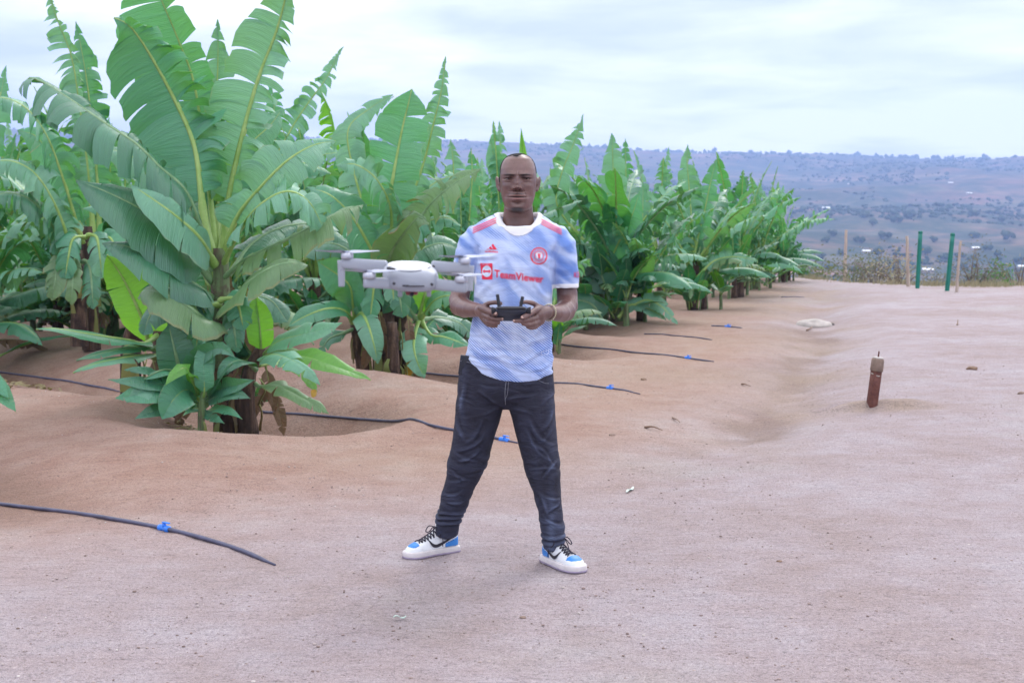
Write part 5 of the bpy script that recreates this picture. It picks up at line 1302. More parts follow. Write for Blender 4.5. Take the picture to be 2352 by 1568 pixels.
geo = M.new("ShaderNodeTexCoord"); so3 = M.new("ShaderNodeSeparateXYZ"); M.link(geo.outputs["Object"], so3.inputs[0])
sleeve_f = M.attr("sleeve")
wid = M.math('ADD', M.ramp(M.math('ADD', M.math('MULTIPLY', blk, 0.6), M.math('MULTIPLY', blk2, 0.4)), [(0.36, 0.05), (0.45, 0.14), (0.52, 0.26), (0.60, 0.36)]), M.math('MULTIPLY', sleeve_f, 0.12))
hatch = M.math('LESS_THAN', line, wid)
bcol = M.ramp(blk, [(0.38, (0.42, 0.53, 0.78)), (0.48, (0.24, 0.36, 0.67)), (0.57, (0.12, 0.23, 0.58))])
basec = M.ramp(M.noise(c, 5, 3), [(0.35, (0.44, 0.54, 0.82)), (0.65, (0.62, 0.69, 0.86))])
col = M.mix(hatch, basec, bcol)
col = M.mix(M.attr("white"), col, (0.80, 0.81, 0.84))
wv = M.noise(c, 420, 2, 0.6)
fw = M.noise(M.coord(scale=(6, 5, 12), rot=(0, -.3, 0)), 1.5, 3, 0.5, 1.0)
M.set(col, 0.75, 0.25, normal=M.bump(wv, 0.15, 0.001, M.bump(fw, 0.45, 0.02))); M.b.inputs["Sheen Weight"].default_value = 0.15
SHIRT = M.m
slm = sstep(1092, 1086, spx) * (sz > Z(650)) + sstep(1277, 1283, spx) * (sz > Z(675))
# white cuffs
def axdist(a, b):
    A, B = np.array(P(*a)), np.array(P(*b)); d = (B - A) / np.linalg.norm(B - A); return (SV - B) @ d
cl = axdist((1069, 610, 6.14), (1065, 634, 6.14)); cr = axdist((1299, 630, 6.14), (1300, 661, 6.14))
cuffL = (spx < 1095) & (cl > -.020) & (sz > Z(650)); cuffR = (spx > 1268) & (cr > -.020) & (sz > Z(680))
shirt = obj("shirt", SV, SF, SHIRT, person, col={"sleeve": slm, "white": np.where(cuffL | cuffR, 1.0, 0.0)})
WHITE_RIB = simple("white_ribbing", (0.80, 0.80, 0.82), 0.8, 0.04, 300)
# collar: ribbed band round the neckline
cc = P(1192, 503, YT - .004)
tz = sz - (cc.z) + (sy - cc.y) * 0.0
cc = P(1191, 492, YT); rr_ = np.sqrt(((sx - cc.x) / (46.5 / ppm(YT))) ** 2 + ((sy - YT) / .0775) ** 2)
planez = sz - (cc.z - .034 * 1.0 * (-(sy - cc.y) / .077) )
rr_ = np.sqrt(((sx - cc.x) / (47.5 / ppm(YT))) ** 2 + ((sy - YT) / .0865) ** 2); zn_ = P(0, 488, YT).z - .082 * np.clip(-(sy - YT) / .083, 0, 1.1) ** 1.6; _nr = np.array([tuple(p) for p in droop_ring(488.5, 1145, 1237, .084, .081)]); nk = None
if nk is None:
    nk = np.zeros(len(SV), bool); ci_ = np.where(sz > Z(550))[0]; nk[ci_] = np.sqrt(((SV[ci_][:, None, :] - _nr[None]) ** 2).sum(2)).min(1) < np.where(SV[ci_][:, 1] < YT - .03, .031, .0215)
CV, CF = shell(SV, SF, nk, 0.0022, 0.002)
obj("collar", CV, CF, WHITE_RIB, shirt)
SBVH = BVHTree.FromPolygons([Vector(v) for v in SV.tolist()], SF)
RED = simple("print_red", (0.76, 0.028, 0.075), 0.6, 0.08); 
def project(name, V2, F2, mat, parent, off=0.0022, dirn=Vector((0, 1, 0)), bv=None, start=1.0):
    """press flat print (world points) onto cloth along dirn"""
    bv = bv or SBVH; out = []
    for v in V2:
        v = Vector(v); h, n, i, d = bv.ray_cast(v - dirn * start, dirn)
        out.append(h - dirn * off if h is not None else v)
    return obj(name, [tuple(p) for p in out], F2, mat, parent, smooth=False)
def text_geo(body, size, spacing=1.0, bold=0.0, res=3):
    cu = bpy.data.curves.new("t", 'FONT'); cu.body = body; cu.size = size; cu.space_character = spacing; cu.resolution_u = res; cu.offset = bold
    o = bpy.data.objects.new("t", cu); COL.objects.link(o)
    dg = bpy.context.evaluated_depsgraph_get(); dg.update()
    me = bpy.data.meshes.new_from_object(o.evaluated_get(dg))
    bm = bmesh.new(); bm.from_mesh(me)
    for _ in range(2):
        le = [e for e in bm.edges if e.calc_length() > 0.006]
        if not le: break
        bmesh.ops.subdivide_edges(bm, edges=le, cuts=1); bmesh.ops.triangulate(bm, faces=bm.faces)
    V = [v.co.copy() for v in bm.verts]; F = [[v.index for v in f.verts] for f in bm.faces]
    bm.free(); bpy.data.objects.remove(o); bpy.data.curves.remove(cu); bpy.data.meshes.remove(me)
    return V, F
YF = 5.98
def px2w(px, py): return P(px, py, YF)
def print_text(body, x0, y0, x1, y1, hpx, name, bold=0.0006, yoff=None):
    """text baseline from (x0,y0) to (x1,y1) in the picture, capital height hpx"""
    V, F = text_geo(body, 0.1, 1.03, 0.0024); xs_ = [v.x for v in V]; zs_ = [v.y for v in V]
    w = max(xs_) - min(xs_); cap = 0.0729; mn = min(xs_)
    out = []
    for v in V:
        t = (v.x - mn) / w; bx = x0 + (x1 - x0) * t; by = y0 + (y1 - y0) * t
        out.append(px2w(bx, by - v.y / cap * hpx))
    return project(name, out, F, RED, shirt)
print_text("TeamViewer", 1135, 636, 1249, 650, 17.5, "sponsor_lettering")
print_text("adidas", 1113.5, 579.5, 1144, 580.5, 4.6, "maker_lettering")
def quad(pts, name, mat=RED, sub=6, off=.0022):
    a, b, c_, d = [Vector((p[0], p[1], 0)) for p in pts]; V, F = [], []
    for i in range(sub + 1):
        for j in range(sub + 1):
            u, v = i / sub, j / sub; p = (a * (1 - u) + b * u) * (1 - v) + (d * (1 - u) + c_ * u) * v
            V.append(px2w(p.x, p.y))
    for i in range(sub):
        for j in range(sub):
            k = i * (sub + 1) + j; F.append((k, k + 1, k + sub + 2, k + sub + 1))
    return project(name, V, F, mat, shirt, off)
def annulus(cx, cy, r0, r1, name, mat=RED, sq=1.0, off=.0022, n=40, a0=0, a1=2 * math.pi):
    V, F = [], []
    for k in range(n + 1):
        a = a0 + (a1 - a0) * k / n
        for r in (r0, (r0 + r1) / 2, r1): V.append(px2w(cx + math.cos(a) * r, cy + math.sin(a) * r * sq))
    for k in range(n):
        for j in (0, 1): q = k * 3 + j; F.append((q, q + 1, q + 4, q + 3))
    return project(name, V, F, mat, shirt, off)
# three slanted bars of the maker's badge
for (x0, x1, yt) in ((1116.5, 1121.5, 571.5), (1122.5, 1128, 566), (1128.5, 1134.5, 560)):
    quad([(x0, yt + 3.5), (x0 + 3.6, yt), (x1 + 3 + (574 - yt) * .28, 573.5), (x1 - 1.5 + (574 - yt) * .02, 573.5)], "badge_bar")
# sponsor square with a round window and double arrow
quad([(1102, 605), (1131, 604.5), (1131, 642), (1107, 642.5)], "sponsor_square")
PALE = simple("print_pale", (0.60, 0.70, 0.86), 0.6, 0.05)
annulus(1117.8, 623.5, 0.05, 10.8, "sponsor_disc", PALE, 1.22, .0030)
quad([(1109.5, 622), (1126, 621.5), (1126, 625.2), (1109.5, 625.7)], "sponsor_arrow", off=.0037)
for sg in (-1, 1):
    cx = 1117.8 + sg * 7.5
    quad([(cx - sg * 2.5, 618.5), (cx + sg * 1.6, 623.0), (cx + sg * 1.6, 624.0), (cx - sg * 2.5, 628.5)][::sg], "sponsor_arrow", off=.0037)
# crest
CREST = simple("crest_red", (0.78, 0.07, 0.11), 0.6, 0.1)
annulus(1238, 588, 17.2, 20.0, "crest_ring", CREST, 1.0)
annulus(1238, 588, 9.8, 11.4, "crest_ring", CREST, 1.0)
WHITEP = simple("print_white", (0.78, 0.74, 0.78), 0.6, 0.05)
def arc_text(body, cx, cy, r, a_mid, span, h, name, inward=False):
    n = len(body)
    Vall, Fall = [], []
    for i, ch in enumerate(body):
        if ch == ' ': continue
        V, F = text_geo(ch, 0.1); xs_ = [v.x for v in V]; mx = (max(xs_) + min(xs_)) / 2
        a = a_mid + (i - (n - 1) / 2) / max(1, n - 1) * span * (-1 if inward else 1)
        for v in V:
            lx, ly = (v.x - mx) / 0.0729 * h, v.y / 0.0729 * h
            if not inward: ux, uy, rx_, ry_ = -math.sin(a), math.cos(a), math.cos(a), math.sin(a)
            else: ux, uy, rx_, ry_ = math.sin(a), -math.cos(a), -math.cos(a), -math.sin(a)
            bx, by = cx + math.cos(a) * r, cy + math.sin(a) * r
            v2 = (bx + ux * lx + rx_ * ly, by + uy * lx + ry_ * ly)
            Vall.append(v2)
        b0 = len(Vall) - len(V); Fall += [[q + b0 for q in f] for f in F]
    return project(name, [px2w(a, b) for a, b in Vall], Fall, CREST, shirt)
arc_text("MANCHESTER", 1238, 588, 12.2, -math.pi / 2, R(165), 4.2, "crest_lettering")
arc_text("UNITED", 1238, 588, 16.4, math.pi / 2, R(80), 4.2, "crest_lettering", True)
quad([(1231, 580.5), (1245, 580.5), (1243.5, 594), (1232.5, 594)], "crest_shield", WHITEP, off=.0028)
quad([(1235, 583), (1239, 582), (1242, 592), (1237, 595)], "crest_emblem", CREST, off=.0036)
quad([(1239.5, 585), (1242.5, 583), (1241, 588), (1239.5, 590)], "crest_emblem", CREST, off=.0036)
annulus(1222, 595, .05, 2.6, "crest_emblem", CREST, 1.0, n=12); annulus(1254, 595, .05, 2.6, "crest_emblem", CREST, 1.0, n=12)
# sleeve lettering wraps away round the arm
V, F = text_geo("KOHLER", 0.1); mn = min(v.x for v in V)
# find the sleeve surface by casting inward from around its axis
ax0, ax1 = P(1299, 630, 6.14), P(1300, 661, 6.14); axd = (ax1 - ax0).normalized()
out = []
for v in V:
    t = (v.x - mn); ang = R(-62) + t / 0.0729 * 0.34     # start just inside the visible face
    hgt = v.y / 0.0729 * 0.026
    dirn = Vector((math.sin(-ang) * -1 if False else math.sin(ang + R(90)), -math.cos(ang + R(90)), 0))
    c_ = ax0 + axd * (.004) - axd * hgt + axd * 0.008
    o_ = c_ + dirn * .25
    h, n_, i_, d_ = SBVH.ray_cast(o_, -dirn)
    out.append(h + dirn * .0022 if h is not None else c_)
obj("sleeve_lettering", [tuple(p) for p in out], F, RED, shirt, smooth=False)
# three stripes along each shoulder
sil_x = np.arange(1080, 1300); sil_y = np.full(len(sil_x), 9e9)
_py = np.array([0.0]); _f = (SV[:, 1] * _cp - (SV[:, 2] - CAM_Z) * _sp); _ppx = 1176 + FPX * SV[:, 0] / _f; _ppy = 784 - FPX * (SV[:, 1] * _sp + (SV[:, 2] - CAM_Z) * _cp) / _f
for k_, x_ in enumerate(sil_x):
    m_ = np.abs(_ppx - x_) < 1.5
    if m_.any(): sil_y[k_] = _ppy[m_].min()
def shoulder(pa, pb, o0, wpx):
    V, F = [], []; n = 26
    for i in range(n + 1):
        t = i / n; x_ = pa[0] + (pb[0] - pa[0]) * t
        y0 = pa[1] + (pb[1] - pa[1]) * t + o0
        for k in (0, 1): V.append(px2w(x_, y0 + k * wpx))
    for i in range(n): F.append((2 * i, 2 * i + 1, 2 * i + 3, 2 * i + 2))
    out = []; ok = []
    for v in V:
        dr = (v - Vector((0, 0, CAM_Z))).normalized()
        h, n_, i_, d_ = SBVH.ray_cast(v - dr * .6, dr)
        out.append(h - dr * .0022 + n_ * .001 if h is not None else v); ok.append(h is not None and h.y < 6.2)
    F = [f for f in F if all(ok[q] for q in f)]
    obj("shoulder_stripe", [tuple(p) for p in out], F, RED, shirt, smooth=False)
for k in range(3):
    shoulder((1140, 497), (1086, 521), 2.5 + k * 5.2, 2.4)
    shoulder((1243, 500), (1290, 524), 2.5 + k * 5.2, 2.4)
# small woven tag by the hem
TAGM = simple("hem_tag", (0.42, 0.50, 0.74), 0.6, 0.1)
for q in ([(1243, 808), (1262, 806), (1262, 808), (1243, 810)], [(1243, 816), (1262, 814), (1262, 816), (1243, 818)], [(1243, 808), (1245, 808), (1245, 818), (1243, 818)], [(1260, 806), (1262, 806), (1262, 816), (1260, 816)]):
    quad(q, "hem_tag", TAGM, 3)

# ---- jeans ---------------------------------------------------------------------------------------------
jb = MB()
jb.loft([hring(800, 1078, 1258, YT, .108, 2.3), hring(822, 1064, 1266, YT, .118, 2.3), hring(845, 1054, 1271, YT, .124, 2.4), hring(870, 1052, 1273, YT, .130, 2.4), hring(895, 1050, 1275, YT, .130, 2.4), hring(915, 1052, 1274, YT, .12, 2.4), hring(932, 1062, 1264, YT, .09, 2.3), hring(938, 1090, 1230, YT, .05, 2)])
def leg(pts):
    C = [P(a, b, Y) for a, b, Y, _, _ in pts]; rg = []
    for i, (a, b, Y, rp, rd) in enumerate(pts):
        t = (C[min(i + 1, len(C) - 1)] - C[max(i - 1, 0)]).normalized(); t = (t + Vector((0, 0, -1.5))).normalized()
        u = (Vector((0, 1, 0)) - t * t.y).normalized(); w_ = t.cross(u)
        rg.append(ring(C[i], w_ * (rp / ppm(Y)), u * rd, 2.15, 32))
    a, b, Y, rp, rd = pts[-1]; t = (C[-1] - C[-2]).normalized(); u = (Vector((0, 1, 0)) - t * t.y).normalized(); w_ = t.cross(u)
    rg.append(ring(C[-1] + t * .001, w_ * (rp / ppm(Y) - .007), u * (rd - .007), 2.15, 32)); rg.append(ring(C[-1] - t * .05, w_ * (rp / ppm(Y) - .010), u * (rd - .010), 2.15, 32))
    jb.loft(rg)
leg([(1110, 868, 6.12, 50, .10), (1107, 900, 6.12, 55, .115), (1102, 930, 6.12, 56, .118), (1096, 965, 6.13, 52, .112), (1089, 1000, 6.13, 48, .104), (1081, 1035, 6.14, 45, .096), (1073, 1065, 6.15, 43, .092), (1064, 1095, 6.17, 38, .084), (1053, 1125, 6.19, 34.5, .078),
     (1043, 1155, 6.21, 31, .074), (1035, 1178, 6.23, 27.5, .068), (1030, 1192, 6.24, 28.5, .068), (1028, 1205, 6.25, 27, .065), (1026, 1224, 6.262, 25, .062)])
leg([(1213, 868, 6.11, 50, .10), (1217, 900, 6.11, 56, .115), (1221, 930, 6.10, 55, .118), (1226, 965, 6.10, 50.5, .110), (1232, 1000, 6.10, 46.5, .104), (1238, 1035, 6.09, 43.5, .096), (1244, 1065, 6.08, 41, .092), (1250, 1095, 6.07, 37.5, .086), (1256, 1125, 6.06, 32, .076),
     (1261, 1155, 6.05, 29, .071), (1266, 1185, 6.04, 27, .066), (1269, 1210, 6.04, 27.5, .066), (1270, 1228, 6.03, 26, .063), (1271, 1254, 6.045, 24, .060)])
JV, JF = remesh(jb.V, jb.F, 0.0040, 3, 0.5)
JN = normals(JV, JF); sx, sy, sz = JV[:, 0], JV[:, 1], JV[:, 2]; jpx = 1176 + sx / sy * FPX
D = np.zeros(len(JV))
# bunched cloth at ankles and knees: ridges across the leg
def bunch(cy0, cy1, freq, amp, left, seed):
    m = ((jpx < 1160) if left else (jpx >= 1160))
    e = sstep(Z(cy0 - 8), Z(cy0 + 8), sz) * sstep(Z(cy1 + 8), Z(cy1 - 8), sz)
    ph = sz * freq + 1.6 * vnoise(sx * 9, sy * 9, sz * 8, seed=seed) + sx * 6 * (1 if left else -1)
    return m * e * amp * (np.abs(np.sin(ph)) ** 0.7 * 2 - 1.1)
D += bunch(1180, 1216, 120, .0075, True, 61) + bunch(1212, 1240, 110, .0065, False, 62)
D += bunch(1045, 1090, 50, .0026, True, 63) + bunch(1050, 1085, 48, .0022, False, 64)
D += bunch(1130, 1180, 44, .0022, True, 65) + bunch(1130, 1200, 36, .002, False, 66)
D += 0.0045 * (1 - np.abs(vnoise(sx * 5, sy * 6, sz * 13 + sx * 5, seed=68))) ** 3 * sstep(Z(990), Z(1060), sz)
for args in [(1160, 930, 1090, 900, .007, .006), (1160, 925, 1235, 898, .007, .006), (1158, 938, 1095, 950, .007, .005), (1165, 938, 1228, 955, .007, .006), (1205, 960, 1274, 1035, .008, .009), (1198, 985, 1266, 1066, .007, .008), (1272, 940, 1236, 1000, .009, .007), (1215, 1010, 1282, 1080, .007, .007),
             (1060, 880, 1065, 960, .009, .006), (1050, 960, 1062, 1020, .008, .007), (1120, 960, 1060, 1030, .008, .006), (1115, 1000, 1045, 1052, .007, .007), (1108, 1040, 1040, 1066, .006, .007), (1044, 1040, 1100, 1075, .006, .006), (1240, 1100, 1288, 1060, .006, .007), (1262, 1180, 1232, 1130, .008, .006), (1100, 880, 1150, 890, .006, .004), (1250, 880, 1200, 890, .006, .004),
             (1030, 1090, 1085, 1110, .006, .006), (1024, 1120, 1070, 1100, .006, .005), (1018, 1150, 1062, 1135, .006, .006), (1060, 1160, 1015, 1172, .006, .006), (1245, 1130, 1286, 1150, .006, .006), (1290, 1160, 1248, 1172, .006, .006), (1250, 1190, 1292, 1200, .005, .006), (1278, 980, 1232, 1020, .007, .005), (1215, 1075, 1285, 1082, .005, .006), (1052, 915, 1085, 935, .006, .005), (1275, 905, 1245, 935, .006, .005)]:
    D += fold(*args) * sstep(6.26, 6.12, sy)
D += 0.0022 * fbm(sx * 12, sy * 10, sz * 14, seed=67, oct=3)
JV = JV + JN * D[:, None]
M = Mat("dark_denim")
c = M.coord(); n = M.noise(c, 4, 5, 0.6); g = M.new("ShaderNodeNewGeometry")
tw = M.new("ShaderNodeTexWave"); tw.inputs["Scale"].default_value = 260; tw.bands_direction = 'DIAGONAL'; M.link(c, tw.inputs["Vector"])
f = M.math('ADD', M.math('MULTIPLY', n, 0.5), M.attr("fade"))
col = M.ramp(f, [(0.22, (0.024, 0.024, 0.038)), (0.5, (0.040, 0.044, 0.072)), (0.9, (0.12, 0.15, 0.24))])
col = M.mix(0.25, col, M.ramp(tw.outputs["Fac"], [(0.2, 0.8), (0.8, 1.2)]), 'MULTIPLY')
cw = M.coord(scale=(7, 5, 20), rot=(0, .25, 0)); wn_ = M.noise(cw, 1.6, 3, 0.55, 1.2)
col = M.mix(0.6, col, M.ramp(wn_, [(0.35, 0.75), (0.5, 1.0), (0.68, 1.35)]), 'MULTIPLY')
M.set(col, 0.85, 0.25, normal=M.bump(M.noise(c, 160, 3, 0.6), 0.35, 0.002, M.bump(wn_, 0.6, 0.02))); DENIM = M.m
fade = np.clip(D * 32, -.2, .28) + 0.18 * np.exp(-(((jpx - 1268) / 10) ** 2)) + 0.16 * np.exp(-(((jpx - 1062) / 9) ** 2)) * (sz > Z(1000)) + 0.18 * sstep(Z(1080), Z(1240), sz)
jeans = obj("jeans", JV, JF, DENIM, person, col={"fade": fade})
JBVH = BVHTree.FromPolygons([Vector(v) for v in JV.tolist()], JF)
THREAD = simple("seam_thread", (0.20, 0.20, 0.24), 0.8, 0.1)
def seam(pts, name="stitching", wpx=1.1, mat=None):
    C = catmull([(a, b, 0) for a, b in pts], 26); V, F = [], []
    for i, p in enumerate(C):
        q = C[min(i + 1, 25)] - C[max(i - 1, 0)]; nn = Vector((-q.y, q.x, 0)).normalized() * wpx / 2
        for s_ in (-1, 1): V.append(P(p.x + nn.x * s_, p.y + nn.y * s_, 6.0))
    for i in range(25): F.append((2 * i, 2 * i + 1, 2 * i + 3, 2 * i + 2))
    out = []
    for v in V:
        h, n_, i_, d_ = JBVH.ray_cast(Vector((v.x, 5.5, v.z)), Vector((0, 1, 0)))
        out.append(h - Vector((0, .002, 0)) if h is not None else v)
    obj(name, [tuple(p) for p in out], F, mat or THREAD, jeans, smooth=False)
seam([(1165, 862), (1161, 885), (1160, 905), (1161, 930)]); seam([(1169, 862), (1167, 890), (1165, 905), (1161, 915)], wpx=.8)
seam([(1056, 828), (1075, 834), (1092, 832), (1098, 822)], wpx=1.0)
seam([(1226, 858), (1236, 872), (1250, 880), (1262, 883)], wpx=.8)
BUTTON = simple("jeans_button", (0.25, 0.2, 0.2), 0.4, 0.1, metal=0.6)

# ---- sneakers ------------------------------------------------------------------------------------------
LEATHER = simple("shoe_leather", (0.72, 0.74, 0.76), 0.5, 0.08, 20); BLUEL = simple("shoe_blue", (0.035, 0.22, 0.62), 0.5, 0.12, 20)
BLACKL = simple("shoe_black", (0.015, 0.014, 0.022), 0.55, 0.1); SOLEM = simple("shoe_sole", (0.60, 0.56, 0.56), 0.7, 0.15, 12); LACEM = simple("shoe_lace", (0.016, 0.012, 0.028), 0.8, 0.1, 90)
def sneaker(heel, heading, label, L=0.285, mirror=1):
    hd = Vector((heading[0], heading[1], 0)).normalized(); sd_ = Vector((-hd.y, hd.x, 0)) * mirror
    gz = heel.z
    def W_(a, b, c_): return heel + hd * a + sd_ * b + UP * c_
    def half(a):      # half width of the last along its length
        return float(np.interp(a / L, [0, .03, .10, .25, .45, .62, .75, .88, .96, 1.0], [.018, .028, .034, .036, .037, .044, .047, .042, .028, .010]))
    def off(a): return float(np.interp(a / L, [0, .5, .8, 1.0], [0, -.004, .003, .006]))
    root = obj("sneaker", [], [], LEATHER, person) if False else None
    st_ = [q * L / .285 for q in [0, .012, .03, .06, .10, .135, .165, .195, .225, .25, .268, .28, .285]]
    top = lambda a: float(np.interp(a / L, [0, .03, .10, .24, .33, .42, .52, .62, .70, .80, .90, .97, 1.0], [.110, .128, .132, .128, .122, .104, .088, .074, .066, .062, .053, .036, .022]))
    rg = []
    for a in st_:
        h = top(a); w_ = half(a) * 1.0; c_ = W_(a, off(a), 0.012 + (h - 0.012) / 2 + 0.0)
        r_ = ring(c_, sd_ * w_, UP * (h - 0.012) / 2, 2.6, 28)
        # narrower towards the top
        r2 = []
        for p in r_:
            t = max(0, (p.z - gz) / h); k = 1 - 0.42 * t ** 1.5 * (1 if a < .19 else 0.75)
            b = (p - W_(a, off(a), 0)).dot(sd_); r2.append(p - sd_ * b * (1 - k))
        rg.append(r2)
    V, F = loft_geo(rg)
    V, F = remesh(V, F, 0.0036, 3, 0.5)
    body = obj("sneaker", V, F, LEATHER, person)
    N_ = normals(V, F); H3 = np.array(heel); hdn, sdn = np.array(hd), np.array(sd_)
    a_ = (V - H3) @ hdn; b_ = (V - H3) @ sdn; c3 = V[:, 2] - gz
    def panel(mask, nm, mat, off_=.0022):
        v, f = shell(V, F, mask, off_, .0015)
        if len(f): obj(nm, v, f, mat, body)
    tz = np.array([top(t) for t in a_])
    panel((a_ > .205) & (a_ < .262) & (c3 > tz * .55 + .008) & (np.abs(b_) < .034), "toe_patch", BLUEL)
    panel((a_ < .075) & (c3 > .03) & (c3 < .066 + (0.02 - a_) * .3), "heel_panel", BLUEL)
    panel((a_ < .085) & (c3 > .088) & (c3 < .118), "collar_panel", BLUEL)
    panel((a_ > .195) & (c3 < .046) & (c3 > .02), "toe_guard", LEATHER, .003)
    # side swoosh on both flanks, drawn as a tapered curved band
    bv = BVHTree.FromPolygons([Vector(v) for v in V.tolist()], F)
    for sg in (-1, 1):
        ctr = [(.155, .072), (.140, .050), (.118, .042), (.085, .052), (.050, .066), (.018, .080)]; wd = [.004, .013, .013, .009, .006, .002]
        C = catmull([(a, b, 0) for a, b in ctr], 24); v2, f2 = [], []
        for i, p in enumerate(C):
            q = C[min(i + 1, 23)] - C[max(i - 1, 0)]; nn = Vector((-q.y, q.x, 0)).normalized(); w_ = np.interp(i / 23 * 5, range(6), wd) / 2 * 1.1
            for s_ in (-1, 0, 1):
                o_ = W_(p.x + nn.x * w_ * s_, sg * .09, p.y + nn.y * w_ * s_)
                h, n_, i_, d_ = bv.ray_cast(o_, -sd_ * sg); v2.append((h + sd_ * sg * .003) if h is not None else o_ - sd_ * sg * .05)
        for i in range(23):
            for k in (0, 1): q = i * 3 + k; f2.append((q, q + 1, q + 4, q + 3))
        obj("side_stripe", [tuple(v) for v in v2], f2, BLACKL, body)
    # laces: zigzag over the instep, bow with loops
    mb = MB()
    def on(a, b, up=.003):
        o_ = W_(a, b, .2); h, n_, i_, d_ = bv.ray_cast(o_, Vector((0, 0, -1)))
        return (h if h is not None else W_(a, b, top(a))) + UP * up
    rows = [(.200 - k * .0148) for k in range(7)]
    for k, a in enumerate(rows):
        for s_ in (-1, 1):
            pts = [on(a, s_ * .021), on(a - .004, s_ * .010, .006), on(a - .010, -s_ * .006, .006), on(a - .015, -s_ * .021)]
            mb.tube(catmull(pts, 7), [.0028] * 7, 6)
    k0 = on(.102, 0, .008)
    for s_ in (-1, 1):
        mb.tube(catmull([k0, k0 + sd_ * s_ * .03 + hd * .02 + UP * .004, k0 + sd_ * s_ * .048 + hd * .028 - UP * .022, k0 + sd_ * s_ * .05 + hd * .012 - UP * .03, k0 + sd_ * s_ * .03 + UP * -.004, k0], 14), [.0024] * 14, 6)
        mb.tube(catmull([k0, k0 + sd_ * s_ * .03 - hd * .008 - UP * .002, k0 + sd_ * s_ * .05 - hd * .004 - UP * .04, k0 + sd_ * s_ * .056 - UP * .075], 10), [.0022] * 10, 6)
    mb.build("shoe_lace", LACEM, body)
    # sole
    so_ = MB(); n = 44
    def outline(k, grow, z):
        pts = []
        for i in range(n):
            t = i / n * 2; a = (1 - math.cos(math.pi * (t if t < 1 else 2 - t))) / 2; s_ = 1 if t < 1 else -1
            aa = a * L; pts.append(W_(aa * (1 + grow / L * 2) - grow, off(aa) + s_ * max(half(aa), .004) + s_ * grow, z))
        return pts
    so_.loft([outline(0, .000, -.002), outline(0, .006, .002), outline(0, .007, .012), outline(0, .0065, .0245), outline(0, .0045, .029), outline(0, -.004, .029)])
    so_.build("sole", SOLEM, body)
    ot = MB(); ot.loft([outline(0, .0075, .0005), outline(0, .0082, .003), outline(0, .0082, .0065), outline(0, .0072, .0085)]); ot.build("outsole", simple("outsole", (0.30, 0.25, 0.34), 0.8, 0.2), body)
    # padded collar and tongue
    mb = MB()
    mb.loft([ring(W_(.055, 0, .10), hd * .046, sd_ * .031, 2.3, 24), ring(W_(.053, 0, .125), hd * .050, sd_ * .034, 2.3, 24), ring(W_(.052, 0, .137), hd * .048, sd_ * .032, 2.3, 24), ring(W_(.052, 0, .139), hd * .040, sd_ * .026, 2.3, 24), ring(W_(.052, 0, .12), hd * .036, sd_ * .022, 2.3, 24)])
    mb.build("ankle_collar", LEATHER, body)
    return body
def foot_ground(px, Y): 
    v = P(px, 1300, Y); return Vector((v.x, Y, float(height(v.x, Y)) + 0.002))
sneaker(foot_ground(1048, 6.30), (-0.84, -0.54), "", .262)
sneaker(foot_ground(1254, 6.10), (0.52, -0.85), "", .262)

# ---- bracelet ------------------------------------------------------------------------------------------
BR = simple("bracelet_metal", (0.55, 0.50, 0.36), 0.35, 0.3, 120, metal=0.7)
mb = MB(); bc = P(1261, 717.5, 5.905); ax = (P(1275, 719, 5.95) - P(1250, 717, 5.88)).normalized(); u = Vector((0, 0, 1)); u = (u - ax * u.dot(ax)).normalized(); w_ = ax.cross(u)
nb = 26
pts = [bc + u * math.cos(2 * math.pi * k / nb) * .0335 + w_ * math.sin(2 * math.pi * k / nb) * .0335 for k in range(nb)]
for k in range(nb):
    d = (pts[(k + 1) % nb] - pts[k - 1]).normalized()
    mb.tube([pts[k] - d * .0032, pts[k] - d * .0016, pts[k] + d * .0016, pts[k] + d * .0032], [.0015, .004, .004, .0015], 7)
mb.build("bracelet", BR, person)

# ---- phone in the pocket -------------------------------------------------------------------------------
PH = simple("phone_shell", (0.018, 0.022, 0.035), 0.3, 0.1)
pc = P(1070, 830, 6.0)
h, n_, i_, d_ = JBVH.ray_cast(Vector((pc.x, 5.5, pc.z)), Vector((0, 1, 0)))
py_y = h.y if h is not None else 6.0
phone = empty("phone", (pc.x, py_y, pc.z)); tag(phone, "black phone sticking out of the jeans pocket", "phone")
def pobj(mbx, nm, mat, par=phone, **k): return mbx.build(nm, mat, par, **k)
rot = Matrix.Rotation(R(8), 3, 'Y') @ Matrix.Rotation(R(6), 3, 'X')
pobj(MB().box(Vector((pc.x, py_y - .001, pc.z - .022)), (.060, .010, .085), rot, .004), "case", PH)
pobj(MB().box(Vector((pc.x + .004, py_y - .0068, pc.z - .001)), (.020, .0012, .003), rot), "logo", simple("phone_logo", (0.5, 0.5, 0.55), 0.4, 0.05))
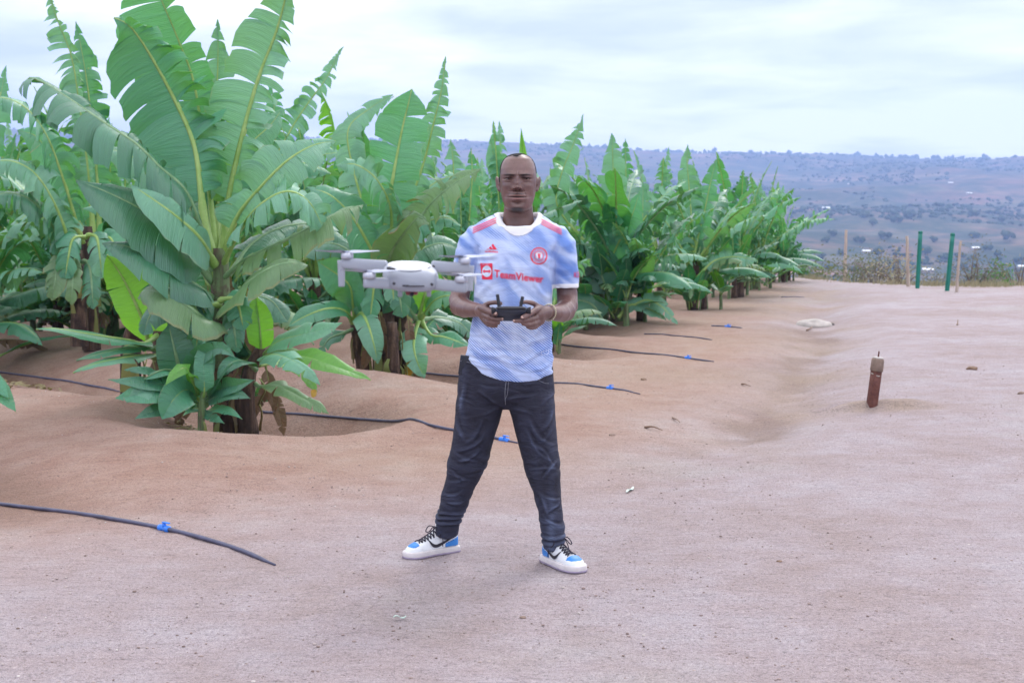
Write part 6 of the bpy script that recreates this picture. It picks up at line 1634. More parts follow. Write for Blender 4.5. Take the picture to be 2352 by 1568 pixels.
# ================================================================== REMOTE CONTROL
RCD = simple("remote_dark", (0.030, 0.036, 0.055), 0.45, 0.1); RCB = simple("remote_black", (0.012, 0.012, 0.018), 0.4, 0.1); RCS = simple("remote_screen", (0.055, 0.10, 0.19), 0.25, 0.08)
YR = 5.79
rcc = P(1174, 719, YR)
rc = empty("remote_control", tuple(rcc)); tag(rc, "dark remote control with two raised antennas held in both hands", "remote control")
tilt = Matrix.Rotation(R(-38), 3, 'X')      # far edge up, towards the holder
def rp(x, y, z): return rcc + tilt @ Vector((x, y, z))
mb = MB()
rg = []
for t in np.linspace(-1, 1, 17):
    hw = .073; k = abs(t); th = .0165 - .003 * k ** 3; dp = .042 - .012 * k ** 4
    bow = -.006 * k * k
    rg.append(ring(rp(t * hw, 0, bow * 0 - .003 * (1 - k * k)), tilt @ Vector((0, dp * (1 - .35 * k ** 8), 0)), tilt @ Vector((0, 0, th * (1 - .5 * k ** 8))), 3.2, 20))
mb.loft(rg); mb.build("body", RCD, rc)
mb = MB(); mb.box(rp(0, .006, .0155), (.088, .050, .004), tilt, .0015); mb.build("screen_cover", RCS, rc)
mb = MB(); mb.loft([ring(rp(t * .058, -.040 - .004 * (1 - t * t), -.004 - .003 * (1 - t * t)), tilt @ Vector((0, .006, 0)), tilt @ Vector((0, 0, .0055)), 2.6, 12) for t in np.linspace(-1, 1, 11)]); mb.build("front_rim", RCB, rc)
for sg in (-1, 1):      # grips
    mb = MB(); mb.loft([ring(rp(sg * (.062 + .018 * t), -.006 - .02 * t, -.004), tilt @ Vector((0, .024 * (1 - .3 * t), 0)), tilt @ Vector((0, 0, .017 * (1 - .25 * t))), 2.4, 14) for t in (0, .3, .6, .85, 1.0)][:: 1 if sg > 0 else -1])
    mb.build("grip", RCB, rc)
    mb = MB(); mb.tube([rp(sg * .052, .006, .014), rp(sg * .052, .004, .026)], [.004, .003], 8); mb.tube([rp(sg * .052, .004, .025), rp(sg * .052, .0035, .029)], [.008, .0075], 12); mb.build("control_stick", RCB, rc)
for (xa, ya, xb, yb) in ((1142.5, 676, 1148.5, 719), (1200.5, 681, 1193, 719)):
    a = P(xb, yb, YR - .012); b = P(xa, ya, YR - .004); d = (b - a).normalized(); u = Vector((1, 0, 0)); u = (u - d * u.dot(d)).normalized(); w_ = d.cross(u)
    mb = MB(); mb.loft([ring(a + d * q * (b - a).length, u * .0068, w_ * .0042, 3.5, 12) for q in (0, .02, .3, .6, .97, 1.0)]); an = mb.build("antenna", RCB, rc)
    mb = MB(); mb.tube([a - u * .008, a + u * .008], [.0065, .0065], 12); mb.build("hinge", RCD, an)

# ================================================================== DRONE
DG = simple("drone_shell", (0.33, 0.355, 0.41), 0.45, 0.04, 15, spec=0.4); DL = simple("drone_pale", (0.66, 0.67, 0.72), 0.4, 0.03, 15); DDk = simple("drone_dark", (0.03, 0.03, 0.04), 0.4, 0.1); PRM = simple("propeller_grey", (0.34, 0.37, 0.47), 0.4, 0.08)
ORG = simple("propeller_tip", (0.6, 0.18, 0.05), 0.5, 0.1); MTM = simple("motor_metal", (0.45, 0.46, 0.52), 0.35, 0.1, metal=0.5); LEDM = simple("drone_sensor_red", (0.25, 0.05, 0.06), 0.4, 0.1)
YD = 3.05
dc = P(940, 635, YD)
drone = empty("drone", tuple(dc)); tag(drone, "pale grey quadcopter drone hovering in front of the person's arm", "drone")
def dp(px, py, dY=0.0): return P(px, py, YD + dY)
pm = ppm(YD)
# main shell: long axis runs away from the camera, nose far side
mb = MB(); rg = []
for (dY, cx, cy, hw, hh, e) in [(-.075, 948, 650, 30, 15, 2.6), (-.070, 948, 647, 52, 22, 2.8), (-.055, 946, 643, 62, 27, 3.0), (-.030, 943, 638, 64, 30, 3.0), (.01, 941, 633, 62, 31, 3.0), (.05, 940, 630, 60, 30, 2.8), (.075, 940, 628, 54, 27, 2.6), (.085, 940, 628, 34, 18, 2.4)]:
    c_ = dp(cx, cy, dY); rg.append(ring(c_, Vector((hw / ppm(YD + dY), 0, -.002 * hw / 60)), Vector((0, 0, hh / ppm(YD + dY))), e, 32))
mb.loft(rg); mb.build("shell", DG, drone)
mb = MB(); rg = []                       # top cover
for (dY, cx, cy, hw, hh) in [(-.066, 945, 628, 22, 4), (-.058, 943, 624, 40, 10), (-.02, 941, 618, 52, 15), (.03, 940, 614, 53, 15), (.07, 940, 612, 46, 12), (.08, 940, 612, 30, 6)]:
    c_ = dp(cx, cy, dY); rg.append(ring(c_, Vector((hw / ppm(YD + dY), 0, -.001)), Vector((0, 0, hh / ppm(YD + dY))), 2.6, 28))
mb.loft(rg); mb.build("top_cover", DL, drone)
mb = MB(); mb.box(dp(898, 617, -.058), (.018, .010, .006), Matrix.Rotation(R(10), 3, 'Y'), .002); mb.build("power_inlet", DDk, drone)
mb = MB(); mb.box(dp(953, 657, -.081), (.040, .004, .0028), None, .001); mb.box(dp(932, 656, -.0805), (.014, .004, .0035), None, .001); mb.build("vent", DDk, drone)
mb = MB(); mb.box(dp(946, 671, -.03), (.026, .02, .012), None, .004); mb.build("camera_gimbal", LEDM, drone)
for x in (918, 984):
    mb = MB(); mb.tube([dp(x, 655, -.05), dp(x + 1, 668, -.048), dp(x + 1, 681, -.047)], [.006, .0052, .0045], 10); mb.build("landing_foot", DG, drone)
def arm(a, b, r0, r1, motor, leg, prop_r, yaw, up=True):
    """a, b: (px,py,dY) root and end; flattened box-section arm, motor can, propeller, optional leg"""
    A, B = dp(*a), dp(*b); d = (B - A).normalized(); u = Vector((0, 0, 1)); u = (u - d * u.dot(d)).normalized(); w_ = d.cross(u)
    mb = MB(); mb.loft([ring(A.lerp(B, q), u * (r0 + (r1 - r0) * q) * k, w_ * (r0 + (r1 - r0) * q) * .62 * k, 3.4, 16) for q, k in ((0, .8), (.03, 1), (.3, 1), (.7, 1), (.97, 1.02), (1.0, .8))])
    ao = mb.build("arm", DG, drone)
    M0 = B - d * .012
    mb = MB(); mb.tube([M0 + UP * (r1 - .002), M0 + UP * (r1 + .001), M0 + UP * (r1 + .009), M0 + UP * (r1 + .011)], [.0125, .0135, .0135, .011], 18); mo = mb.build("motor", MTM, ao)
    hub = M0 + UP * (r1 + .013)
    mb = MB(); mb.tube([hub - UP * .002, hub + UP * .003], [.006, .005], 12); mb.build("hub", PRM, ao)
    for s_ in (0, 1):
        an = yaw + math.pi * s_; dr = Vector((math.cos(an), math.sin(an), 0)); sd_ = Vector((-dr.y, dr.x, 0)); rg = []
        for q in np.linspace(0.04, 1, 12):
            ch = float(np.interp(q, [0, .2, .5, 1], [.004, .0105, .0095, .004])); pit = R(22 - 14 * q)
            rg.append(ring(hub + dr * prop_r * q + UP * (.001 + .002 * q * q), (sd_ * math.cos(pit) + UP * math.sin(pit)) * ch, UP * .0006, 2, 8))
        m2 = MB(); m2.loft(rg); m2.build("propeller_blade", PRM, ao)
    if leg:
        L0 = B + d * .002; mb = MB()
        mb.loft([ring(L0 + Vector((0, 0, -leg * q)), Vector((.0088 - .002 * q, 0, 0)), Vector((0, .006 - .001 * q, 0)), 3, 12) for q in (-.12, 0, .3, .7, .95, 1.0)]); mb.build("landing_leg", DG, ao)
arm((888, 612, .045), (786, 604, .075), .0132, .0118, True, .052, .072, R(172))
arm((992, 612, .045), (1078, 616, .075), .0130, .0112, True, .050, .058, R(22))
arm((905, 651, -.055), (836, 649, -.085), .0125, .0105, True, 0, .066, R(-10))
arm((990, 652, -.055), (1072, 660, -.085), .0128, .0112, True, 0, .058, R(160))

# panel seams, sensors and small fittings on the drone
def dbox(px, py, dY, size, nm, mat, rot=None): MB().box(dp(px, py, dY), size, rot, .0008).build(nm, mat, drone)
for x in (908, 922): dbox(x, 641, -.064, (.006, .006, .006), "rear_sensor", DDk)
dbox(975, 640, -.066, (.006, .006, .006), "rear_sensor", DDk)
mb = MB(); mb.tube(catmull([dp(888, 640, -.045), dp(905, 632, -.063), dp(945, 630, -.070), dp(985, 633, -.063), dp(1000, 641, -.045)], 24), [.0009] * 24, 5); mb.build("panel_seam", DDk, drone)
mb = MB(); mb.tube(catmull([dp(893, 612, -.03), dp(915, 622, -.064), dp(960, 622, -.066), dp(990, 612, -.035)], 24), [.0008] * 24, 5); mb.build("panel_seam", DDk, drone)
for (x, y, d) in ((889, 612, .03), (996, 612, .03), (905, 651, -.072), (992, 653, -.072)):
    mb = MB(); mb.tube([dp(x, y, d - .018), dp(x, y, d - .022)], [.0035, .003], 10); mb.build("arm_hinge", DDk, drone)
mb = MB(); mb.tube([dp(946, 676, -.040), dp(946, 676, -.048)], [.005, .0046], 14); mb.build("camera_lens", DDk, drone)
# ================================================================== DRIP PIPES
PIPE = simple("pipe_black", (0.062, 0.062, 0.115), 0.42, 0.3, 12); VALVE = simple("valve_blue", (0.03, 0.20, 0.75), 0.4, 0.1)
def pipe(label, pts, valve=None, r=.0105, taper=0.35):
    """pts: picture points on the ground"""
    W = [G(a, b) for a, b in pts]
    C = catmull(W, 90)
    A = np.array([tuple(p) for p in C]); kk = np.ones(13) / 13; A2 = np.stack([np.convolve(np.pad(A[:, q], 6, mode='edge'), kk, 'valid') for q in range(2)], 1); A2[0], A2[-1] = A[0, :2], A[-1, :2]
    C = [Vector((A2[q, 0], A2[q, 1], A[q, 2])) for q in range(90)]
    out = [];
    for i, p in enumerate(C):
        t = i / 89; rr = r * (1 if t < .93 else 1 - taper * (t - .93) / .07)
        z = max(float(height(p.x, p.y)), p.z - 0.03) + rr * .8 - (0.006 * max(0, (t - .97) / .03))
        out.append(Vector((p.x, p.y, z)))
    # smooth heights so the pipe spans small hollows
    zs = np.array([q.z for q in out]); k = np.ones(15) / 15; zz = np.convolve(np.pad(zs, 7, mode='edge'), k, 'valid'); zz = np.maximum(zz, np.array([float(height(q.x, q.y)) for q in out]) + r * .5)
    for q, z in zip(out, zz): q.z = z
    mb = MB(); mb.tube(out, [r * (1 if i < 84 else 1 - .55 * (i - 84) / 5) for i in range(90)], 10)
    root = empty("drip_pipe", tuple(out[-1])); tag(root, label, "pipe", "drip irrigation pipes along the plant rows")
    mb.build("hose", PIPE, root)
    if valve:
        i = min(range(90), key=lambda q: abs(project_px(out[q])[0] - valve)); i = min(max(i, 1), 88); c = out[i]; d = (out[i + 1] - out[i - 1]).normalized(); u = UP - d * d.z; u.normalize(); w_ = d.cross(u)
        mb = MB(); k = 1.35
        mb.tube([c - d * .034 * k, c - d * .030 * k, c - d * .014 * k, c - d * .012 * k, c + d * .012 * k, c + d * .014 * k, c + d * .030 * k, c + d * .034 * k], [.013, .017, .017, .013, .013, .017, .017, .013], 12)
        mb.tube([c + u * .005, c + u * .026], [.011, .010], 10); vb = mb.build("valve", VALVE, root)
        mb = MB(); rot = Matrix([list(d), list(w_), list(u)]).transposed()
        mb.box(c + u * .030 + d * .018, (.060, .014, .006), rot, .002); mb.build("valve_handle", VALVE, vb)
    return root
def project_px(p):
    v = p - Vector((0, 0, CAM_Z)); f = v.y * _cp - v.z * _sp; up = v.y * _sp + v.z * _cp
    return 1176 + FPX * v.x / f, 784 - FPX * up / f
pipe("thick black drip pipe in the bare earth at lower left with a blue valve", [(-60, 1154), (0, 1160), (120, 1174), (240, 1191), (370, 1215), (480, 1243), (560, 1269), (632, 1299)], 381)
pipe("black drip pipe emerging from the tallest plant's basin and passing behind the legs", [(600, 948), (680, 953), (760, 957), (880, 966), (980, 978), (1060, 990), (1130, 1006), (1190, 1018)], 1158)
pipe("black drip pipe running into the tallest plant from the left edge", [(-80, 843), (0, 856), (100, 869), (200, 886), (275, 900)], None)
pipe("dark drip pipe in the row behind, at the left edge above the others", [(-60, 734), (0, 742), (60, 749), (180, 762), (260, 772)], None, r=.011)
pipe("black drip pipe ending right of the person's hip with a pale blue valve", [(960, 855), (1010, 862), (1100, 868), (1200, 874), (1290, 881), (1400, 893), (1470, 906)], 1400, r=.0095)
pipe("drip pipe with dark blue valve, second from the path above the hip one", [(1290, 792), (1340, 799), (1420, 805), (1500, 814), (1580, 824), (1640, 831)], 1582, r=.0095)
pipe("thin drip pipe lying at the foot of the second furrow right of the person", [(1480, 768), (1540, 771), (1590, 775), (1636, 781)], None, r=.008)
pipe("far drip pipe with pale valve beside the rows' end", [(1634, 749), (1660, 750), (1705, 754)], 1672, r=.009)
pipe("farthest drip pipe stub lying on the path", [(1795, 683), (1820, 682), (1848, 683)], None, r=.008)

# ================================================================== STUB POST, SLAB, LITTER
RUST = Mat("rusty_steel"); n = RUST.noise(RUST.coord(), 18, 6, 0.7)
RUST.set(RUST.ramp(n, [(0.3, (0.075, 0.028, 0.025)), (0.55, (0.14, 0.055, 0.042)), (0.75, (0.22, 0.10, 0.07))]), 0.8, 0.3, normal=RUST.bump(n, 0.5, 0.004)); RUST = RUST.m
CONC = simple("concrete_grey", (0.23, 0.165, 0.13), 0.9, 0.25, 25, bump=0.6)
CONCL = simple("concrete_pale", (0.50, 0.47, 0.44), 0.9, 0.15, 14, bump=0.5)
b = G(2003, 926); top = P(2013, 852, b.y)
post = empty("stub_post", tuple(b)); tag(post, "short rusty square stub post with concrete cap standing alone in the yard", "post")
ax = (top - b).normalized(); u = Vector((1, 0, 0)); u = (u - ax * u.dot(ax)).normalized(); w_ = ax.cross(u); L = (top - b).length
rz_ = Matrix.Rotation(R(18), 3, ax); u, w_ = rz_ @ u, rz_ @ w_
def sq(c, r, e=8): return ring(c, u * r * 1.0, w_ * r * 1.0, e, 24)
mb = MB(); mb.loft([sq(b - ax * .1, .034), sq(b, .034), sq(b + ax * L * .5, .034), sq(b + ax * L, .034)]); mb.build("tube", RUST, post)
mb = MB(); mb.loft([sq(b + ax * (L + .000), .036), sq(b + ax * (L + .003), .041, 5), sq(b + ax * (L + .085), .040, 5), sq(b + ax * (L + .098), .036, 4)]); mb.build("cap", CONC, post)
mb = MB(); mb.loft([sq(b + ax * (L + .0985), .034, 4), sq(b + ax * (L + .104), .035, 4), sq(b + ax * (L + .110), .029, 4)]); mb.build("cap_top", CONCL, post)
mb = MB(); mb.tube([b + ax * (L + .105), b + ax * (L + .150), b + ax * (L + .156)], [.006, .006, .003], 8); mb.build("rod", RUST, post)
mb = MB(); mb.tube(catmull([b + ax * (L - .02) + u * .038, b + ax * (L - .035) + w_ * -.04, b + ax * (L - .02) - u * .038, b + ax * (L - .03) + w_ * .04, b + ax * (L - .02) + u * .038], 20), [.0035] * 20, 6); mb.build("wire_binding", simple("binding_wire", (0.5, 0.45, 0.4), 0.6, 0.1), post)

def rock(name, c, size, mat, seed, label=None, cat="stone", flat=1.0, parent=None):
    bm = bmesh.new(); bmesh.ops.create_icosphere(bm, subdivisions=3, radius=1)
    V = np.array([v.co[:] for v in bm.verts]); F = [[v.index for v in f.verts] for f in bm.faces]; bm.free()
    n = fbm(V[:, 0] * 1.3 + seed, V[:, 1] * 1.3, V[:, 2] * 1.3, seed=seed, oct=3)
    V = V * (1 + 0.28 * n)[:, None]; V = np.sign(V) * np.abs(V) ** flat * np.array(size)
    o = obj(name, V + np.array(c), F, mat, parent, origin=tuple(c) if parent is None else None)
    if label: tag(o, label, cat)
    return o
c0 = G(1872, 752)
sl = rock("half_buried_slab", c0 + Vector((0, .05, .02)), (.24, .12, .085), simple('slab_pale', (0.44, 0.40, 0.37), .95, .2, 9, bump=.8), 3, "pale half buried lump of concrete at the edge of the wash")
c1 = G(1911, 747)
rock("dark_stone", c1, (.042, .05, .035), simple("stone_dark", (0.06, 0.05, 0.05), 0.9, 0.2), 5, "dark stone at the right end of the pale concrete lump")
STICK = simple("dry_stick", (0.20, 0.13, 0.09), 0.9, 0.3, 40)
def stick(label, pts, r, cat="stick"):
    C = [G(a, b_) + Vector((0, 0, dz)) for a, b_, dz in pts]; C = catmull(C, 8)
    mb = MB(); mb.tube(C, [r * (1 - .1 * i) for i in range(8)], 6); o = mb.build("stick", STICK, None, origin=tuple(C[0])); tag(o, label, cat); return o
stick("small dark stick lying against the pale concrete lump", [(1853, 760, .01), (1862, 757, .02), (1866, 753, .03)], .012)
stick("grey broken twig on the bank between pipes and yard", [(1482, 984, .01), (1500, 989, .03), (1522, 991, .01)], .010)
stick("pale twig on the wash bank nearer the pipe ends", [(1545, 962, .01), (1556, 970, .02), (1562, 973, .01)], .007)
stick("little dark stick near the upper end of the wash", [(1704, 884, .01), (1712, 887, .02), (1724, 889, .01)], .010)
stick("tiny upright twig on the far yard", [(2199, 747, .0), (2200, 743, .06)], .012)
GLS = simple("pale_scrap", (0.50, 0.62, 0.55), 0.3, 0.1)
def scrap(label, x, y, a, ln, wd, mat, cat="scrap"):
    c = G(x, y) + Vector((0, 0, .006)); V, F = [], []
    for i in range(6):
        t = i / 5 - .5
        for s_ in (-1, 1): V.append(c + Vector((math.cos(a) * t * ln - math.sin(a) * s_ * wd * (1 - t * t * 2.5), math.sin(a) * t * ln + math.cos(a) * s_ * wd * (1 - t * t * 2.5), .006 * math.sin(i * 1.3) + .006)))
    for i in range(5): F.append((2 * i, 2 * i + 1, 2 * i + 3, 2 * i + 2))
    b0 = len(V); V += [v - Vector((0, 0, .002)) for v in V]; F += [tuple(q + b0 for q in f[::-1]) for f in F]
    o = obj("scrap", [tuple(v) for v in V], F, mat, None, origin=tuple(c), smooth=False); tag(o, label, cat)
scrap("pale green plastic sliver on the ground right of the person's knee", 1447, 1128, 1.25, .16, .010, GLS)
scrap("pale dry leaf flake lying left below the far shoe", 918, 1422, .3, .05, .008, GLS, "leaf")
for i, (x, y, s_, lab) in enumerate([(2234, 849, .05, "small brown stone on the right side of the yard"), (1200, 1419, .012, "tiny dark pebble below the person's feet"), (1478, 873, .03, "pale stone between the two pipe ends right of the person"), (1405, 1000, .022, "small stone right of the legs on the wash bank"), (1790, 1290, .012, "small pebble on the swept yard low on the right"), (2346, 905, .03, "brown pebble at the right edge of the yard")]):
    c = G(x, y); rock("stone", c + Vector((0, 0, s_ * .2)), (s_, s_ * .8, s_ * .5), [STICK, CONC][i % 2], 20 + i, lab)

# gravel crumbs spread over the earth (one mass)
rg_ = np.random.RandomState(3); tmpl = []
bm = bmesh.new(); bmesh.ops.create_icosphere(bm, subdivisions=1, radius=1); TV = np.array([v.co[:] for v in bm.verts]); TF = np.array([[v.index for v in f.verts] for f in bm.faces]); bm.free()
n = 26000
yy = 3.2 + 11.5 * rg_.rand(n) ** 1.25; xx = (rg_.rand(n) - .5) * 2 * (0.45 * yy + .6)
keep = (vnoise(xx * 0.9, yy * 0.9, seed=71) + rg_.rand(n) * 1.2 > 0.35); xx, yy = xx[keep], yy[keep]; n = len(xx)
s_ = 0.0016 + 0.0052 * rg_.rand(n) ** 6; zz_ = height(xx, yy)
sc = np.stack([s_ * (0.8 + .6 * rg_.rand(n)), s_ * (0.8 + .6 * rg_.rand(n)), s_ * .6], 1)
V = (TV[None] * sc[:, None, :] * (1 + .25 * (rg_.rand(n, len(TV), 1) - .5))) + np.stack([xx, yy, zz_ + s_ * .15], 1)[:, None, :]
F = (TF[None] + (np.arange(n) * len(TV))[:, None, None]).reshape(-1, 3).tolist()
M = Mat("crumb_earth"); nn = M.noise(M.coord(), 3, 2)
g = M.new("ShaderNodeNewGeometry")
M.set(M.ramp(g.outputs["Random Per Island"], [(0.0, (0.17, 0.125, 0.11)), (0.5, (0.30, 0.23, 0.21)), (0.9, (0.44, 0.38, 0.36)), (1.0, (0.6, 0.55, 0.52))]), 0.95, 0.1)
tag(obj("gravel", V.reshape(-1, 3), F, M.m, smooth=False), "loose crumbs and grit on the earth", kind="stuff")
# dry leaf litter inside the two near basins
mb = MB(); rr = random.Random(12)
for k in range(420):
    cx, cy, rad_ = [(-1.75, 10.55, .8), (-1.95, 10.7, .7), (-1.15, 13.8, .7), (-4.2, 12.0, .6)][k % 4]
    a = rr.uniform(0, 6.28); d = rad_ * math.sqrt(rr.random()); c = onground(cx + math.cos(a) * d, cy + math.sin(a) * d * .6, rr.uniform(.004, .03)); q = rr.uniform(0, 6.28); ln = rr.uniform(.03, .16); w2 = rr.uniform(.004, .018)
    e1 = Vector((math.cos(q), math.sin(q), rr.uniform(-.25, .35))) * ln; e2 = Vector((-math.sin(q), math.cos(q), rr.uniform(-.3, .3))) * w2
    mb.add([c - e1 * .5 - e2, c - e1 * .5 + e2, c + e2 * 1.3 + UP * .01, c - e2 * 1.3 + UP * .01, c + e1 * .5], [(0, 1, 2, 3), (3, 2, 4)])
tag(mb.build("leaf_litter", LM['dead'], smooth=False), "dry broken leaf litter in the plant basins", kind="stuff")

# ================================================================== FENCE POSTS AT THE EDGE
GREENP = simple("post_green", (0.0, 0.155, 0.115), 0.45, 0.12, 8); WOODP = Mat("post_wood"); n = WOODP.noise(WOODP.coord(scale=(1, 1, .1)), 20, 5, .6)
WOODP.set(WOODP.ramp(n, [(0.3, (0.28, 0.22, 0.18)), (0.7, (0.50, 0.42, 0.36))]), 0.9, 0.2, normal=WOODP.bump(n, .5, .01)); WOODP = WOODP.m
def fpost(bx, by, tx, ty, wpx, mat, label, kind):
    c = G(bx, by); Y = c.y; t = P(tx, ty, Y + .02); c2 = P(bx, by + 2, Y); r = wpx / 2 / ppm(Y); ax = (t - c2).normalized()
    root = empty("fence_post", tuple(c2)); tag(root, label, "fence post", "posts along the yard's edge")
    mb = MB(); pts = [c2 - ax * .2] + [c2.lerp(t, k / 8) for k in range(9)]
    if kind == "wood":
        rr_ = random.Random(int(bx)); pts = [p + Vector((rr_.uniform(-.012, .012), 0, 0)) if 1 < i < 9 else p for i, p in enumerate(pts)]
        mb.tube(pts, [r * (1.1 - .04 * i) for i in range(10)], 10); mb.build("pole", mat, root)
    else:
        u = Vector((1, .3, 0)).normalized(); w_ = ax.cross(u).normalized(); u = w_.cross(ax)
        mb.loft([ring(p, u * r, w_ * r, 7, 20) for p in pts]); pl = mb.build("pole", mat, root)
        mb = MB(); mb.loft([ring(t + ax * k, u * r * q, w_ * r * q, 7, 20) for k, q in ((0.0, 1.08), (.03, 1.08), (.05, .8))]); mb.build("post_cap", mat, root)
    return c2, t
tops = []
for a in [(1940, 640, 1944, 528, 8.5, WOODP, "pale wooden fence post standing alone beyond the yard", "wood"),
          (2086, 658, 2083, 542, 8.5, WOODP, "pale crooked wooden post just left of the green posts", "wood"),
          (2107, 662, 2114, 536, 7.6, GREENP, "dark green metal post next to the crooked wooden one", "metal"),
          (2175, 668, 2188, 541, 8.0, GREENP, "dark green leaning metal post, nearer the right edge", "metal"),
          (2197, 671, 2207, 553, 7.0, WOODP, "thin pale wooden post close behind the leaning green one", "wood")]:
    tops.append(fpost(*a))

# ================================================================== SCRUB BEYOND THE EDGE
def veg_mat(name, a, b, t):
    M = Mat(name); g = M.new("ShaderNodeNewGeometry"); n = M.noise(M.coord(), 2.5, 3)
    M.set(M.ramp(M.math('ADD', M.math('MULTIPLY', g.outputs["Random Per Island"], .6), M.math('MULTIPLY', n, .4)), [(0.2, a), (0.8, b)]), 0.8, 0.2)
    tr = M.new("ShaderNodeBsdfTranslucent"); tr.inputs[0].default_value = tuple(t) + (1,); ms = M.new("ShaderNodeMixShader"); ms.inputs[0].default_value = .25
    M.link(M.b.outputs[0], ms.inputs[1]); M.link(tr.outputs[0], ms.inputs[2]); M.link(ms.outputs[0], M.out.inputs[0]); return M.m
V_OLIVE = veg_mat("scrub_olive", (0.075, 0.10, 0.045), (0.17, 0.19, 0.085), (.15, .2, .05)); V_GREEN = veg_mat("scrub_green", (0.04, 0.12, 0.03), (0.10, 0.24, 0.06), (.12, .3, .04)); V_DRY = veg_mat("scrub_dry", (0.24, 0.22, 0.12), (0.44, 0.40, 0.26), (.3, .25, .15)); V_GREY = veg_mat("scrub_grey", (0.10, 0.11, 0.085), (0.22, 0.22, 0.17), (.1, .12, .08))
BARK = simple("bark", (0.16, 0.12, 0.10), 0.9, 0.3, 30)
def bush(px, py, Y, hgt, wid, mat, label, seed, nl=520, leaf=.035, twigs=12, cat="bush", name="bush"):
    rr = random.Random(seed); c = P(px, py, Y); root = empty(name, tuple(c)); tag(root, label, cat)
    mb = MB(); tips = []
    for k in range(twigs):
        a = rr.uniform(0, 6.28); q = rr.uniform(.2, 1); e = c + Vector((math.cos(a) * wid * q, math.sin(a) * wid * q * .8, hgt * rr.uniform(.55, 1.0) * (1.15 - .5 * q)))
        m_ = c.lerp(e, .5) + Vector((rr.uniform(-.1, .1), 0, .08)) * wid; pts = catmull([c + Vector((0, 0, -.1)), m_, e], 6); mb.tube(pts, [.018 * hgt * (1 - .15 * i) for i in range(6)], 5); tips += [(p, i) for i, p in enumerate(pts) if i > 1]
    mb.build("twigs", BARK, root)
    V, F = [], []
    for k in range(nl):
        p, _ = tips[rr.randrange(len(tips))]; s_ = wid * .26
        o_ = p + Vector((rr.gauss(0, s_), rr.gauss(0, s_), rr.gauss(0, s_ * .8)))
        if o_.z < c.z + .02: o_.z = c.z + rr.uniform(.02, .2) * hgt
        d = Vector((rr.uniform(-1, 1), rr.uniform(-1, 1), rr.uniform(-.6, .8))).normalized(); w2 = d.orthogonal().normalized(); L_ = leaf * rr.uniform(.6, 1.5)
        V += [o_ - d * L_, o_ + w2 * L_ * .45, o_ + d * L_, o_ - w2 * L_ * .45]; F.append((4 * k, 4 * k + 1, 4 * k + 2, 4 * k + 3))
    obj("foliage", [tuple(v) for v in V], F, mat, root, smooth=False); return root
bush(2010, 668, 36, 1.05, 1.0, V_GREY, "greyish olive shrub right of the lone wooden post", 1, 900, .035, 18)
bush(1965, 660, 38, 0.95, .85, V_OLIVE, "yellowish shrub touching the lone wooden post", 2, 700, .04)
bush(2062, 674, 35, 1.0, .9, V_DRY, "straw coloured shrub left of the crooked post", 3, 600, .03, 20)
bush(2142, 690, 33, .75, .75, V_GREY, "low grey shrub between the two green posts", 4, 600, .03)
bush(2237, 700, 32, 1.3, .75, V_GREY, "dense grey green shrub right of the green posts", 5, 1200, .035, 20)
bush(2282, 700, 33, 1.15, .45, V_GREEN, "slim green bush two steps right of the posts", 6, 700, .04)
bush(2312, 676, 30.5, .30, .30, V_GREEN, "small green tuft at the yard's edge near the right side", 7, 350, .03, 8, "tuft", "tuft")
bush(2342, 690, 32, 1.1, .6, V_DRY, "bare branching shrub at the right edge", 8, 160, .03, 30)
bush(1845, 634, 36.5, .22, .2, V_GREEN, "tiny green tuft past the last banana plant", 9, 200, .04, 6, "tuft", "tuft")
bush(1880, 655, 41, .7, .9, V_OLIVE, "low olive shrub between banana rows and lone post", 10, 600, .04)
scrap("blue plastic scrap near the crest left of the lone post", 1812 + 0, 637, .1, .35, .05, simple("scrap_blue", (0.05, .3, .7), .5, .1))
# dry grass fringe along the crest
rr = random.Random(5); V, F = [], []
for k in range(3000):
    x = rr.uniform(7.2, 12.6); y = float(edge_y(x)) + rr.uniform(-.25, 2.0); 
    if vnoise(np.array([x * 1.2]), np.array([y]), seed=77)[0] < -0.25 and rr.random() < .8: continue
    b_ = Vector((x, y, float(height(x, y)) - .01)); h = rr.uniform(.03, .17) * (1.5 if rr.random() < .08 else 1); ln = Vector((rr.uniform(-.4, .4), rr.uniform(-.2, .2), 1)) * h; w2 = .006 + .004 * rr.random()
    i = len(V); V += [b_ - Vector((w2, 0, 0)), b_ + Vector((w2, 0, 0)), b_ + ln * .6 + Vector((w2 * .6, 0, 0)), b_ + ln + Vector((.02, 0, -.01))]; F.append((i, i + 1, i + 2, i + 3))
tag(obj("dry_grass", [tuple(v) for v in V], F, V_DRY, smooth=False), "fringe of dry grass where the yard drops away", kind="stuff")

# ================================================================== VALLEY TREES AND HOUSES
def blob(seed, sub=2):
    bm = bmesh.new(); rr = random.Random(seed)
    for k in range(rr.randint(3, 5)):
        r_ = rr.uniform(.32, .55); res = bmesh.ops.create_icosphere(bm, subdivisions=sub, radius=r_)
        off = Vector((rr.uniform(-.5, .5), rr.uniform(-.5, .5), rr.uniform(.35, .85)))
        for v in res['verts']: v.co = Vector((v.co.x, v.co.y, v.co.z * .8)) + off
    V = np.array([v.co[:] for v in bm.verts]); F = [[v.index for v in f.verts] for f in bm.faces]; bm.free()
    V = V + 0.16 * np.stack([vnoise(V[:, 0] * 5 + k * 9, V[:, 1] * 5, V[:, 2] * 5, seed=seed + k) for k in range(3)], 1)
    return V, F
FARG = Mat("far_tree_green"); g = FARG.new("ShaderNodeNewGeometry"); n = FARG.noise(FARG.coord(), 1.2, 3)
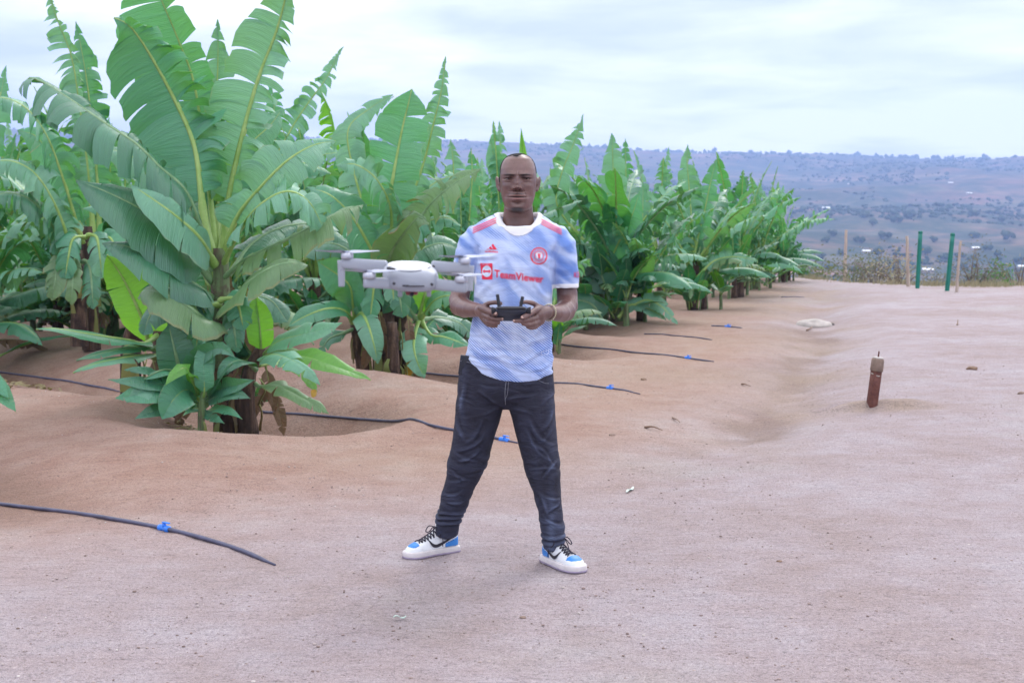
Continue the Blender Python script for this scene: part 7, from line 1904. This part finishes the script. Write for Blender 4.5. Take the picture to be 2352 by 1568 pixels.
FARG.set(FARG.ramp(FARG.math('ADD', FARG.math('MULTIPLY', g.outputs["Random Per Island"], .5), FARG.math('MULTIPLY', n, .5)), [(0.2, (0.028, 0.050, 0.028)), (0.55, (0.05, 0.080, 0.042)), (0.85, (0.085, 0.100, 0.055))]), 1.0, 0.05); FARG = FARG.m
BL = [blob(s, 1) for s in range(5)]
def fpos(px, py):
    d = ray(px, py); Y = 150.0
    while Y < 4600:
        if CAM_Z + d.z * Y < float(far_h(d.x * Y, Y)): break
        Y *= 1.01
    return Vector((d.x * Y, Y, float(far_h(d.x * Y, Y))))
# mass of trees, thicker in bands and along the skyline
rs = np.random.RandomState(8); Vs, Fs, nn_ = [], [], 0
def add_tree(x, y, s_, h_):
    global nn_
    V, F = BL[rs.randint(5)]; a = rs.rand() * 6.28; ca, sa = math.cos(a), math.sin(a)
    Vr = np.stack([V[:, 0] * ca - V[:, 1] * sa, V[:, 0] * sa + V[:, 1] * ca, V[:, 2]], 1) * np.array([s_, s_, h_]) + np.array([x, y, float(far_h(x, y)) - .15 * h_])
    Vs.append(Vr); Fs.extend([[i + nn_ for i in f] for f in F]); nn_ += len(V)
cnt = 0
while cnt < 10500:
    az_ = R(rs.uniform(-24, 32)); r_ = 330 * (4100 / 330) ** (rs.rand() ** .7); x, y = math.sin(az_) * r_, math.cos(az_) * r_
    dn = vnoise(np.array([x / 170.]), np.array([y / 330.]), seed=41)[0] + .6 * vnoise(np.array([x / 45.]), np.array([y / 60.]), seed=42)[0]
    if dn < rs.rand() * .55 - .12: continue
    s_ = rs.uniform(1.3, 4.0) * (1 + .9 * (r_ / 4000)); add_tree(x, y, s_ * rs.uniform(.8, 1.5), s_ * rs.uniform(.6, 1.1)); cnt += 1
for k in range(1500):       # skyline wood
    az_ = R(rs.uniform(-30, 40)); r_ = rs.uniform(4050, 4330); s_ = rs.uniform(5, 13); add_tree(math.sin(az_) * r_, math.cos(az_) * r_, s_, s_ * rs.uniform(.6, 1.3) * (1 if rs.rand() < .94 else 1.8))
tag(obj("distant_woods", np.concatenate(Vs), Fs, FARG), "hazy scattered trees over the valley and along the skyline", kind="stuff")
# trees one can tell apart in the near valley
BM_ = [new_mesh("crown", *blob(60 + i, 3), FARG) for i in range(4)]
_tv, _tf = tube_geo([(0, 0, -.2), (0.02, 0, .2), (0, .02, .5)], [.05, .04, .03], 6); TR_ = new_mesh("trunk", [tuple(v) for v in _tv], _tf, BARK)
near_trees = [(1893, 560, 20, "beside the last banana leaves, level with the lone post's middle"), (1912, 545, 24, "dark pair's right half between banana tips and the lone post"), (1935, 590, 20, "touching the lone post's left side low down"), (1975, 560, 24, "just right of the lone post's upper half"),
 (2018, 590, 28, "dark and full, right of the white roof near the lone post"), (2032, 548, 28, "midway between lone and crooked posts, upper one"), (2060, 610, 20, "close to the crooked post's left foot"), (2124, 590, 30, "dark round one between the two green posts"),
 (2150, 560, 20, "small, just left of the leaning green post's top"), (2240, 548, 24, "above the long white roof right of the posts"), (2266, 578, 22, "right of the long white roofed house"), (2292, 590, 22, "low, second right of the long white roofed house"),
 (2320, 560, 30, "largest near the right edge, above the cut off roof"), (2338, 606, 24, "at the right edge beside the cut off roof"), (1960, 625, 20, "low behind the yellowish shrub"), (2205, 600, 20, "hidden partly by the thin pale post"),
 (2005, 520, 22, "higher on the slope right of the lone post's top"), (2060, 515, 26, "above the crooked post's left side"), (2090, 505, 30, "just above the crooked post's tip"), (1985, 505, 24, "above the lone post's tip"),
 (1880, 600, 22, "low between the banana rows and the lone post"), (1905, 620, 20, "lowest one before the lone post, at the crest"), (2240, 500, 24, "up the slope far right of the leaning post's tip"), (2300, 510, 22, "up the slope toward the right edge")]
for i, (px, py, w, lab) in enumerate(near_trees):
    c = fpos(px, py); s_ = w / ppm(c.y) * .62
    root = empty("valley_tree", tuple(c - Vector((0, 0, .1 * s_)))); tag(root, "hazy valley tree " + lab, "tree", "single trees in the near valley")
    a = put(BM_[i % 4], "crown", root, (0, 0, s_ * .25), i * 1.3, s_); put(TR_, "trunk", root, (0, 0, 0), 0, s_ * 1.3)
HW = simple("house_wall", (0.40, 0.33, 0.28), 0.9, 0.1, 1); HR = simple("house_roof_sheet", (0.60, 0.62, 0.66), 0.4, 0.05, 1); HD = simple("house_opening", (0.06, 0.05, 0.05), 0.8, 0.1, 1)
houses = [(1897, 484, 18, "small white roofed house highest of those left of the lone post"), (1983, 494, 12, "tiny white roofed house on the slope right of the lone post"), (1989, 583, 18, "white roofed house in the valley just right of the lone wooden post"),
          (2240, 574, 17, "long white roofed house right of the green posts, level with their upper half"), (2131, 628, 26, "pale tin roofed house seen between the two green posts"), (2348, 620, 22, "white roofed house cut by the right edge of the picture"),
          (2183, 424, 11, "tiny white house high on the hillside above the green posts"), (1951, 428, 9, "tiny white house high on the hillside above the lone post"), (2226, 448, 12, "tiny pale house on the hillside below the highest one on the right")]
for px, py, w, lab in houses:
    c = fpos(px, py); W2 = w / ppm(c.y); H2 = W2 * .26; D2 = W2 * .7; root = empty("house", tuple(c)); tag(root, lab, "house")
    MB().box(c + Vector((0, 0, H2 * .4)), (W2 * .94, D2 * .9, H2 * 1.2)).build("wall", HW, root, smooth=False)
    mb = MB(); x, y, z = W2 / 2, D2 / 2 * 1.1, H2; rh = H2 * .55
    V = [(-x, -y, z), (x, -y, z), (x, y, z), (-x, y, z), (-x, 0, z + rh), (x, 0, z + rh)]; V = [Vector(v) + c for v in V]
    mb.add(V, [(0, 1, 5, 4), (2, 3, 4, 5), (0, 4, 3), (1, 2, 5), (0, 3, 2, 1)]); mb.build("roof", HR, root, smooth=False)
    MB().box(c + Vector((0, -D2 * .45, H2 * .38)), (W2 * .10, .1, H2 * .72)).build("door", HD, root, smooth=False)
    for s_ in (-1, 1): MB().box(c + Vector((s_ * W2 * .28, -D2 * .45, H2 * .5)), (W2 * .12, .1, H2 * .3)).build("window", HD, root, smooth=False)
